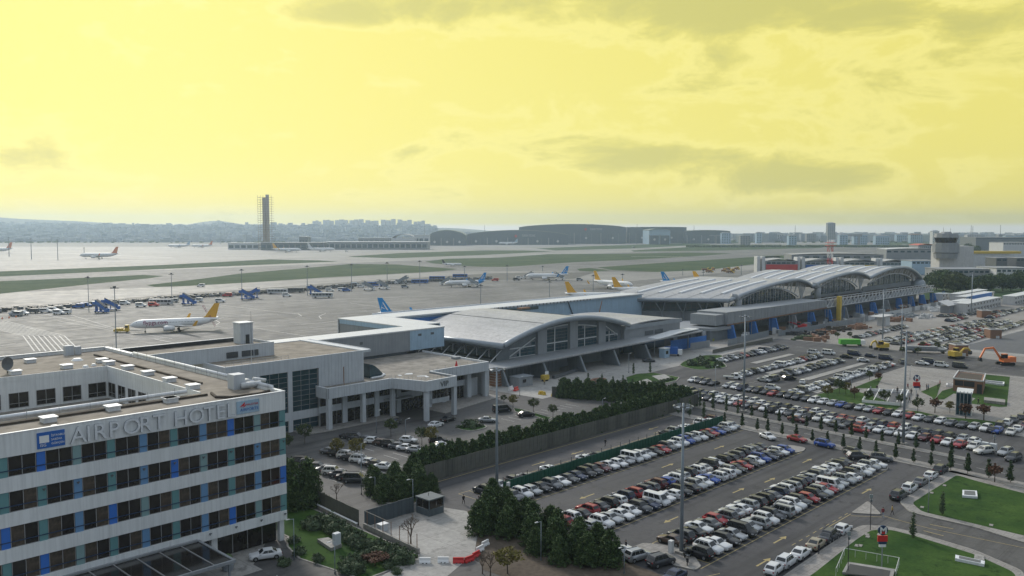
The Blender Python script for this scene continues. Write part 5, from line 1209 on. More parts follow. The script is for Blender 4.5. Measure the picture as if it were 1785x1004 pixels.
# baggage carts: dark long line behind the stands (hundreds)
mb=MB(); rb=random.Random(11)
cl=[(-60,552),(0,545),(100,539),(220,529),(300,522),(420,515),(520,508),(620,499),(740,492),(860,487)]
for i in range(len(cl)-1):
    a=Vector(PX(*cl[i]));b2=Vector(PX(*cl[i+1])); n=int((b2-a).length/3.4)
    for k_ in range(n):
        if rb.random()<.06: continue
        p=a.lerp(b2,k_/n); 
        for row in range(4):
            x=p.x+rb.uniform(-.5,.5);y=p.y+row*5+rb.uniform(-1,1); an=rb.uniform(-.2,.2); 
            mb.m=rb.choice([0,0,1,2,0,1]); mb.obox(x,y,2.6,1.5,an,.35,.6); 
            if rb.random()<.85: mb.obox(x,y,2.3,1.4,an,.6,rb.uniform(1.4,2.4))
for me_,lb,nm in ((mb,'long dark line of parked baggage carts and dollies behind the aircraft stands','baggage_carts'),): tag(link(nm,me_.mesh(nm,[M['dark'],M['steeld'],M['greyclad2']])),lb,'baggage carts','','stuff')
# pushback tug with towbar at the nose of the near airliner
gsv('pushback_tug','yellow pushback tug with towbar at the nose of the near airliner','tug',213,579,[('body',MB().box(-3,2.6,-1.2,1.2,.4,1.3).box(-2.6,.4,-1.1,1.1,1.3,1.7),'yel'),('cab',MB().box(1.2,2.5,-1.,1.,1.3,2.9),'yel'),('cab_window',MB().box(1.3,2.4,-1.04,1.04,1.9,2.6),'dark'),wheels(2.,1.,.5),('towbar',MB().tube((3,0,.6),(8.5,0,.7),.1,n=5),'steeld')],R(12),1.15)
gsv('yellow_loader_row','row of yellow airport snow ploughs parked beyond the terminal roof, left group','snow plough',1238,475,[('body',MB().box(-12,-8,-1.5,1.5,.5,3).box(-6,-2,-1.5,1.5,.5,2.6).box(1,5,-1.5,1.5,.5,3.2).box(8,12,-1.5,1.5,.5,2.7),'yel')],0,1.) if 0 else None
for i,(px,py) in enumerate(((1230,472),(1236,475),(1243,471),(1267,471),(1272,476),(1278,473),(1284,470),(1262,474))):
    gsv('snow_plough',f'yellow airport plough truck parked beyond the terminal roof, {ordn(i)} of the cluster','plough truck',px,py,[('body',MB().box(-4,1.5,-1.2,1.2,.8,2.4),'brick'),('cab',MB().box(1.7,3.6,-1.2,1.2,.7,3.0),'yel'),('plough_blade',MB().loft([[(4.4,-1.8,.2),(4.4,1.8,.2),(4.6,1.8,.2),(4.6,-1.8,.2)],[(4.7,-1.8,1.3),(4.7,1.8,1.3),(4.9,1.8,1.3),(4.9,-1.8,1.3)]]),'yel'),('windows',MB().box(2.3,3.62,-1.22,1.22,1.9,2.7),'dark'),wheels(2.4,1.1,.6)],R(rv.uniform(0,90)),1.1,'plough trucks beyond the terminal')
for i,(px,py) in enumerate(((1325,475),(1332,474),(1340,476),(1350,474),(1358,475),(1366,472),(1375,470),(1385,473),(1398,471),(1408,472),(1420,470),(1434,470))):
    gsv('parked_truck',f'pale truck parked before the service halls, {ordn(i)} from the left','truck',px,py,[('box',MB().box(-3.5,1.6,-1.2,1.2,.9,3.2),'white' if i%3 else 'offwhite'),('cab',MB().box(1.8,3.6,-1.1,1.1,.6,2.5),'white'),('windows',MB().box(2.4,3.62,-1.12,1.12,1.6,2.2),'dark'),wheels(2.4,1.,.5)],R(rv.choice([0,90,80])),1.1,'trucks before the service halls')
# ================================================================ CARS
PAINT={}
def paint(n,c,metal=.0,r=.32):
    m=mat('paint_'+n.replace(' ','_'),c,.42,metal,0,coat=.38,spec=.4); PAINT[n]=m
for n,c,me in (('white',(.58,.59,.60),0),('pearl white',(.50,.50,.48),.1),('silver',(.33,.345,.36),.5),('grey',(.12,.125,.135),.4),('dark grey',(.05,.053,.06),.3),('black',(.010,.010,.012),.1),('navy',(.012,.022,.06),.2),('blue',(.015,.06,.28),.2),('red',(.27,.012,.018),.1),('maroon',(.09,.012,.018),.1),('brown',(.09,.06,.045),.3),('beige',(.30,.26,.19),.2),('gold',(.30,.20,.06),.3)): paint(n,c,me)
M['carglass']=mat('car_glass',(.012,.015,.018),.2,0,0,spec=.7)
M['lamp']=mat('headlamp_glass',(.55,.57,.60),.15,0,0,spec=.6); M['tail']=mat('tail_lamp_plastic',(.22,.01,.01),.25,0,0)
M['tyre']=mat('tyre',(.014,.014,.015),.8,0,0); M['rim']=mat('alloy_rim',(.28,.29,.30),.35,.6,0); M['plate']=mat('number_plate',(.6,.6,.6),.5,0,0)
KIND={# L,W,H, hood z, belt z, cowl x, roof front x, roof rear x, tail glass base x, deck z
'sedan':(4.6,1.82,1.45,.93,.96,.95,.30,-.95,-1.65,1.02),
'hatchback':(4.15,1.78,1.48,.93,.97,.95,.35,-1.35,-1.88,1.0),
'suv':(4.5,1.88,1.68,1.05,1.08,1.0,.45,-1.65,-2.08,1.12),
'estate':(4.65,1.82,1.50,.93,.98,.95,.35,-1.75,-2.15,1.02),
'minivan':(4.75,1.9,1.88,1.05,1.08,1.5,.85,-2.05,-2.28,1.12),
'van':(5.0,1.95,1.98,1.12,1.15,1.75,1.2,-2.35,-2.45,1.15)}
CARM={}
def car_meshes(kind):
    if kind in CARM: return CARM[kind]
    Lc,Wc,Hc,zh,zb,xc,xf,xr,xt,zd=KIND[kind]; h=Lc/2; w=Wc/2
    mb=MB(); mb.s=True
    def ring(x,wf,zt,zlow,cr=.04,bl=None):
        b_=bl or min(zb,zt); ww=w*wf
        half=[(ww*.90,zlow),(ww,zlow+.16),(ww*1.0,(zlow+b_)/2+.06),(ww*.965,b_-.05),(ww*.86,zt-.01),(ww*.5,zt+cr*.7),(0,zt+cr)]
        return [(x,y,z) for y,z in half]+[(x,-y,z) for y,z in half[-2::-1]]
    rg=[ring(h,.70,.62,.34,.02),ring(h-.08,.86,.72,.26,.03),ring(h-.32,.97,zh-.13,.22),ring(h-.8,1.,zh-.05,.20),ring(xc+.05,1.,zh+.03,.20),ring(xc-.4,1.,zb,.20),ring(-.6,1.,zb+.01,.20),ring(xt+.1,1.,zd-.02,.20),ring(-h+.32,.98,zd-(.0 if kind!='sedan' else .02),.22),ring(-h+.08,.90,zd-.12 if kind!='sedan' else zd-.08,.28),ring(-h,.80,zd-.32,.36,.02)]
    mb.loft(rg)
    # greenhouse (painted), glass goes 8 mm proud
    wt=w*.74; wb=w*.93; xcr=min(xt,-h+.2)
    B=[(xc,wb),(xt,wb)]; mb.s=False
    zr0=Hc-.05
    def gh(o=0.): return None
    top=[(xf,-wt,zr0),(xr,-wt,zr0),(xr,wt,zr0),(xf,wt,zr0)]; bot=[(xc,-wb*.93,zb-.03),(xt,-wb*.93,zb-.02 if kind!='sedan' else zd-.02),(xt,wb*.93,zb-.02 if kind!='sedan' else zd-.02),(xc,wb*.93,zb-.03)]
    b0=len(mb.v); mb.v+=bot+top+[((xf-.15),-wt*.8,Hc),((xr+.15),-wt*.8,Hc),((xr+.15),wt*.8,Hc),((xf-.15),wt*.8,Hc)]
    for i in range(4):
        j=(i+1)%4; mb._f((b0+j,b0+i,b0+4+i,b0+4+j)); mb._f((b0+4+j,b0+4+i,b0+8+i,b0+8+j))
    mb._f((b0+11,b0+10,b0+9,b0+8))
    # trim, arches, grille, plates
    mb.m=1
    for sx in (1,-1):
        for sy in (1,-1):
            ax=sx*(h-.85); pts=[(ax+.37*math.cos(a),sy*(w+.004),.33+.37*math.sin(a)) for a in [math.pi*i/8 for i in range(-1,10)]]
            mb.poly(pts if sy<0 else pts[::-1])
    mb.box(h-.02,h+.012,-w*.5,w*.5,.38,.58); mb.box(-h-.012,-h+.02,-w*.6,w*.6,.36,.46)
    for sy in (-1,1): mb.box(-h+1.25,h-1.25,sy*(w-.03)-.02,sy*(w-.03)+.04*1,.20,.30)
    mb.m=0
    for sy in (-1,1): mb.box(xc-.25,xc-.05,sy*(w+.06)-.09,sy*(w+.06)+.09,zb+.0,zb+.14)
    if kind in('suv','estate','minivan'):
        mb.m=1
        for sy in (-1,1): mb.box(xr+.2,xf-.15,sy*wt*.88-.02,sy*wt*.88+.02,Hc-.01,Hc+.05)
    mb.m=2; mb.box(h+.013,h+.02,-.26,.26,.42,.53); mb.box(-h-.02,-h-.013,-.26,.26,.62,.73)
    body=mb
    def lerp(a,b_,t): return tuple(a[i]+(b_[i]-a[i])*t for i in range(3))
    def patch(p00,p10,p11,p01,n,o=.012): # quad inset, shifted along outward normal n
        q=[p00,p10,p11,p01]; return [tuple(q_[i]+n[i]*o for i in range(3)) for q_ in q]
    def quadin(a,b_,c,d,s0,s1,t0,t1,n,o=.012):
        f=lambda s,t: lerp(lerp(a,b_,s),lerp(d,c,s),t)
        return patch(f(s0,t0),f(s1,t0),f(s1,t1),f(s0,t1),n,o)
    ws=MB().poly(quadin(bot[0],bot[3],top[3],top[0],.06,.94,.06,.94,(.6,0,.6)))
    rw=MB().poly(quadin(bot[2],bot[1],top[1],top[2],.08,.92,.22 if kind!='sedan' else .1,.92,(-.8,0,.4)))
    sides=[]
    for sgn in (-1,1):
        m2=MB(); a,b_,c,d=(bot[0],bot[1],top[1],top[0]) if sgn<0 else (bot[3],bot[2],top[2],top[3])
        cuts=[(.13,.45),(.48,.80)] if kind in('sedan','hatchback') else [(.10,.38),(.41,.68),(.71,.93)]
        if kind=='sedan': cuts=[(.14,.47),(.50,.84)]
        for s0,s1 in cuts:
            q=quadin(a,b_,c,d,s0,s1,.10,.92,(0,sgn,.2)); m2.poly(q if sgn<0 else q[::-1])
        sides.append(m2)
    hl=[];tl=[]
    for sy in (-1,1):
        hl.append(MB().loft([[(h-.06,sy*w*.60,.62),(h-.06,sy*w*.60,.74),(h-.30,sy*w*.86,.82),(h-.30,sy*w*.86,.66)],[(h+.005,sy*w*.60,.62),(h-.03,sy*w*.60,.75),(h-.24,sy*w*.975,.83),(h-.14,sy*w*.93,.66)]]))
        tl.append(MB().box(-h-.01,-h+.1,min(sy*w*.62,sy*w*.86),max(sy*w*.62,sy*w*.86),zd-.34,zd-.16))
    r=.33 if kind not in('suv','van','minivan') else .36
    tw=MB(); tw.m=0; tw.tube((0,-.11,0),(0,.11,0),r,r,14); tw.m=1; tw.tube((0,-.118,0),(0,.118,0),r*.62,r*.62,8)
    CARM[kind]=dict(body=body,ws=ws.mesh('windscreen',M['carglass']),rw=rw.mesh('rear_window',M['carglass']),sd=[s.mesh('side_window',M['carglass']) for s in sides],
        hl=[x.mesh('headlight',M['lamp']) for x in hl],tl=[x.mesh('tail_light',M['tail']) for x in tl],wh=tw.mesh('wheel',[M['tyre'],M['rim']]),r=r,h=h,w=w,bc={})
    return CARM[kind]
NCAR=0; STUFFCARS=[]
SPEC=[]
def car(u,v,h,kind,colr,label,group,lod=0,z=.01): SPEC.append((u,v,h,kind,colr,label,group,lod,z))
def build_car(u,v,h,kind,colr,label,group,lod=0,z=.01):
    global NCAR
    c=car_meshes(kind)
    if colr not in c['bc']: c['bc'][colr]=c['body'].mesh('body',[PAINT[colr],M['tyre'],M['plate']])
    e=bpy.data.objects.new('parked_car',None); e.empty_display_size=.5; col.objects.link(e); e.location=W(u,v,z); e.rotation_euler=(0,0,ROT+h); tag(e,label,'car' if kind not in('van','minivan') else 'van',group)
    link('body',c['bc'][colr],e); link('windscreen',c['ws'],e); link('rear_window',c['rw'],e)
    for s in c['sd']: link('side_window',s,e)
    if lod<2:
        for sx in (1,-1):
            for sy in (1,-1): link('wheel',c['wh'],e,(sx*(c['h']-.85),sy*(c['w']-.10),c['r']))
    if lod<1:
        for x in c['hl']: link('headlight',x,e)
        for x in c['tl']: link('tail_light',x,e)
    NCAR+=1
    return e
rk=random.Random(21)
COLS=['white']*30+['pearl white']*6+['silver']*9+['grey']*14+['dark grey']*13+['black']*14+['navy']*5+['blue']*3+['red']*5+['maroon']*2+['brown']*2+['beige']*2
KINDS=['sedan']*30+['hatchback']*24+['suv']*30+['estate']*5+['minivan']*5+['van']*2
def row(n,pos,head,phrase,group,skip=(),ov={},lod=0,jit=.18,flip=.12,rev=False):
    """n cars; pos(i)->(u,v); label names the car by kind, colour and its count from an end of the named row"""
    out_=[]
    for i in range(n):
        if i in skip: continue
        out_.append(i)
    m=len(out_)
    for q,i in enumerate(out_):
        c,kd=rk.choice(COLS),rk.choice(KINDS)
        if i in ov: c=ov[i][0]; kd=ov[i][1] if len(ov[i])>1 and ov[i][1] else kd
        u,v=pos(i); hh=head+(math.pi if rk.random()<flip else 0)+rk.gauss(0,.018)
        a=rk.uniform(-jit,jit); u+=math.cos(head)*a*1.6+rk.uniform(-.1,.1)*abs(math.sin(head)); v+=math.sin(head)*a*1.6+rk.uniform(-.1,.1)*abs(math.cos(head))
        e1='left'
        cnt=q if not rev else m-1-q
        if cnt>m//2: lab=f"{c} {kd}, {ordn(m-1-cnt)} from the right in {phrase}"
        else: lab=f"{c} {kd}, {ordn(cnt)} from the left in {phrase}"
        
        car(u,v,hh,kd,c,lab,group,lod)
DN=R(-90); UP=R(90); g='cars in the near car park'
row(31,lambda i:(107.4+i*2.53,103.4),DN,'the row before the green wall',g,ov={0:('grey','suv'),1:('white','suv'),2:('silver','hatchback'),3:('black','sedan'),4:('grey','suv'),5:('white','sedan'),6:('dark grey','sedan'),7:('navy','sedan'),8:('black','suv'),9:('dark grey','suv'),10:('maroon','hatchback'),11:('white','sedan'),12:('white','hatchback'),13:('silver','hatchback'),18:('red','sedan'),20:('white','hatchback'),21:('white','suv'),22:('blue','suv'),23:('silver','suv'),24:('white','suv'),25:('black','sedan')},flip=.0)
for i,(u,c,k_) in enumerate(((107.4-1,'dark grey','suv'),(110.6,'silver','sedan'),(114.6,'dark grey','hatchback'),(117.8,'grey','sedan'),(124.6,'white','sedan'),(135.6,'white','sedan'),(139.2,'dark grey','sedan'),(165.8,'dark grey','sedan'),(168.6,'silver','suv'),(171.3,'white','hatchback'),(173.8,'white','sedan'),(180.4,'white','suv'),(183.0,'white','sedan'),(185.6,'maroon','suv'))):
    car(u,109.9,DN if i%3 else UP,k_,c,f'{c} {k_}, {ordn(i)} from the left among cars behind the green wall',g)
car(103.6,105.2,DN+.1,'suv','dark grey','dark grey suv parked alone left of the green wall end',g); car(101.8,100.2,DN,'hatchback','white','small white vehicle beside the dark conifers near the green wall end',g)
row(27,lambda i:(105.4+i*2.53,84.1),DN,'middle block front row',g,ov={0:('silver','sedan'),1:('white','suv'),2:('silver','sedan'),3:('white','sedan'),4:('white','hatchback'),5:('dark grey','suv'),6:('navy','sedan'),7:('white','van'),8:('white','sedan'),9:('white','hatchback'),10:('black','suv'),11:('black','sedan'),12:('silver','suv'),13:('white','hatchback'),14:('blue','sedan'),15:('white','suv'),16:('white','suv'),17:('silver','suv'),18:('black','sedan'),19:('red','sedan'),20:('black','sedan'),21:('white','hatchback'),22:('blue','suv')},flip=.15)
row(27,lambda i:(103.5+i*2.53,89.4),UP,'middle block back row',g,ov={0:('red','suv'),1:('white','suv'),2:('black','sedan'),3:('red','suv'),4:('dark grey','sedan'),5:('black','suv'),6:('white','estate'),7:('navy','suv'),8:('red','suv'),9:('navy','suv'),10:('grey','estate'),11:('maroon','suv'),12:('blue','hatchback'),13:('white','suv'),14:('silver','estate'),15:('dark grey','suv')},flip=.1)
car(98.5,88.2,UP,'suv','maroon','maroon suv half hidden by the dark conifers, left of the middle block',g)
row(27,lambda i:(107.4+i*2.53,65.8),DN,'nearest block front row',g,skip=(),ov={0:('black','suv'),1:('white','suv'),2:('white','sedan'),3:('black','estate'),4:('silver','sedan'),5:('black','minivan'),6:('silver','hatchback'),7:('silver','suv'),8:('white','suv'),9:('dark grey','suv'),10:('silver','minivan'),11:('white','suv'),12:('white','suv'),13:('dark grey','suv'),14:('red','hatchback'),15:('black','suv'),16:('silver','suv'),17:('red','sedan'),18:('white','van'),19:('silver','sedan'),20:('silver','suv'),21:('white','sedan'),22:('dark grey','suv'),23:('white','suv')},flip=.12)
row(25,lambda i:(109.0+i*2.53,71.2),UP,'nearest block back row',g,ov={0:('brown','sedan'),1:('dark grey','suv'),2:('black','sedan'),3:('white','sedan'),4:('grey','sedan'),5:('red','hatchback'),6:('grey','suv'),7:('silver','sedan'),8:('white','sedan'),9:('silver','suv'),10:('dark grey','suv'),11:('black','suv'),12:('grey','sedan'),13:('navy','suv'),14:('white','suv')},flip=.12)
for i,(u,v,c,k_) in enumerate(((100.9,67.9,'dark grey','suv'),(100.2,71.4,'silver','suv'),(100.0,74.6,'white','sedan'),(97.5,63.5,'navy','sedan'))):
    car(u,v,R(-14) if i<3 else R(180),k_,c,f'{c} {k_} by the tall mast, {ordn(i)} of the bottom-left group',g)
row(5,lambda i:(109.6+(0,3.6,8.0,13.2,18.3)[i],54.9),R(3),'the kerb line by the lower lawn',g,ov={0:('white','hatchback'),1:('white','suv'),2:('white','sedan'),3:('beige','sedan'),4:('dark grey','suv')},jit=0,flip=0)
row(2,lambda i:(131.8-(0,4.9)[i],54.7),0,'the kerb by the triangle island',g,ov={0:('white','hatchback'),1:('dark grey','sedan')},jit=0,flip=0,rev=True)
row(5,lambda i:(155.6+i*5.6,54.7),0,'the kerb line by the upper lawn',g,ov={0:('dark grey','suv'),1:('white','suv'),2:('grey','sedan'),3:('white','hatchback'),4:('dark grey','suv')},jit=0,flip=0)
for u,v,h,c,k_,l in ((179.5,92.3,R(-118),'white','sedan','white sedan parked across the top end of the middle block'),(182,86.4,R(-100),'red','sedan','red sedan parked under the small cypresses at street side'),(181.5,79.8,R(-96),'blue','suv','blue suv parked under the small cypresses right of the red sedan'),(179.6,72.6,R(-96),'grey','estate','grey estate parked beside the street pavement above the nearest block'),(178.6,66.5,R(-70),'grey','suv','grey suv parked across above the end of the nearest block'),(176.6,70.6,R(-40),'dark grey','suv','dark suv leaving the end of the nearest block')):
    car(u,v,h,k_,c,l,g)
# VIP car park
g='cars in the VIP car park'
row(9,lambda i:(113.4+i*.35+ (i%1),161.2-i*2.55),R(-60),'the row facing the VIP building',g,ov={0:('black','sedan'),1:('dark grey','suv'),2:('dark grey','sedan'),3:('white','hatchback'),4:('brown','hatchback'),5:('black','suv'),6:('grey','sedan'),7:('white','sedan'),8:('silver','sedan')},flip=0)
row(8,lambda i:(102.8+i*.1,152.8-i*2.55),R(-60),'the second row behind the small trees',g,ov={0:('grey','sedan'),1:('black','suv'),2:('white','suv'),3:('black','sedan'),4:('white','suv')},flip=0)
row(8,lambda i:(94.2,150-i*2.55),R(-50),'the row nearest the hotel hedge',g,ov={0:('black','suv'),1:('dark grey','suv'),2:('dark grey','sedan'),3:('grey','sedan'),4:('pearl white','suv'),5:('dark grey','sedan'),6:('black','sedan')},flip=.2)
for u,v,h,c,k_,l in ((120.4,148.6,R(-60),'white','hatchback','white hatchback between two small trees in the VIP car park'),(124.5,143,R(-30),'black','suv','black suv beside the yellow-green tree in the VIP car park'),(122.5,139.6,R(-20),'white','sedan','white sedan half hidden behind the hedge'),(134.6,155.6,R(8),'white','sedan','white sedan under the VIP lettering'),(140.8,158.0,R(12),'black','sedan','black sedan under the VIP lettering, right of the white one'),(129.2,164.5,R(30),'navy','sedan','dark car in the shade of the VIP entrance'),(146.9,150.2,R(-50),'silver','sedan','silver sedan right of the round hedge island'),(157.8,156.0,R(-20),'black','van','black van near the verge of the VIP drive'),(158.2,147.8,R(-25),'black','sedan','black car with open top behind the long hedge'),(253.8,177.0,R(-50),'dark grey','sedan','dark car beside the blue drop-off box')):
    car(u,v,h,k_,c,l,g)
car(*at(462,972),R(200),'sedan','white','white sedan parked alone on the hotel forecourt','cars at the hotel') if 0 else car(62.9,110.6,R(180-44+20),'sedan','white','white sedan parked alone on the hotel forecourt',None)
# middle lot
g='cars in the middle car park'
def B(u,v,k_=1.): return sh(u,v)
row(35,lambda i:B(225.9,144.0-i*2.58),R(180-5),'the upper cross row of the middle lot',g,lod=1,skip=(4,),ov={0:('white',),1:('dark grey',),2:('grey',),3:('black',),5:('gold','hatchback'),6:('white',),7:('navy',),9:('black',),11:('maroon',),12:('black',),26:('red',),34:('blue','hatchback')},flip=.05)
row(33,lambda i:B(205.9,138.3-i*2.58),R(180-5),'the lower cross row of the middle lot',g,lod=1,ov={9:('red','hatchback'),0:('white',),1:('white',),22:('red',),28:('maroon',),29:('red',)},flip=.05)
row(32,lambda i:B(211.2,137.0-i*2.58),R(0-5),'the central cross row of the middle lot',g,lod=1,ov={20:('maroon',)},flip=.25)
row(19,lambda i:(273+i*2.62,158.6),DN,'the farthest row by the planted island',g,lod=1,flip=.2)
row(24,lambda i:(248.8+i*2.5,138.6),UP,'the row between two concrete strips',g,lod=1,flip=.3)
row(23,lambda i:(246+i*2.5,128.2),DN,'the row along the second concrete strip',g,lod=1,skip=(3,4,5),flip=.3)
row(29,lambda i:(234.6+i*2.55,112.0),DN,'the row beside the metro plaza',g,lod=1,ov={k_:('white','minivan' if k_%3==0 else 'sedan') for k_ in range(10,22)},flip=.2)
row(13,lambda i:(222.5+i*4.9,57.5-i*.35),R(4),'the right edge kerb line',g,lod=1,flip=.3)
row(14,lambda i:(223+i*4.6,53.6-i*.35),R(4),'the outer right edge line',g,lod=1,flip=.3)
for u,v,h,c,k_,l in ((249.6,126.5,R(0),'grey','van','grey van standing in the aisle of the middle lot'),(254.6,124.0,R(-30),'black','estate','black pickup-like car beside the grey van'),(251,117.8,R(20),'white','hatchback','white hatchback in the aisle right of the grey van'),(232.5,131,R(-40),'beige','sedan','beige sedan behind the gold taxi'),(235.5,119.8,R(-80),'white','suv','white suv driving behind the upper cross row'),(200.6,95.4,R(-95),'maroon','sedan','maroon sedan by the kerb left of the big mast'),(201.5,86,R(-95),'grey','sedan','grey sedan close to the kerb below the cross rows'),(200.4,79.8,R(-95),'red','estate','red estate close to the kerb below the cross rows'),
    (199.5,52.9,R(150),'pearl white','suv','pearl white suv at the kerb near the right edge'),(201.5,49.3,R(170),'silver','suv','silver suv near the right edge below the lawn'),(197.8,46.9,R(170),'dark grey','suv','dark suv at the right edge below the lawn'),
    (321.1,130.6,DN,'navy','van','navy van in the line of vehicles on the cross street'),(320.6,124.3,DN,'navy','hatchback','navy hatchback in the line on the cross street'),(318.2,117.9,DN,'blue','van','blue van in the line on the cross street'),(313.5,110.5,R(30),'grey','suv','grey vehicle turning behind the metro plaza'),(315.4,104.3,DN,'white','sedan','white sedan below the blue van on the cross street'),(320.0,103.5,DN,'blue','van','second blue van on the cross street'),(315.2,98.0,DN,'white','minivan','white minivan on the cross street'),(317.4,92.6,DN,'dark grey','van','dark grey van right of the white minivan'),(307.8,122.0,R(-60),'white','hatchback','white hatchback leaving the middle lot at the cross street'),(312.5,130.1,R(-70),'black','sedan','black sedan leaving the middle lot at the cross street'),(316.6,138.6,DN,'white','van','white van at the top of the middle lot'),(313.6,143,DN,'white','minivan','white minivan at the top of the middle lot')):
    car(u,v,h,k_,c,l,g,lod=1)
# pickup truck with white cab
t=T('pickup_truck','flatbed pickup with white crew cab in the middle lot aisle','truck',243.5,137.5,0,R(-60))
lp(t,'bed',MB().box(-3.,.2,-1,1,.7,.95),'steel'); lp(t,'cab',MB().loft([[(.3,-.95,.4),(.3,.95,.4),(.3,.8,2.0),(.3,-.8,2.0)],[(1.6,-.95,.4),(1.6,.95,.4),(1.5,.8,2.),(1.5,-.8,2.)],[(2.3,-.95,.4),(2.3,.95,.4),(2.2,.85,1.1),(2.2,-.85,1.1)],[(2.9,-.9,.4),(2.9,.9,.4),(2.9,.85,1.),(2.9,-.85,1.)]]),'white'); lp(t,'windows',MB().box(.5,1.5,-.93,.93,1.2,1.75),'carglass')
o=wheels(1.9,.85,.38); lp(t,o[0],o[1],o[2])
# gravel lot: nearest 90 as individuals, others joined
g='cars in the gravel car park'
FR=[(20,lambda i:(372+i*2.9,150.2),DN,'the leftmost short row on the gravel lot'),(46,lambda i:(370+i*2.6,137-i*.17),DN,'the long upper row on the gravel lot'),(42,lambda i:(362+i*2.6,130.8-i*.1),UP,'the long lower row on the gravel lot'),(24,lambda i:(367+i*2.6,121),DN,'the third row on the gravel lot'),(44,lambda i:(360+i*2.9,112+i*.05),DN,'the row beside the dark paving')]
def bake(mbk,u,v,h,kind,ci):
    c=car_meshes(kind); b=c['body']; ca,sa=math.cos(h),math.sin(h)
    for src,gl in ((b,None),):
        off_=len(mbk.v); mbk.v+=[W(u+x*ca-y*sa,v+x*sa+y*ca,z) for x,y,z in src.v]
        for f_,mi in zip(src.f,src.mi): mbk.f.append(tuple(off_+i for i in f_)); mbk.mi.append(ci if mi==0 else 7); mbk.sm.append(False)
    for k_ in ('ws','rw'):
        me=c[k_]; off_=len(mbk.v); mbk.v+=[W(u+p.co.x*ca-p.co.y*sa,v+p.co.x*sa+p.co.y*ca,p.co.z) for p in me.vertices]
        for p in me.polygons: mbk.f.append(tuple(off_+i for i in p.vertices)); mbk.mi.append(7); mbk.sm.append(False)
    for me in c['sd']:
        off_=len(mbk.v); mbk.v+=[W(u+p.co.x*ca-p.co.y*sa,v+p.co.x*sa+p.co.y*ca,p.co.z) for p in me.vertices]
        for p in me.polygons: mbk.f.append(tuple(off_+i for i in p.vertices)); mbk.mi.append(7); mbk.sm.append(False)
mbk=MB(); cc=['white','silver','grey','dark grey','black','red','navy']
def jr(n0,n1,pos,hd):
    for i in range(n0,n1):
        if rk.random()<.04: continue
        u,v=pos(i); bake(mbk,u,v+rk.uniform(-.3,.3),hd+(math.pi if rk.random()<.3 else 0),rk.choice(['sedan','hatchback','suv']),rk.choice([0,0,0,0,1,2,2,3,4,4,5,6]))
for n,pos,hd,ph in FR: jr(0,n,pos,hd)
def dist(s): x,y,_=W(s[0],s[1]); return y if abs(x)<y*.64 else 9e9
SPEC.sort(key=dist)
for s in SPEC[:300]: build_car(*s)
for s in SPEC[300:]:
    ci={'white':0,'pearl white':0,'silver':1,'beige':1,'gold':1,'grey':2,'dark grey':3,'black':4,'red':5,'maroon':5,'navy':6,'blue':6}.get(s[4],3)
    bake(mbk,s[0],s[1],s[2],s[3],ci)
for n,pos,hd in ((22,lambda i:(492+i*2.8,154-i*1.0),DN),(30,lambda i:(500+i*2.9,133+i*.03),DN),(34,lambda i:(490+i*3.2,114),DN),(26,lambda i:(425+i*2.6,121),DN),(10,lambda i:(470+i*2.6,143),DN)): jr(0,n,pos,hd)
tag(link('parked_cars',mbk.mesh('parked_cars',[PAINT[c] for c in cc]+[M['carglass']])),'remaining smaller cars, in the far rows and on the gravel lot','cars','','stuff')
print('CARS',NCAR)
# ================================================================ TREES
rt=random.Random(9)
def leaves(mb,pts,s,up=.0):
    for p in pts:
        n=Vector((rt.gauss(0,1),rt.gauss(0,1),rt.gauss(0,1)+up)).normalized(); a=n.orthogonal().normalized(); b2=n.cross(a); q=s*rt.uniform(.6,1.3); t_=rt.uniform(0,6.28)
        a,b2=a*math.cos(t_)+b2*math.sin(t_),b2*math.cos(t_)-a*math.sin(t_); p=Vector(p)
        mb.poly([p-a*q*.5-b2*q*.35,p+a*q*.5-b2*q*.2,p+a*q*.35+b2*q*.5,p-a*q*.4+b2*q*.4])
def crown_pts(n,fn,clumps,cs):
    """clumped points in a volume: fn() gives a random point in it"""
    C_=[fn() for _ in range(clumps)]; out_=[]
    for _ in range(n):
        c=rt.choice(C_); out_.append((c[0]+rt.gauss(0,cs),c[1]+rt.gauss(0,cs),c[2]+rt.gauss(0,cs*.8)))
    return out_
def cone_fn(h0,h1,r,pw=.8,bulge=.15):
    def f():
        t=rt.random()**1.25; rr=r*((1-t)**pw)*min(1,(t+bulge)*3); a=rt.uniform(0,6.28); q=rr*rt.uniform(.55,1.); return (q*math.cos(a),q*math.sin(a),h0+(h1-h0)*t)
    return f
def ball_fn(cz,r,rz):
    def f():
        while True:
            x,y,z=rt.uniform(-1,1),rt.uniform(-1,1),rt.uniform(-1,1); d=x*x+y*y+z*z
            if .35<d<1: return (x*r,y*r,cz+z*rz)
    return f
def trunk_mesh(h,r,limbs=0,spread=1.,name='trunk'):
    mb=MB().tube((0,0,-.1),(rt.uniform(-.1,.1),rt.uniform(-.1,.1),h),r,r*.55,6)
    for i in range(limbs):
        a=6.28*i/limbs+rt.uniform(-.4,.4); z=h*rt.uniform(.55,.95); mb.tube((0,0,z),(spread*math.cos(a),spread*math.sin(a),z+spread*rt.uniform(.5,1.)),r*.45,r*.15,5)
    return mb.mesh(name,M['bark'])
def core(fn_r,h0,h1,n=7,m_='leafdark'):
    rings=[]
    for k_ in range(n+1):
        t=k_/n; r_=max(.03,fn_r(t)); rings.append([(r_*math.cos(a)*rt.uniform(.8,1.15),r_*math.sin(a)*rt.uniform(.8,1.15),h0+(h1-h0)*t) for a in [6.28*i/9 for i in range(9)]])
    return rings
TP={}
def proto(key,nvar,build): TP[key]=[build() for _ in range(nvar)]
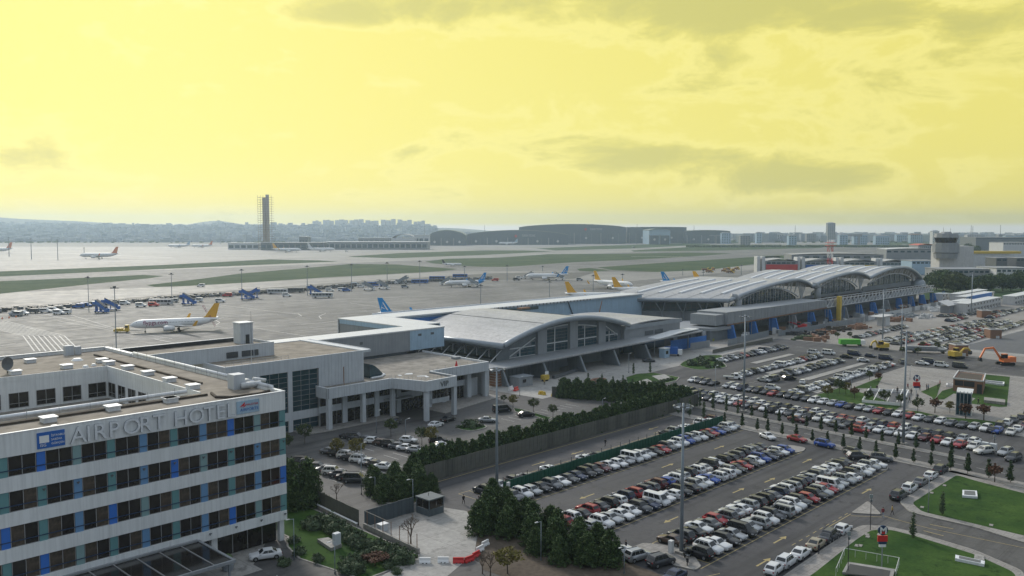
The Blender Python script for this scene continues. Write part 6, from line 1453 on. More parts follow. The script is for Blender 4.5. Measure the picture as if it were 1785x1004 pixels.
def b_cone():
    mb=MB(); mb.loft(core(lambda t:.42*(1-t)**.8*min(1,(t+.12)*4),.45,2.75)); leaves(mb,crown_pts(520,cone_fn(.4,3.0,.62),90,.09),.17); return [('trunk',trunk_mesh(.7,.05)),('crown',mb.mesh('crown',M['leafcone']))]
def b_slim():
    mb=MB(); mb.loft(core(lambda t:.3*(1-t)**.6*min(1,(t+.12)*4),.5,3.8)); leaves(mb,crown_pts(520,cone_fn(.4,4.2,.5,.6),90,.10),.18); return [('trunk',trunk_mesh(.8,.05)),('crown',mb.mesh('crown',M['leafsage']))]
def b_hedge():
    mb=MB(); mb.loft(core(lambda t:1.5*(1-t)**.5*min(1,(t+.3)*2),0,3.9)); leaves(mb,crown_pts(1900,cone_fn(-.0,4.7,2.2,.55,.4),130,.22),.36,.3); return [('trunk',trunk_mesh(1.,.12)),('crown',mb.mesh('crown',M['leafdark']))]
def b_pine():
    mb=MB(); mb.loft(core(lambda t:1.9*(1-t)**.55*min(1,(t+.3)*2.5),.5,5.6)); leaves(mb,crown_pts(4300,cone_fn(.3,7.2,3.1,.55,.4),230,.27),.29,.2)
    # upswept shoots that fray the outline
    for _ in range(160):
        p=Vector(cone_fn(1,7.,2.7,.75,.25)()); d=Vector((p.x*.25,p.y*.25,rt.uniform(.5,1.))); q=p+d; s_=.13; mb.poly([(p.x-s_,p.y,p.z),(p.x+s_,p.y,p.z),(q.x,q.y,q.z)]); mb.poly([(p.x,p.y-s_,p.z),(p.x,p.y+s_,p.z),(q.x,q.y,q.z)])
    return [('trunk',trunk_mesh(1.6,.16)),('crown',mb.mesh('crown',M['leafdark']))]
def b_broad(m_,r=1.6,n=900,hz=3.2):
    def f():
        mb=MB(); leaves(mb,crown_pts(n,ball_fn(hz,r,r*.75),50,.22),.26); return [('trunk',trunk_mesh(hz*.75,.09,5,r*.7)),('crown',mb.mesh('crown',M[m_]))]
    return f
def b_big(m_):
    def f():
        mb=MB(); mb.loft([[ (x,y,z) for x,y,z in r_] for r_ in core(lambda t:3.1*math.sin(math.pi*min(.97,max(.04,t)))**.6,2,8.5)]); leaves(mb,crown_pts(2200,ball_fn(5.4,4.4,3.9),120,.45),.62); return [('trunk',trunk_mesh(4,.28,5,2.2)),('crown',mb.mesh('crown',M[m_]))]
    return f
def b_bush():
    mb=MB(); mb.loft(core(lambda t:.85*math.sin(math.pi*min(.96,.45+t*.5))**.6,-.05,.95)); leaves(mb,crown_pts(650,ball_fn(.45,1.12,.72),60,.12),.19,.4); return [('stem',MB().tube((0,0,-.1),(0,0,.4),.06,n=5).mesh('stem',M['bark'])),('crown',mb.mesh('crown',M['leafsage']))]
def b_bare():
    mb=MB()
    def br(p,d,l,r_,k_):
        q=p+d*l; mb.tube(p,q,r_,r_*.65,5 if r_>.03 else 3)
        if k_==0: return
        for _ in range(3 if k_>1 else 4):
            nd=(d+Vector((rt.gauss(0,.5),rt.gauss(0,.5),rt.gauss(.12,.3)))).normalized(); br(q,nd,l*rt.uniform(.6,.82),r_*.62,k_-1)
    br(Vector((0,0,-.1)),Vector((0,0,1)),1.3,.14,5); return [('branches',mb.mesh('branches',M['twig']))]
proto('cone',3,b_cone);proto('slim',2,b_slim);proto('hedge',4,b_hedge);proto('pine',4,b_pine);proto('small',3,b_broad('leafmid'));proto('smally',2,b_broad('leafyel'));proto('big',2,b_big('leafdark'));proto('bigy',2,b_big('leafmid'));proto('bush',4,b_bush);proto('bare',2,b_bare);proto('russet',2,b_broad('leafbrown',.6,420,1.9))
def tree(key,u,v,label,group=None,s=1.,sz=None,nm='tree',cat='tree',z=0.):
    e=bpy.data.objects.new(nm,None); e.empty_display_size=.5; col.objects.link(e); e.location=W(u,v,z); e.rotation_euler=(0,0,rt.uniform(0,6.28)); e.scale=(s,s,sz or s); tag(e,label,cat,group)
    for n_,me in rt.choice(TP[key]): link(n_,me,e)
    return e
# cypresses along the street
for row_,(ub,vs,ph) in enumerate(((184.7,[128.6,125,121.2,117.6,113.2,107,102,97.8,95,91.2,87.6,83.6,80.,76.3,72.6,69.,64.8,61.1,57.6,53.8,50.6,46.8,43,39,35],'near kerb of the tree-lined street'),(196.0,[134,130,126,121.8,117.6,113.4,109.9,105.8,101.8,98,94.2,90.6,86.8,83.1,79.3,75.8,72.1,68.4,64.6,61.1,57.2],'far kerb of the tree-lined street'))):
    for i,v in enumerate(vs):
        q=sh(ub,v); slim=i<5 and row_==0 or (i<7 and row_==1)
        big=row_==0 and i>=19
        tree('slim' if slim else 'cone',q[0],q[1],f"{'thin sparse cypress' if slim else 'small conical cypress'}, {ordn(i)} from the left along the {ph}",'young cypresses along the street',rt.uniform(.9,1.12)*(1.25 if big else 1),nm='cypress',z=.12)
tree('russet',178.0,45.2,'russet-leaved young tree between two cypresses at the upper lawn edge',None,1.3,nm='tree')
# conifer belt at the bottom
for i,(u,v,s) in enumerate(((91.6,95.6,.95),(94.5,96,.9),(97.6,99.5,.95),(100.6,101.8,1.),(99.5,97.5,.95),(96.6,93.2,.95),(99.,92.5,.85),(93.6,91.5,.85),(96.5,88.6,1.),(98.8,87.,.85),(93.8,86.2,.9),(97,84,.95),(94,81.6,.95),(97.3,80,.9),(94.6,78,.95),(97.,76.2,.9),(93.4,75.2,.85),(95.8,73,.9),(91.3,78.6,.7),(91.5,83.5,.7))):
    tree('pine',u,v,f'dark conifer in the belt left of the near car park, {ordn(i)} counted from the gate','conifer belt beside the car park',s*.8,s*.76,nm='conifer')
# clump by the kiosk + hedge line behind the fence
for i,(u,v,s) in enumerate(((91.2,119.4,.9),(92.6,123.5,.9),(94,126.5,.85),(93.6,117.4,.95),(96.6,116.2,1.),(95.5,121.5,.95),(98.5,119,.95),(97.6,124.5,.9),(101,121.6,.85),(100,116.8,.7),(101.5,125,.8))):
    tree('pine',u,v,f'dark dense conifer in the clump behind the grey fence, {ordn(i)} from the hotel side','conifers beside the guard kiosk',s*.78,s*.72,nm='conifer')
i=0;u=103.5
while u<199:
    tree('hedge',u,125.6+rt.uniform(-.4,.4),f'dark conifer in the tall hedge behind the khaki fence, {ordn(i)} from the left','conifer hedge behind the fence',rt.uniform(.95,1.15),rt.uniform(.98,1.25),nm='hedge_conifer'); i+=1; u+=2.2
i=0
for k_ in range(19):
    t=k_/18; tree('hedge',183.5+15.5*t*.9,157.5-29*t,f'dark conifer in the hedge closing the VIP lot, {ordn(k_)} from the far end','conifer hedge closing the VIP lot',rt.uniform(.85,1.0),rt.uniform(1.,1.2),nm='hedge_conifer')
    if k_%2==0: tree('hedge',186.5+14*t,159-28*t,f'dark conifer in the outer rank of the hedge, {ordn(k_//2)} from the far end','conifer hedge closing the VIP lot',.9,1.05,nm='hedge_conifer')
tree('pine',77.8,127.8,'tall dark conifer at the hotel corner, left of two','conifers at the hotel corner',1.0,1.15,nm='conifer'); tree('pine',80.6,127.,'tall dark conifer at the hotel corner, right of two','conifers at the hotel corner',1.0,1.1,nm='conifer'); tree('pine',79,131.5,'dark conifer standing behind the pair at the hotel corner',None,.9,1.,nm='conifer')
# small trees in the VIP lot
vv=lambda x,y:at(560+x/4.563,580+y/4.563)
for i,(x,y,k_,s) in enumerate(((555,830,'small',.95),(800,895,'small',.9),(875,900,'smally',.95),(120,990,'smally',.9),(285,1010,'smally',1.),(700,990,'small',.01))):
    if s>.1: u,v=vv(x,y); tree(k_,u,v,f"{'yellow-green' if k_=='smally' else 'green'} small round-crowned tree in the VIP car park, {ordn(i)} listed from the building",'small trees in the VIP car park',s)
for x,y,s,l in ((175,565,.55,'leftmost thin tree by the verge'),(248,600,.8,'yellowish tree left of the black van verge'),(410,635,.85,'round palm-like green tree on the verge'),(565,672,.75,'slender green tree at the right end of the verge')):
    u,v=at(840+x/4.563,580+y/4.563); tree('smally' if 'yellow' in l else 'small',u,v,l,'small trees on the verge',s)
tree('small',103.5,164,'green bushy tree at the corner of the annex lawn',None,1.,nm='tree'); tree('small',96,160,'second green tree below the annex wall, nearer the hotel',None,1.0,nm='tree')
tree('bush',140.4,149.5,'rounded clipped evergreen on the roundabout island',None,1.9,1.6,nm='shrub',cat='shrub')
for i,(u,v) in enumerate(((137.6,150.8),(139.2,147.2),(142.4,147.8))): tree('bush',u,v,f'small ball shrub on the roundabout island, {ordn(i)} from the left','ball shrubs on the roundabout',.6,nm='shrub',cat='shrub')
# garden shrubs by the hotel
kk=lambda x,y:at(560+x/4.483,780+y/4.483)
for i,(x,y,s) in enumerate(((40,590,1.7),(110,640,1.7),(170,665,1.5),(260,720,1.5),(330,850,1.1),(300,770,1.2),(380,765,1.2),(450,760,1.1),(470,820,1.1),(560,810,1.2),(620,830,1.2),(680,870,1.2),(600,880,1.2),(530,860,1.0),(220,900,1.3),(270,950,1.3),(200,950,1.1),(520,920,.7),(590,960,.7),(420,800,1.0),(-60,610,1.6),(-40,600,1.2),(-290,895,.9))):
    u,v=kk(x,y+25); tree('bush',u,v,f'grey-green rounded shrub in the hotel garden bed, {ordn(i)} from the wall end','rounded shrubs in the hotel garden',s*1.05,nm='shrub',cat='shrub')
for i,(x,y) in enumerate(((360,900),(420,930),(440,880),(500,900))): u,v=kk(x,y); tree('russet',u,v,f'brown winter shrub among the green garden shrubs, {ordn(i)} from the left','brown winter shrubs',1.,.5,nm='shrub',cat='shrub')
for i,(x,y) in enumerate(((1040,745),(1085,835),(1230,890))): u,v=at(280+x/4.483,780+y/4.483); tree('bush',u,v,f'low shrub on the garden lawn by the forecourt, {ordn(i)} from the hotel','low shrubs beside the forecourt',.9,nm='shrub',cat='shrub')
u,v=kk(700,770); tree('bare',u,v,'leafless spreading tree beside the gate fence',None,1.15,nm='bare_tree')
u,v=kk(120,410); tree('bare',u,v,'leafless pale shrub behind the brown garden wall',None,.8,nm='bare_tree')
u,v=kk(1260,985); tree('bare',u,v,'thin leafless sapling at the bottom right of the gate',None,.8,nm='bare_tree')
u,v=at(885,1000); tree('smally',u,v,'yellowish half-bare tree below the conifer belt',None,1.15,.8,nm='tree'); u,v=at(855,1004); tree('bare',u,v,'leafless tree left of the yellowish tree at the bottom',None,.9,nm='bare_tree')
# lawns and plaza
u,v=at(1642,899); tree('slim',u,v,'single slim cypress on the upper lawn',None,1.,nm='cypress'); u,v=at(1591,939); tree('slim',u,v,'single slim cypress at the edge of the lower lawn',None,1.,nm='cypress')
dd=lambda x,y:at(1430+x/4.563,580+y/4.563)
for i,(x,y,k_,s) in enumerate(((390,380,'small',.7),(460,395,'russet',1.2),(150,490,'small',1.),(200,490,'smally',.8),(60,530,'smally',.9),(270,530,'russet',1.3),(385,560,'small',.8),(510,570,'small',.9),(640,590,'small',.8),(775,640,'small',.9),(910,640,'russet',1.5),(1030,640,'smally',.7),(1155,690,'russet',1.6),(1300,700,'russet',1.6),(135,50,'small',.7),(235,50,'small',.7),(655,175,'small',.7),(775,180,'small',.7),(810,120,'small',.6),(930,140,'small',.7))):
    u,v=dd(x,y); tree(k_,u,v,f"{'russet' if k_=='russet' else 'yellowish' if k_=='smally' else 'green'} small tree around the metro plaza, {ordn(i)} listed from its left end",'small trees around the metro plaza',s)
c3=lambda x,y:at(1120+x/4.564,580+y/4.564)
for i,(x,y,s) in enumerate(((385,260,1.8),(420,265,1.),(465,225,1.6),(485,260,2.0),(520,280,1.),(550,225,1.4),(605,260,1.4),(590,280,1.1))): u,v=c3(x,y); tree('bush',u,v,f'rounded shrub on the planted island, {ordn(i)} from the left','shrubs on the planted island',s,nm='shrub',cat='shrub')
e2=lambda x,y:at(960+x/6.276,530+y/6.276)
for i,(x,y) in enumerate(((905,770),(1087,755),(408,890),(560,900),(680,930),(790,920),(895,960),(990,970),(1120,980),(1240,990))): u,v=e2(x,y); tree('slim',u,v,f'slim cypress near the drop-off garden, {ordn(i)} from the far side','slim cypresses near the drop-off',.95,nm='cypress')
for i in range(7): u,v=e2(1090+i*38,885-i*9); tree('bush',u,v,f'small ball shrub edging the drop-off garden, {ordn(i)} from the left','ball shrubs edging the drop-off garden',.75,nm='shrub',cat='shrub')
# trees near the tower
for i,(px,py,k_,s) in enumerate(((1632,506,'big',1.6),(1644,508,'big',1.7),(1662,512,'bigy',1.7),(1674,511,'bigy',1.5),(1690,512,'big',1.),(1717,508,'big',1.4),(1726,509,'big',1.5),(1748,507,'big',1.5),(1762,507,'big',1.2),(1780,507,'big',1.7),(1620,500,'big',1.1),(1700,505,'big',1.1),(1688,446,'big',2.2),(1700,447,'big',2.),(1747,447,'big',2.4),(1776,447,'big',2.))):
    u,v=at(px,py); tree(k_,u,v,f"{'olive green' if k_=='bigy' else 'dark'} tree around the control tower offices, {ordn(i)} listed from the tower's left foot",'trees around the control tower',s)
sheet('grass_strip',[at(1600,522),at(1620,503),at(1790,503),at(1900,510),at(1785,520)],.01,M['grassfield'])
# ================================================================ FENCES AND WALLS
def panels(nm,label,cat,p0,p1,n,h,mt,pn='panel',gap=.03,thick=.06,post=None,ribs=3,z=0.,dz=None):
    t=T(nm,label,cat,p0[0],p0[1],z); a=Vector(p0);b_=Vector(p1);d=(b_-a);L_=d.length;d.normalize();ang=math.atan2(d.y,d.x); w=L_/n
    mb=MB().box(gap/2,w-gap/2,-thick/2,thick/2,.04,h)
    for r_ in range(ribs): x=w*(r_+.5)/ribs; mb.box(x-.05,x+.05,-thick/2-.05,-thick/2,.04,h-.02)
    mes=[mb.mesh(pn,m_) for m_ in (mt if isinstance(mt,list) else [mt])]; rr=random.Random(4)
    for i in range(n):
        o=link(pn,rr.choice(mes),t.e); o.location=(d.x*w*i,d.y*w*i,rr.uniform(-.04,.04)); o.rotation_euler=(rr.uniform(-.01,.01),0,ang)
        if post: q=link('post',post,t.e); q.location=(d.x*w*i,d.y*w*i,0)
    return t
M['khaki2']=mat('khaki_hoarding_worn',(.10,.10,.085),.7,c2=(.145,.14,.12),scale=.9)
pm=MB().box(-.05,.05,.03,.13,0,3.2).mesh('post',M['steeld'])
panels('hoarding_fence','long khaki panel hoarding below the conifer hedge, running beside the near car park','fence',(101,122.5),(200,123.2),40,3.3,[M['khaki'],M['khaki2']],'fence_panel',post=pm,ribs=2)
panels('hoarding_fence','short khaki hoarding end turning down by the conifer clump','fence',(99.,118.2),(101,122.4),2,3.1,[M['khaki']],'fence_panel')
panels('green_hoarding','dark green hoarding standing between two rows of cars','fence',(108.4,106.8),(184.8,106.9),24,2.35,M['green'],'fence_panel',post=pm)
panels('hoarding_fence','khaki hoarding at the far end of the VIP lot hedge','fence',(182,160),(188,150),4,3.,[M['khaki']],'fence_panel')
panels('garden_wall_fence','brown ribbed fence along the hotel garden','fence',(80.6,112.2),(82.0,131),9,2.6,M['khaki'],'fence_panel',ribs=6)
panels('gate_fence','blue-grey ribbed metal fence leading to the guard kiosk','fence',(80.8,111.0),(91.0,111.0),6,2.7,M['fencegrey'],'fence_panel',ribs=6)
t=T('post_fence','low concrete wall with bare posts along the gate concrete','fence',80.6,110); t.part('wall',MB().prism([(80.4,110.8),(80.8,110.8),(79.8,96),(79.4,96)],0,.75),M['kerb'])
for i in range(7): q=i/6; t.part('post',MB().cyl(80.6-1.*q,110.-13.6*q,.7,2.9,.06,.06,6),M['brick'])
t.part('bracing_rail',MB().tube((80.6,110.5,2.8),(80.1,103.5,2.8),.05,n=4),M['kerb'])
t=T('garden_kerb_wall','low pale wall at the foot of the brown garden fence','wall',80,112); t.part('wall',MB().prism([(79.9,112),(80.2,112),(81.6,131),(81.3,131)],0,.5),M['kerb']); t.part('coping',MB().prism([(79.85,112),(80.25,112),(81.65,131),(81.25,131)],.5,.57),M['coping'])
panels('site_hoarding','grey construction hoarding below the large terminal, left stretch','fence',(311,178.3),(352,181.5),14,2.6,[M['greyclad2'],M['steel']],'fence_panel')
panels('site_hoarding','grey construction hoarding below the large terminal, middle stretch','fence',(354,178),(440,174.6),28,2.4,[M['greyclad2'],M['steel']],'fence_panel')
panels('site_hoarding','grey construction hoarding below the large terminal, right stretch','fence',(442,175),(585,178),30,2.6,[M['greyclad2'],M['offwhite']],'fence_panel')
panels('blue_hoarding','blue tarpaulin wall with grey lower sheets by the drop-off','fence',(282,186.5),(306,185.2),8,4.2,[M['tarp']],'fence_panel'); panels('grey_hoarding','grey sheet hoarding in front of the blue tarpaulin wall','fence',(290,182.6),(303,181.8),5,2.8,[M['greyclad2']],'fence_panel')
panels('wire_fence','low pale fence line beside the far planted verge','fence',(288,171.5),(338,172.5),12,1.5,M['khaki2'],'fence_panel',ribs=0)
# ================================================================ KIOSK, BARRIERS, SMALL STREET THINGS
t=T('guard_kiosk','grey guard kiosk with dark windows at the end of the gate fence','kiosk',91.2,107.4)
t.part('wall',MB().box(91.2,94.4,107.2,110.6,0,1.15),M['fencegrey']); t.part('roof',MB().box(91.1,94.5,107.1,110.7,2.65,2.85),M['fencegrey'])
for (a,b_,c,d) in ((91.2,91.35,107.2,107.35),(94.25,94.4,107.2,107.35),(91.2,91.35,110.45,110.6),(94.25,94.4,110.45,110.6)): t.part('post',MB().box(a,b_,c,d,1.15,2.65),M['fencegrey'])
for a,b_ in ((91.4,92.8),(92.9,94.2)): t.part('window',MB().box(a,b_,107.22,107.28,1.2,2.6),M['glass'])
for a,b_ in ((107.4,108.9),(109.,110.4)): t.part('window',MB().box(91.22,91.28,a,b_,1.2,2.6),M['glass'])
t.part('roof_antenna',MB().cyl(92.6,109,2.9,3.4,.05,.05,5),M['black'])
def jersey(m_,L_=1.6): 
    sec=[(-.3,0),(.3,0),(.26,.22),(.12,.42),(.1,.8),(-.1,.8),(-.12,.42),(-.26,.22)]; mb=MB().loft([[(-L_/2,y,z) for y,z in sec],[(-L_/2+.1,y,z) for y,z in sec],[(L_/2-.1,y,z) for y,z in sec],[(L_/2,y,z) for y,z in sec]])
    return mb.mesh('shell',m_), MB().box(-.35,-.15,-.31,.31,-.01,.1).box(.15,.35,-.31,.31,-.01,.1).mesh('foot_slot',M['black'])
jw,jr_=jersey(M['white']),jersey(M['red'])
for i,(u,v,a,c,l) in enumerate(((77.9,92.6,-47,'w','leftmost white plastic road barrier at the bottom of the gate concrete'),(79.9,90.9,-47,'w','second white plastic road barrier at the bottom of the gate concrete'),(81.3,89.2,-45,'r','first red plastic road barrier, next to the white pair'),(82.7,88.5,0,'r','second red plastic road barrier, turned edge on'),(84.6,89.0,10,'r','third red plastic road barrier, farthest up'),(86.5,90.2,10,'w','white plastic barrier just above the red ones'),(88.6,91.2,10,'w','topmost white plastic barrier beside the conifer belt'))):
    t=T('road_barrier',l,'barrier',u,v,.01,R(a),'plastic road barriers at the gate'); s_m=jw if c=='w' else jr_; link('shell',s_m[0],t.e); link('foot_slot',s_m[1],t.e)
for x,y,c,l in ((230,455,'w','white plastic barrier at the VIP lot work entrance'),(272,460,'r','red plastic barrier at the VIP lot work entrance'),(1085,420,'r','red plastic barrier near the drop-off garden'),(1060,425,'w','white barrier part beside the red one near the drop-off garden')):
    u,v=at(840+x/4.563,580+y/4.563); t=T('road_barrier',l,'barrier',u,v,.01,R(20)); q=jw if c=='w' else jr_; link('shell',q[0],t.e); t.e.scale=(1.5,1.5,1.4)
def lamp(label,u,v,h,arm=1.,ang=0.,grp='street lamps'):
    t=T('street_lamp',label,'street lamp',u,v,0,ang,grp); lp(t,'pole',MB().cyl(0,0,0,h,.07,.045,8),'mast',smooth=True); lp(t,'base',MB().cyl(0,0,0,.35,.14,.12,8),'steeld')
    lp(t,'arm',MB().tube((0,0,h-.05),(arm,0,h+.1),.035,n=5),'mast'); lp(t,'lamp_head',MB().loft([[(arm-.1,-.12,h+.05),(arm-.1,.12,h+.05),(arm-.1,.09,h+.17),(arm-.1,-.09,h+.17)],[(arm+.5,-.1,h+.1),(arm+.5,.1,h+.1),(arm+.5,.07,h+.19),(arm+.5,-.07,h+.19)]]),'offwhite')
for px,py,pt,l,a in ((513,975,914,'lamp post on the lawn edge beside the forecourt',180),(584,1000,955,'lamp post at the bottom of the hotel garden',180),(630,862,795,'lamp post by the hedge bed entrance',180),(654,866,838,'short lamp post against the conifer clump',180),(720,891,842,'lamp post beside the guard kiosk',180),(943,977,919,'lamp post in the conifer belt',180),(548,856,835,'lamp post behind the hotel corner conifers',0),(656,755,720,'lamp post in the VIP lot before the pavement',0),(707,760,735,'lamp post in the VIP lot, middle',0),(762,775,748,'lamp post in the VIP lot, right',0),(630,815,778,'lamp post in the VIP lot, front',0),(1618,894,835,'tall lamp post at the corner of the upper lawn',180),(1088,1000,965,'lamp post at the bottom of the conifer belt',180),(1096,650,618,'lamp post on the drop-off pavement',0),(906,690,660,'thin post before the old terminal',0),(1050,712,700,'short lamp behind the VIP hedge',0),(1246,735-20,640,'lamp post by the mid-lot kerb',0),(1484,686,655,'lamp post by the metro plaza planting',0),(1586,662,640,'lamp post on the metro plaza',0)):
    u,v=at(px,py); y=PX(px,py)[1]; h=48-(pt-397)/F*y; lamp(l,u,v,max(2.5,h),.8,R(a))
# road sign posts near the triangle island
for px,py,pt,l in ((1517,925,870,'dark pole with traffic mirror at the traffic island'),(1478,1000,937,'dark sign pole at the lower lawn edge'),(1733,783,762,'dark pole by the mid-lot service box')):
    u,v=at(px,py); y=PX(px,py)[1]; h=48-(pt-397)/F*y; t=T('sign_pole',l,'pole',u,v); t.part('pole',MB().cyl(u,v,0,h,.06,.05,6),M['dark']); t.part('head',MB().obox(u,v,.5,.12,R(-46),h-.6,h).obox(u+.1,v,.35,.12,R(-46),h-1.2,h-.8),M['steel'])
# metro signs with the M
def metro(label,u,v,h,s):
    t=T('metro_sign',label,'sign',u,v,.14,R(-46)); lp(t,'pole',MB().cyl(0,0,0,h-1.2*s,.09,.09,8),'steel')
    lp(t,'round_panel',MB().tube((0,-.1,h-.55*s),(0,.1,h-.55*s),.62*s,.62*s,20),'navy')
    o=put_text('M',1.15*s,t,(-.42*s,-.13,h-.95*s),M['white'],extrude=.02,off=.03*s); put_text('M',.95*s,t,(-.35*s,-.16,h-.88*s),M['red'],extrude=.02,off=.035*s) if 0 else None
    lp(t,'red_wedge',MB().poly([(-.22*s,-.17,h-1.0*s),(.22*s,-.17,h-1.0*s),(.16*s,-.17,h-.62*s),(0,-.17,h-.78*s),(-.16*s,-.17,h-.62*s)]),'red')
    lp(t,'lower_panel',MB().box(-.62*s,.62*s,-.1,.1,h-2.0*s,h-1.25*s),'red'); lp(t,'lower_band',MB().box(-.5*s,.5*s,-.1,.1,h-2.35*s,h-2.01*s),'navy'); lp(t,'plate',MB().box(-.42*s,.42*s,-.1,.1,h-2.7*s,h-2.36*s),'white')
    return t
metro('metro sign with white M over red and blue panels on the lower lawn',121.2,44.6,6.1,1.12)
u,v=dd(760,560); metro('red round metro sign with M on the plaza',u,v,7.6,1.5)
# underground entrance railings at the bottom right
t=T('metro_entrance','glass-railed stair opening on the lower lawn at the bottom edge','metro entrance',116,44)
pts=[at(1457,1006),at(1472,970),at(1567,987),at(1560,1012)]
for i in range(3):
    a,b_=pts[i],pts[i+1]; t.part('handrail',MB().tube((a[0],a[1],1.25),(b_[0],b_[1],1.25),.04,n=5),M['offwhite'])
    n=5
    for j in range(n):
        p=(a[0]+(b_[0]-a[0])*j/n,a[1]+(b_[1]-a[1])*j/n);q=(a[0]+(b_[0]-a[0])*(j+1)/n,a[1]+(b_[1]-a[1])*(j+1)/n)
        t.part('baluster',MB().cyl(p[0],p[1],.14,1.25,.03,.03,5),M['offwhite'])
t.part('opening_wall',MB().prism([at(1468,1003),at(1478,985),at(1560,998),at(1556,1012)],.15,.5),M['concrete']); t.part('stairwell',MB().prism([at(1473,1006),at(1481,989),at(1552,1001),at(1549,1014)],.5,.53),M['dark'])
ee=lambda x,y:at(1430+x/4.482,780+y/4.482,.2)
for i,(pp,l) in enumerate((([(1110,345),(1222,352),(1228,398),(1108,388)],'raised grille box on the upper lawn'),([(1055,855),(1285,905),(1280,930),(1052,882)],'long ventilation grille on the lower lawn'))):
    q=[ee(*p) for p in pp]; t=T('ventilation_grille',l,'grille',q[0][0],q[0][1]); t.part('kerb_frame',MB().prism(q,.12,.55),M['coping']); c=(sum(p[0] for p in q)/4,sum(p[1] for p in q)/4); qi=[(c[0]+(p[0]-c[0])*.74,c[1]+(p[1]-c[1])*.74) for p in q]; t.part('grille',MB().prism(qi,.55,.58),M['steeld'])
q=[ee(1205,838),ee(1275,845),ee(1283,885),ee(1200,878)]; t=T('concrete_pad','pale concrete pad behind the long grille on the lower lawn','slab',q[0][0],q[0][1]); t.part('slab',MB().prism(q,.12,.3),M['concrete'])
for i,(x,y) in enumerate(((795,465),(870,353),(970,295),(1335,605),(370,695),(460,678),(285,765),(312,765),(365,680))):
    u,v=ee(x,y); t=T('inspection_cover',f'small pale inspection cover on the lawns at the right, {ordn(i)} listed from the island','cover',u,v,group='inspection covers'); t.part('cover',MB().obox(u,v,1.0,.55,.2,.13,.22),M['kerb'])
# garden slab with box in the hotel garden
q=[at(553,946),at(572,943),at(596,955),at(577,962)]; t=T('garden_tank','grey concrete slab and box in the hotel garden','utility box',q[0][0],q[0][1]); t.part('slab',MB().prism(q,.1,.6),M['concrete']); u,v=at(587,955); t.part('box',MB().box(u-.5,u+.5,v-.4,v+.4,.6,2.3),M['wall2'])
u,v=at(515,879); t=T('garden_bench_box','small grey block at the foot of the corner conifers','utility box',u,v); t.part('block',MB().box(u-.7,u+.7,v-.4,v+.4,.1,.9),M['kerb'])
u,v=kk(480,650); t=T('white_cabinet','white cabinet behind the post fence by the gate','cabinet',u,v); t.part('body',MB().box(u-.7,u+.7,v-.5,v+.5,0,1.1),M['wall2']); t.part('lid',MB().box(u-.78,u+.78,v-.58,v+.58,1.1,1.2),M['white'])
t=T('flower_planter','round grey planter with shrub by the hotel door','planter',57,110.6); t.part('pot',MB().cyl(57,110.6,0,.8,.7,.9,12),M['steel']); t.part('ball_shrub',MB().sphere((57,110.6,1.6),.75,6),M['leafdark'])
t=T('junction_box','grey box beside the tall mast above the motorcycles','utility box',105.4,69.2); t.part('body',MB().box(105.1,105.8,68.9,69.5,.14,2.0),M['offwhite'])
t=T('junction_box','white box at the foot of the tall mast by the green wall','utility box',108.9,106.2); t.part('body',MB().box(108.6,109.2,105.9,106.3,.14,2.3),M['offwhite'])
u,v=dd(1320,930); t=T('service_cabinet','pale service cabinets on the pavement at right beyond the street','cabinet',u,v); 
for k_ in range(3): t.part('cabinet',MB().box(u-.6+k_*.1,u+.4+k_*.1,v-2+k_*1.6,v-.7+k_*1.6,.1,1.6),M['wall2'])
# motorcycles
def moto(label,u,v,h):
    t=T('motorcycle',label,'motorcycle',u,v,.14,h,'motorcycles beside the mast')
    for x in (-.7,.7): lp(t,'wheel',MB().tube((x,-.06,.32),(x,.06,.32),.32,n=12),'tyre')
    lp(t,'frame',MB().tube((-.7,0,.32),(0,0,.5),.06,n=5).tube((0,0,.5),(.55,0,.95),.07,n=5).tube((.55,0,.95),(.7,0,.32),.05,n=5).box(-.25,.25,-.17,.17,.3,.62),'dark')
    lp(t,'tank',MB().sphere((.15,0,.85),.26,5,.7),'black'); lp(t,'seat',MB().box(-.65,-.02,-.14,.14,.76,.88),'black'); lp(t,'handlebar',MB().tube((.5,-.35,1.08),(.5,.35,1.08),.03,n=5),'steel'); lp(t,'top_box',MB().box(-.95,-.6,-.2,.2,.85,1.15),'dark'); lp(t,'headlight',MB().sphere((.62,0,.95),.1,4),'lamp')
moto('motorcycle at the tip of the median, front one with top box',103.6,65.2,R(30)); moto('motorcycle beside the black suv, right one of the pair behind',106.9,66.6,R(20)); moto('motorcycle between mast and black suv, left one behind',106.0,66.9,R(15))
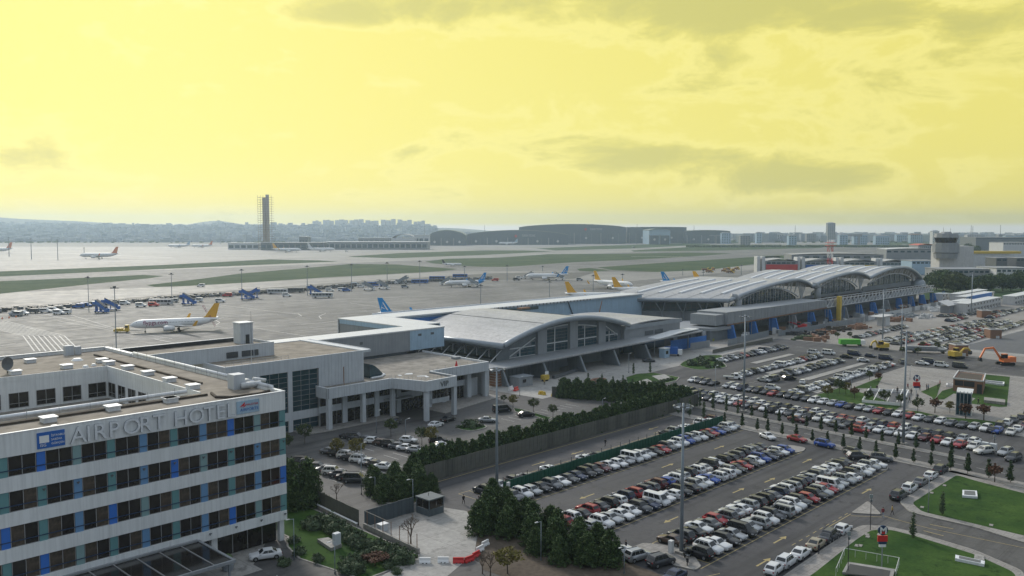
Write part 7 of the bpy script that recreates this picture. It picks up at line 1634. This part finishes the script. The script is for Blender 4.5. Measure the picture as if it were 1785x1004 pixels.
# ================================================================ PEOPLE
def person(label,px,py,hdg,pose,top,bottom,s=1.,group=None,z=.01,hold=None):
    u,v=at(px,py); t=T('person',label,'person',u,v,z,hdg,group)
    st={'stand':(.02,-.02,.05,-.05),'walk':(.30,-.26,-.22,.25),'walk2':(-.22,.24,.2,-.18)}[pose]
    P_=[(0,0,.93),(0,0,1.15),(0,0,1.38),(0,0,1.50),(0.02,0,1.60),(.02,0,1.70)]; Rr=[(.15,.12),(.14,.11),(.17,.11),(.055,.055),(.085,.075),(.07,.06)]; E_=[(0,1),(1,2),(2,3),(3,4),(4,5)]
    for sd,(lf,af) in ((1,(st[0],st[2])),(-1,(st[1],st[3]))):
        b0=len(P_); P_+=[(0,sd*.10,.86),(lf*.5+.03,sd*.11,.49),(lf,sd*.11,.09),(lf+.13,sd*.12,.04)]; Rr+=[(.10,.10),(.062,.062),(.042,.042),(.04,.03)]; E_+=[(0,b0),(b0,b0+1),(b0+1,b0+2),(b0+2,b0+3)]
        b0=len(P_); P_+=[(0,sd*.19,1.39),(af*.4-.02,sd*.25,1.12),(af+.06,sd*.25,.90),(af+.08,sd*.25,.82)]; Rr+=[(.06,.06),(.045,.045),(.032,.032),(.035,.02)]; E_+=[(2,b0),(b0,b0+1),(b0+1,b0+2),(b0+2,b0+3)]
        for q in range(4):
            c=len(P_); P_.append((af+.09+(q-1.5)*.022,sd*.25,.74+abs(q-1.4)*.008)); Rr.append((.009,.009)); E_.append((b0+3,c))
        c=len(P_); P_.append((af+.135,sd*.245,.80)); Rr.append((.009,.009)); E_.append((b0+3,c))
    me=bpy.data.meshes.new('body'); me.from_pydata(P_,E_,[]); o=bpy.data.objects.new('body',me); col.objects.link(o)
    m_=o.modifiers.new('s','SKIN'); 
    for i,r_ in enumerate(Rr): me.skin_vertices[0].data[i].radius=r_
    me.skin_vertices[0].data[0].use_root=True; m2=o.modifiers.new('d','SUBSURF'); m2.levels=1; m2.render_levels=1
    bpy.context.view_layer.update(); nm_=bpy.data.meshes.new_from_object(o.evaluated_get(bpy.context.evaluated_depsgraph_get())); bpy.data.objects.remove(o); nm_.name='body'
    nm_.materials.clear(); [nm_.materials.append(M[x]) for x in (bottom,top,'skin','black')]
    for p in nm_.polygons:
        c=p.center; p.use_smooth=True; p.material_index=3 if c.z<.09 else (2 if (c.z>1.50 or (abs(c.y)>.2 and c.z<.92)) else (1 if c.z>.90 or (abs(c.y)>.19 and c.z>.8) else 0))
    b=link('body',nm_,t.e); t.e.scale=(s,)*3
    lp(t,'hair',MB().sphere((0.0,0,1.69),.095,5,.95),'hair',smooth=True)
    lp(t,'eyes',MB().box(.105,.112,-.045,-.02,1.665,1.68).box(.105,.112,.02,.045,1.665,1.68),'dark'); lp(t,'nose',MB().loft([[(.10,-.015,1.62),(.10,.015,1.62),(.10,.008,1.66),(.10,-.008,1.66)],[(.125,-.006,1.625),(.125,.006,1.625),(.11,.004,1.65),(.11,-.004,1.65)]]),'skin'); lp(t,'mouth',MB().box(.098,.104,-.025,.025,1.592,1.600),'magenta')
    if hold=='bag': lp(t,'bag',MB().box(-.16,.05,-.34,-.26,.45,.75),'black')
    if hold=='pack': lp(t,'backpack',MB().box(-.26,-.12,-.13,.13,1.1,1.42),'greyclad2')
    return t
person('person with grey backpack walking on the lane towards the gate',808,879,R(-110),'walk','shirt_d','shirt_d',hold='pack'); person('person in dark clothes walking along the lane before the green wall',1055,778,R(180),'walk','shirt_d','shirt_d'); person('person in dark clothes standing by the bottom-left car group',1091,961,R(160),'stand','shirt_d','shirt_d'); person('person in black beside the beige sedan at the kerb',1427,968,R(90),'stand','shirt_d','shirt_d',z=.14)
person('person in mustard jacket walking past the traffic island',1555,898,R(-60),'walk2','shirt_y','shirt_d'); person('person in maroon jumper and light jeans by the traffic island',1539,902,R(-160),'walk','shirt_m','jeans')
for i,(x,y,p_,tp) in enumerate(((228,445,'stand','shirt_d'),(240,440,'stand','shirt_d'),(400,475,'walk','jeans'),(450,470,'walk2','shirt_d'),(612,485,'stand','shirt_d'),(695,455,'walk','shirt_m'),(722,500,'walk','shirt_d'),(773,540,'walk','shirt_d'),(790,460,'stand','shirt_m'),(845,460,'stand','shirt_d'),(858,462,'stand','jeans'),(935,455,'stand','shirt_d'),(950,430,'stand','shirt_m'),(1255,575,'walk','shirt_d'),(708,560,'walk2','shirt_d'))):
    x_,y_=1430+x/4.563,580+y/4.563; person(f"person on the metro plaza in {'dark' if tp=='shirt_d' else 'maroon' if tp=='shirt_m' else 'pale blue'} clothes, {ordn(i)} listed from the plaza's left",x_,y_,R(rt.uniform(0,360)),p_,tp,'shirt_d',1.12,'people on the metro plaza',z=.12)
person('person working beside the yellow machine near the old terminal',949,671,R(30),'stand','shirt_y','shirt_d',1.1); 
person('person on the construction yard in front of the grey hoarding',1451,563,R(30),'stand','shirt_y','shirt_d',1.3)
# ================================================================ PLAZA BUILDINGS
a,b_=at(1660,686),at(1712,688); c,d=at(1714,686),at(1716,676)
u0,v0=269.0,80.2; 
P4=[at(1661,682),at(1713,688),at(1717,674),at(1670,668)]
t=None
t=T('metro_pavilion','low brown-brick pavilion with dark panels on the plaza lawn','pavilion',P4[0][0],P4[0][1]) 
t.part('wall',MB().prism(P4,.1,3.7),M['brick']); cx_=sum(p[0] for p in P4)/4;cy_=sum(p[1] for p in P4)/4
t.part('roof_well',MB().prism([(cx_+(p[0]-cx_)*.82,cy_+(p[1]-cy_)*.82) for p in P4],3.7,3.73),M['roofdark'])
def rim(pp,z0,z1,w):
    mb=MB()
    for i in range(len(pp)):
        a=Vector(pp[i]);b2=Vector(pp[(i+1)%len(pp)]);d=(b2-a);L_=d.length;an=math.atan2(d.y,d.x); m_=(a+b2)/2; mb.obox(m_.x,m_.y,L_+w*(1 if i%2 else -1),w,an,z0,z1)
    return mb
t.part('parapet',rim(P4,3.7,4.1,.3),M['containers'])
fA=Vector(P4[0]);fB=Vector(P4[1]);dF=(fB-fA);nF=Vector((dF.y,-dF.x)).normalized()
if nF.dot(Vector((-cx_,-cy_)))<0: nF=-nF
for s0,s1,nm_ in ((.06,.34,'sign_panel'),(.36,.72,'sign_panel'),(.80,.97,'door')):
    p=fA+dF*s0+nF*.05;q=fA+dF*s1+nF*.05; r_=fA+dF*s1;s_2=fA+dF*s0; t.part(nm_,MB().prism([p,q,r_,s_2],1.9 if nm_!='door' else .1,3.4 if nm_!='door' else 2.9),M['dark'])
t=T('glass_lift_house','dark glass lift house with pale roof below the pavilion','lift house',236,68)
Pg=[at(1666,724),at(1692,727),at(1694,719),at(1668,716)]
t.o=(236,68,0); t.e.location=W(236,68,0); t.part('frame',rim(Pg,0,.3,.3),M['steel']); t.part('glass_wall',MB().prism(Pg,.3,5.9),M['glassb']); t.part('roof',MB().prism([(p[0]+(p[0]-236.5)*.08,p[1]+(p[1]-69)*.08) for p in Pg],5.9,6.15),M['offwhite'])
for i in range(5): p=Vector(Pg[0]).lerp(Vector(Pg[1]),i/4); t.part('mullion',MB().cyl(p.x,p.y,.2,6.4,.09,.09,5),M['steel'])
t=T('bench_wall','pale long planter bench on the pavilion lawn, right','bench',*dd(1385,560)); q=[dd(1300,560),dd(1468,580),dd(1470,556),dd(1302,536)]; t.part('slab',MB().prism(q,.15,.9),M['paving'])
t=T('plaza_light_frame','pale framed rooflight beside the pavilion','rooflight',*dd(1380,415)); q=[dd(1300,405),dd(1455,425),dd(1458,408),dd(1303,392)]; t.part('frame',rim(q,.1,.7,.4),M['coping']); t.part('glass',MB().prism(q,.3,.4),M['steeld'])
t=T('plaza_light_frame','small pale framed rooflight left of the pavilion','rooflight',*dd(1030,430)); q=[dd(1005,432),dd(1060,436),dd(1060,422),dd(1008,418)]; t.part('frame',rim(q,.1,.7,.4),M['coping'])
# stair opening with white rails on plaza
t=T('metro_stairs','white-railed metro stairway sunk in the plaza edge','metro entrance',*dd(500,560)); q=[dd(335,560),dd(650,590),dd(700,480),dd(385,470)]
t.part('stair_well',MB().prism(q,.11,.16),M['slate']); t.part('parapet',rim(q,.1,1.0,.25),M['white'])
for s_2 in (.28,.62,.86): a=Vector(q[0]).lerp(Vector(q[1]),s_2);b_=Vector(q[3]).lerp(Vector(q[2]),s_2); t.part('handrail',MB().tube((a.x,a.y,1.1),(b_.x,b_.y,1.1),.12,n=5),M['white'])
t=T('planter_box','grey timber-ringed round planter on the forecourt','planter',*at(1043,665)); t.part('ring',MB().path([(t.o[0]+2.9*math.cos(a),t.o[1]+1.7*math.sin(a),.5) for a in [6.28*i/14 for i in range(15)]],.35,5),M['brick'])
# brick shelters in the far lots
for px0,px1,py,pt,l in ((1711,1728,554,542,'brown brick shelter box among cars, farthest of three'),(1726,1746,590,575,'brown brick shelter box beside the dark paving'),(1665,1688,621,602,'brown brick shelter box behind the yellow excavator')):
    u,v=at((px0+px1)/2,py); y=PX((px0+px1)/2,py)[1]; w=(px1-px0)/F*y; h=(py-pt)/F*y
    t=T('brick_shelter',l,'shelter',u,v,0,-ROT,'brick shelters'); lp(t,'wall',MB().box(-w/2,w/2,0,5,0,h),'brick'); mb=MB(); mb.box(-w/2-.1,w/2+.1,-.1,.5,h,h+.35).box(-w/2-.1,w/2+.1,4.5,5.1,h,h+.35).box(-w/2-.1,-w/2+.4,.5,4.5,h,h+.35).box(w/2-.4,w/2+.1,.5,4.5,h,h+.35); lp(t,'coping',mb,'containers'); lp(t,'opening',MB().box(-w/2+.5,w/2-.5,.5,4.5,h+.01,h+.05),'roofdark'); lp(t,'door',MB().box(0,w*.3,-.06,0,0,h*.3),'offwhite')
# container offices
for i,(u0,u1,v,w,l,mm) in enumerate(((523,592,150,7,'nearest long white container office row','containers'),(536,560,157,6,'short white container office with grey side','containers'),(575,640,166,6,'white container row behind the blue tarpaulin','containers'),(596,660,176,6,'farther white container row left of the trees','containers'),(600,700,145,7,'white container row at the right edge','containers'),(590,605,184,6,'small white container near the terminal end','offwhite'))):
    t=T('site_office',l,'site office',u0,v,0,0,'container offices'); n=int((u1-u0)/6); me=MB().box(.05,5.9,0,w,0,5.2).mesh('container',M[mm]); rf=MB().box(-.1,6.05,-.3,w+.3,5.2,5.5).mesh('roof',M['offwhite']); wn=MB().box(1.,2.6,-.06,0,1.0,2.2).box(1.,2.6,-.06,0,3.6,4.7).box(3.6,4.6,-.06,0,.2,2.3).mesh('windows',M['glass'])
    for k_ in range(n): link('container',me,t.e,(k_*6,0,0)); link('roof',rf,t.e,(k_*6,0,0)); link('windows',wn,t.e,(k_*6,0,0))
t=T('tarpaulin_wall','bright blue tarpaulin wall along the container row','hoarding',575,163); t.part('tarpaulin',MB().box(575,617,162.6,163,0,6.2),M['tarp'])
t=T('site_canopy','white pitched site shelter roof beside the containers','shelter',519,160); t.part('roof',MB().loft([[(510,156,4.4),(528,156,4.4),(528,156,4.7),(510,156,4.7)],[(512,162,6.6),(528,162,6.6),(528,162,6.9),(512,162,6.9)]]),M['containers']); t.part('wall',MB().box(516,528,157,162,0,4.4),M['greyclad2'])
t=T('site_canopy','flat white site shelter on a pale cabin in the yard','shelter',427,163); t.part('roof',MB().box(420,436,158,164,4.8,5.1),M['containers']); t.part('cabin',MB().box(427,433,159,163,0,4.7),M['offwhite'])
# yard clutter: each pile a thing
for i,(x,y,m_,sz,l) in enumerate(((1000,850,'roofdark',5,'dark heap of scrap on the yard'),(850,890,'brick',6,'brown heap of timber and steel'),(700,900,'dark',6,'dark pile of formwork'),(1230,830,'brick',3.5,'rusty flatbed pile left of the white cabin'),(650,950,'leafsage',4,'overgrown heap at the yard corner'),(770,960,'brick',4,'rubble heap by the hoarding'))):
    u,v=at(1300+x/6.276,440+y/6.276); t=T('material_pile',l,'pile',u,v); mb=MB(); rr=random.Random(i)
    for _ in range(26): mb.obox(u+rr.gauss(0,sz*.8),v+rr.gauss(0,sz*.45),rr.uniform(1,3.5),rr.uniform(.4,1.2),rr.uniform(0,3),0,rr.uniform(.4,1.8))
    t.part('pile',mb,M[m_])
for i,(x,y,m_,sz,l) in enumerate(((800,470,'brick',6,'orange-brown stacks of scaffold boards at the terminal end'),(780,560,'offwhite',7,'pale wrapped sacks heaped beside the canopy'),(480,625,'steel',8,'grey-blue stacks of scaffold parts'),(420,660,'brick',5,'red-brown loaded trailer on the yard'),(690,635,'containers',4,'scattered white sheets on the gravel'),(40,735,'brick',3,'rusty pile by the hoarding end'))):
    u,v=at(1490+x/5.576,440+y/5.576); t=T('material_pile',l,'pile',u,v); mb=MB(); rr=random.Random(i+40)
    for _ in range(30): mb.obox(u+rr.gauss(0,sz*.8),v+rr.gauss(0,sz*.4),rr.uniform(1,4),rr.uniform(.5,1.4),rr.uniform(0,3),0,rr.uniform(.4,2.2))
    t.part('pile',mb,M[m_])
# excavators and diggers
def excav(label,px,py,c,h,s=1.,arm=((1.2,1.8),(3.6,5.2),(6.2,5.0),(7.6,2.2),(7.4,.8))):
    u,v=at(px,py); t=T('excavator',label,'excavator',u,v,0,h,'construction machines'); t.e.scale=(s,)*3
    for sy in (-1,1): lp(t,'track',MB().loft([[(x,sy*1.3-.3,z) for x,z in ((-2,.1),(-2.3,.45),(-2,.85),(2,.85),(2.3,.45),(2,.1))],[(x,sy*1.3+.3,z) for x,z in ((-2,.1),(-2.3,.45),(-2,.85),(2,.85),(2.3,.45),(2,.1))]]),'black')
    lp(t,'body',MB().box(-2.6,1.2,-1.3,1.3,1.0,2.2).box(-2.6,-.6,-1.3,1.3,2.2,2.6),c); lp(t,'cab',MB().box(0,1.5,.2,1.3,2.2,3.4),'glass'); lp(t,'cab_roof',MB().box(-.05,1.55,.15,1.35,3.4,3.5),c)
    mb=MB()
    for i in range(len(arm)-2): mb.tube((arm[i][0],-.3,arm[i][1]),(arm[i+1][0],-.3,arm[i+1][1]),.42 if i<2 else .3,.3,4)
    lp(t,'boom',mb,c); q=arm[-2]; lp(t,'bucket',MB().loft([[(q[0]-.3,-.8,q[1]),(q[0]+.4,-.8,q[1]),(q[0]+.5,-.8,q[1]-1),(q[0]-.5,-.8,q[1]-1.2)],[(q[0]-.3,.2,q[1]),(q[0]+.4,.2,q[1]),(q[0]+.5,.2,q[1]-1),(q[0]-.5,.2,q[1]-1.2)]]),'dark')
    return t
excav('orange excavator with raised boom bent to the left',1752,636,'orange',ROT*0+R(135),1.15)
excav('yellow excavator in front of the brick shelter',1667,625,'yel',R(-20),1.1,((1.2,1.8),(3.2,3.2),(5.2,3.2),(6.4,2.2),(6.6,.8)))
excav('yellow-brown digger parked left of the cross street',1536,610,'yel',R(150),1.05,((1.2,1.8),(2.4,3.6),(3.8,3.0),(4.4,1.8),(4.4,.6))); excav('red telehandler machine by the wrapped pillars',1396,574,'red',R(100),1.,((1.2,1.8),(3,2.6),(5,3.),(6,3.),(6,2)))
t=T('green_truck','bright green covered truck beside the gravel lot','truck',*at(1485,603),0,R(-50)); lp(t,'body',MB().box(-5,3,-1.4,1.4,.8,2.8),mat('lime_paint',(.10,.42,.05),.5)); lp(t,'cab',MB().box(3.1,5,-1.2,1.2,.7,2.5),'white'); o=wheels(3,1.2,.5); lp(t,*o[:2],o[2])
t=T('flatbed_trailer','long dark flatbed trailer by the gravel lot edge','trailer',*at(1618,615),0,R(-60)); lp(t,'bed',MB().box(-9,6,-1.3,1.3,.8,1.6),'greyclad'); lp(t,'load',MB().box(-8,3,-1.1,1.1,1.6,2.5),'greyclad2'); o=wheels(5,1.2,.5); lp(t,*o[:2],o[2])
t=T('yellow_tarpaulin_pile','low yellow-green heap under a sheet by the link building','pile',*at(1242,593)); rr=random.Random(8); mb=MB(); [mb.obox(t.o[0]+rr.gauss(0,3),t.o[1]+rr.gauss(0,1),2,1,rr.uniform(0,3),0,rr.uniform(.5,1.5)) for _ in range(10)]; t.part('pile',mb,mat('lime_sheet',(.30,.32,.04),.7))
t=T('site_machine','small yellow machine beside the old terminal front','machine',*at(950,664)); lp_=t.part('body',MB().box(t.o[0]-1.2,t.o[0]+1.2,t.o[1]-.8,t.o[1]+.8,.5,1.9),M['yel']); t.part('wheels',MB().cyl(t.o[0]-.8,t.o[1],0,.6,.5,.5,8).cyl(t.o[0]+.8,t.o[1],0,.6,.5,.5,8),M['black']); t.part('board',MB().box(t.o[0]-1.,t.o[0]+.6,t.o[1]-1,t.o[1]-.9,2.2,3.2),M['white'])
t=T('crate_stack','brown striped stack of crates beside the VIP building','crates',*at(867,672)); 
for k_ in range(6): t.part('crate',MB().box(t.o[0]-1.9,t.o[0]+1.9,t.o[1]-1.5,t.o[1]+1.5,k_*.8+.05,k_*.8+.7),M['brick']); t.part('board',MB().box(t.o[0]-1.7,t.o[0]+1.7,t.o[1]-1.3,t.o[1]+1.3,k_*.8+.7,k_*.8+.85),M['offwhite'])
t=T('portable_cabin','grey portable cabin in front of the old terminal wall','cabin',*at(905,674)); t.part('body',MB().box(t.o[0]-1,t.o[0]+5,t.o[1]-1,t.o[1]+3,0,2.8),M['greyclad2']); t.part('roof',MB().box(t.o[0]-1.2,t.o[0]+5.2,t.o[1]-1.2,t.o[1]+3.2,2.8,3.),M['steel']); t.part('window',MB().box(t.o[0]+.5,t.o[0]+2,t.o[1]-1.05,t.o[1]-1,1.2,2.2),M['glass'])
t=T('post_box','pale blue cash booth at the drop-off','booth',*at(1158,623)); t.part('body',MB().box(t.o[0]-1.6,t.o[0]+1.6,t.o[1]-1.2,t.o[1]+1.2,0,3.4),M['lblue']); t.part('window',MB().box(t.o[0]-.8,t.o[0]+.8,t.o[1]-1.25,t.o[1]-1.2,1.4,2.6),M['glass']); t.part('roof',MB().box(t.o[0]-1.8,t.o[0]+1.8,t.o[1]-1.4,t.o[1]+1.4,3.4,3.6),M['white'])
t=T('delivery_truck','blue delivery truck beside the pale blue booth','truck',*at(1172,620),0,R(-60)); lp(t,'box',MB().box(-3,2,-1.2,1.2,.8,3.3),'bluep'); lp(t,'cab',MB().box(2.1,3.6,-1.1,1.1,.6,2.5),'white'); o=wheels(2.2,1.,.45); lp(t,*o[:2],o[2])
t=T('curved_canopy','pale wing canopy before the orange timber at the drop-off','canopy',276,183); t.part('roof',MB().loft([[(262,181,6.2),(262,186,6.2),(262,186,6.6),(262,181,6.6)],[(282,181,7.8),(282,187,7.8),(282,187,8.1),(282,181,8.1)],[(297,183,7.6),(297,188,7.6),(297,188,7.9),(297,183,7.9)]]),M['offwhite']); t.part('post',MB().cyl(266,183,0,6.3,.2,.2,6),M['steel']); t.part('post',MB().cyl(292,185,0,7.6,.25,.25,6),M['steel'])
# yellow speed bumps and bollards near the VIP lot end
for i,(x,y) in enumerate(((462,490),(478,490),(495,495),(565,505))):
    u,v=at(840+x/4.563,580+y/4.563); t=T('yellow_bollard',f'yellow and black concrete bollard at the VIP lot exit, {ordn(i)} from the left','bollard',u,v,group='bollards at the VIP lot exit'); t.part('block',MB().loft([[(u-.5,v-.4,0),(u+.5,v-.4,0),(u+.5,v+.4,0),(u-.5,v+.4,0)],[(u-.3,v-.2,1.),(u+.3,v-.2,1.),(u+.3,v+.2,1.),(u-.3,v+.2,1.)]]),M['yel'])
# curb-side long bench on forecourt
t=T('ramp_rail','long low dark ramp rail before the old terminal wall','rail',*at(965,658)); a=at(962,660);b_=at(1003,647); t.part('rail',MB().prism([a,b_,(b_[0],b_[1]-1.2),(a[0],a[1]-1.2)],.1,1.0),M['steeld'])
t=T('apron_cones','row of small orange markers beside the apron boundary','cone',*at(15,556)); 
for k_ in range(3): u,v=at(4+k_*12,556-k_*1.5); t.part('marker',MB().cyl(u,v,0,1.1,.5,.1,6),M['orange'])
# far cranes and chimneys on the right skyline
for i,(px,pt) in enumerate(((1209,393),(1385,393),(1691,392),(1694,394),(1742,392),(1110,390),(845,392),(740,389))):
    Y=2500; x=(px-CX)/F*Y; h=48-(pt-397)/F*Y; t=TW('distant_mast',f'thin distant mast on the skyline, {ordn(i)} listed','mast',x,Y,0,'thin masts on the skyline'); lp(t,'pole',MB().cyl(0,0,0,h,.9,.5,4),'steeld')
t=TW('gantry_block','long raised gantry building in the right skyline','building',(1468-CX)/F*2450,2450); lp(t,'deck',MB().box(0,55,0,8,24,30),'greyclad2'); lp(t,'leg',MB().box(5,9,0,8,0,24),'greyclad2'); lp(t,'leg',MB().box(44,50,0,8,0,24),'greyclad2')
# ================================================================ HAZE
hz=MB().box(-5750,5750,-800,7350,-12,150)
hm=bpy.data.materials.new('haze'); hm.use_nodes=True; nt_=hm.node_tree; nt_.nodes.clear(); o_=nt_.nodes.new('ShaderNodeOutputMaterial'); pv=nt_.nodes.new('ShaderNodeVolumePrincipled'); nt_.links.new(pv.outputs[0],o_.inputs['Volume'])
pv.inputs['Color'].default_value=(.62,.80,1.,1); pv.inputs['Density'].default_value=.00013; pv.inputs['Anisotropy'].default_value=.55
tag(link('haze',hz.mesh('haze',hm)),'pale blue haze over the whole airfield and city','haze','','stuff')
for k_,v_ in LAB.items():
    if len(v_)>1: print('DUP',k_,v_[:3])
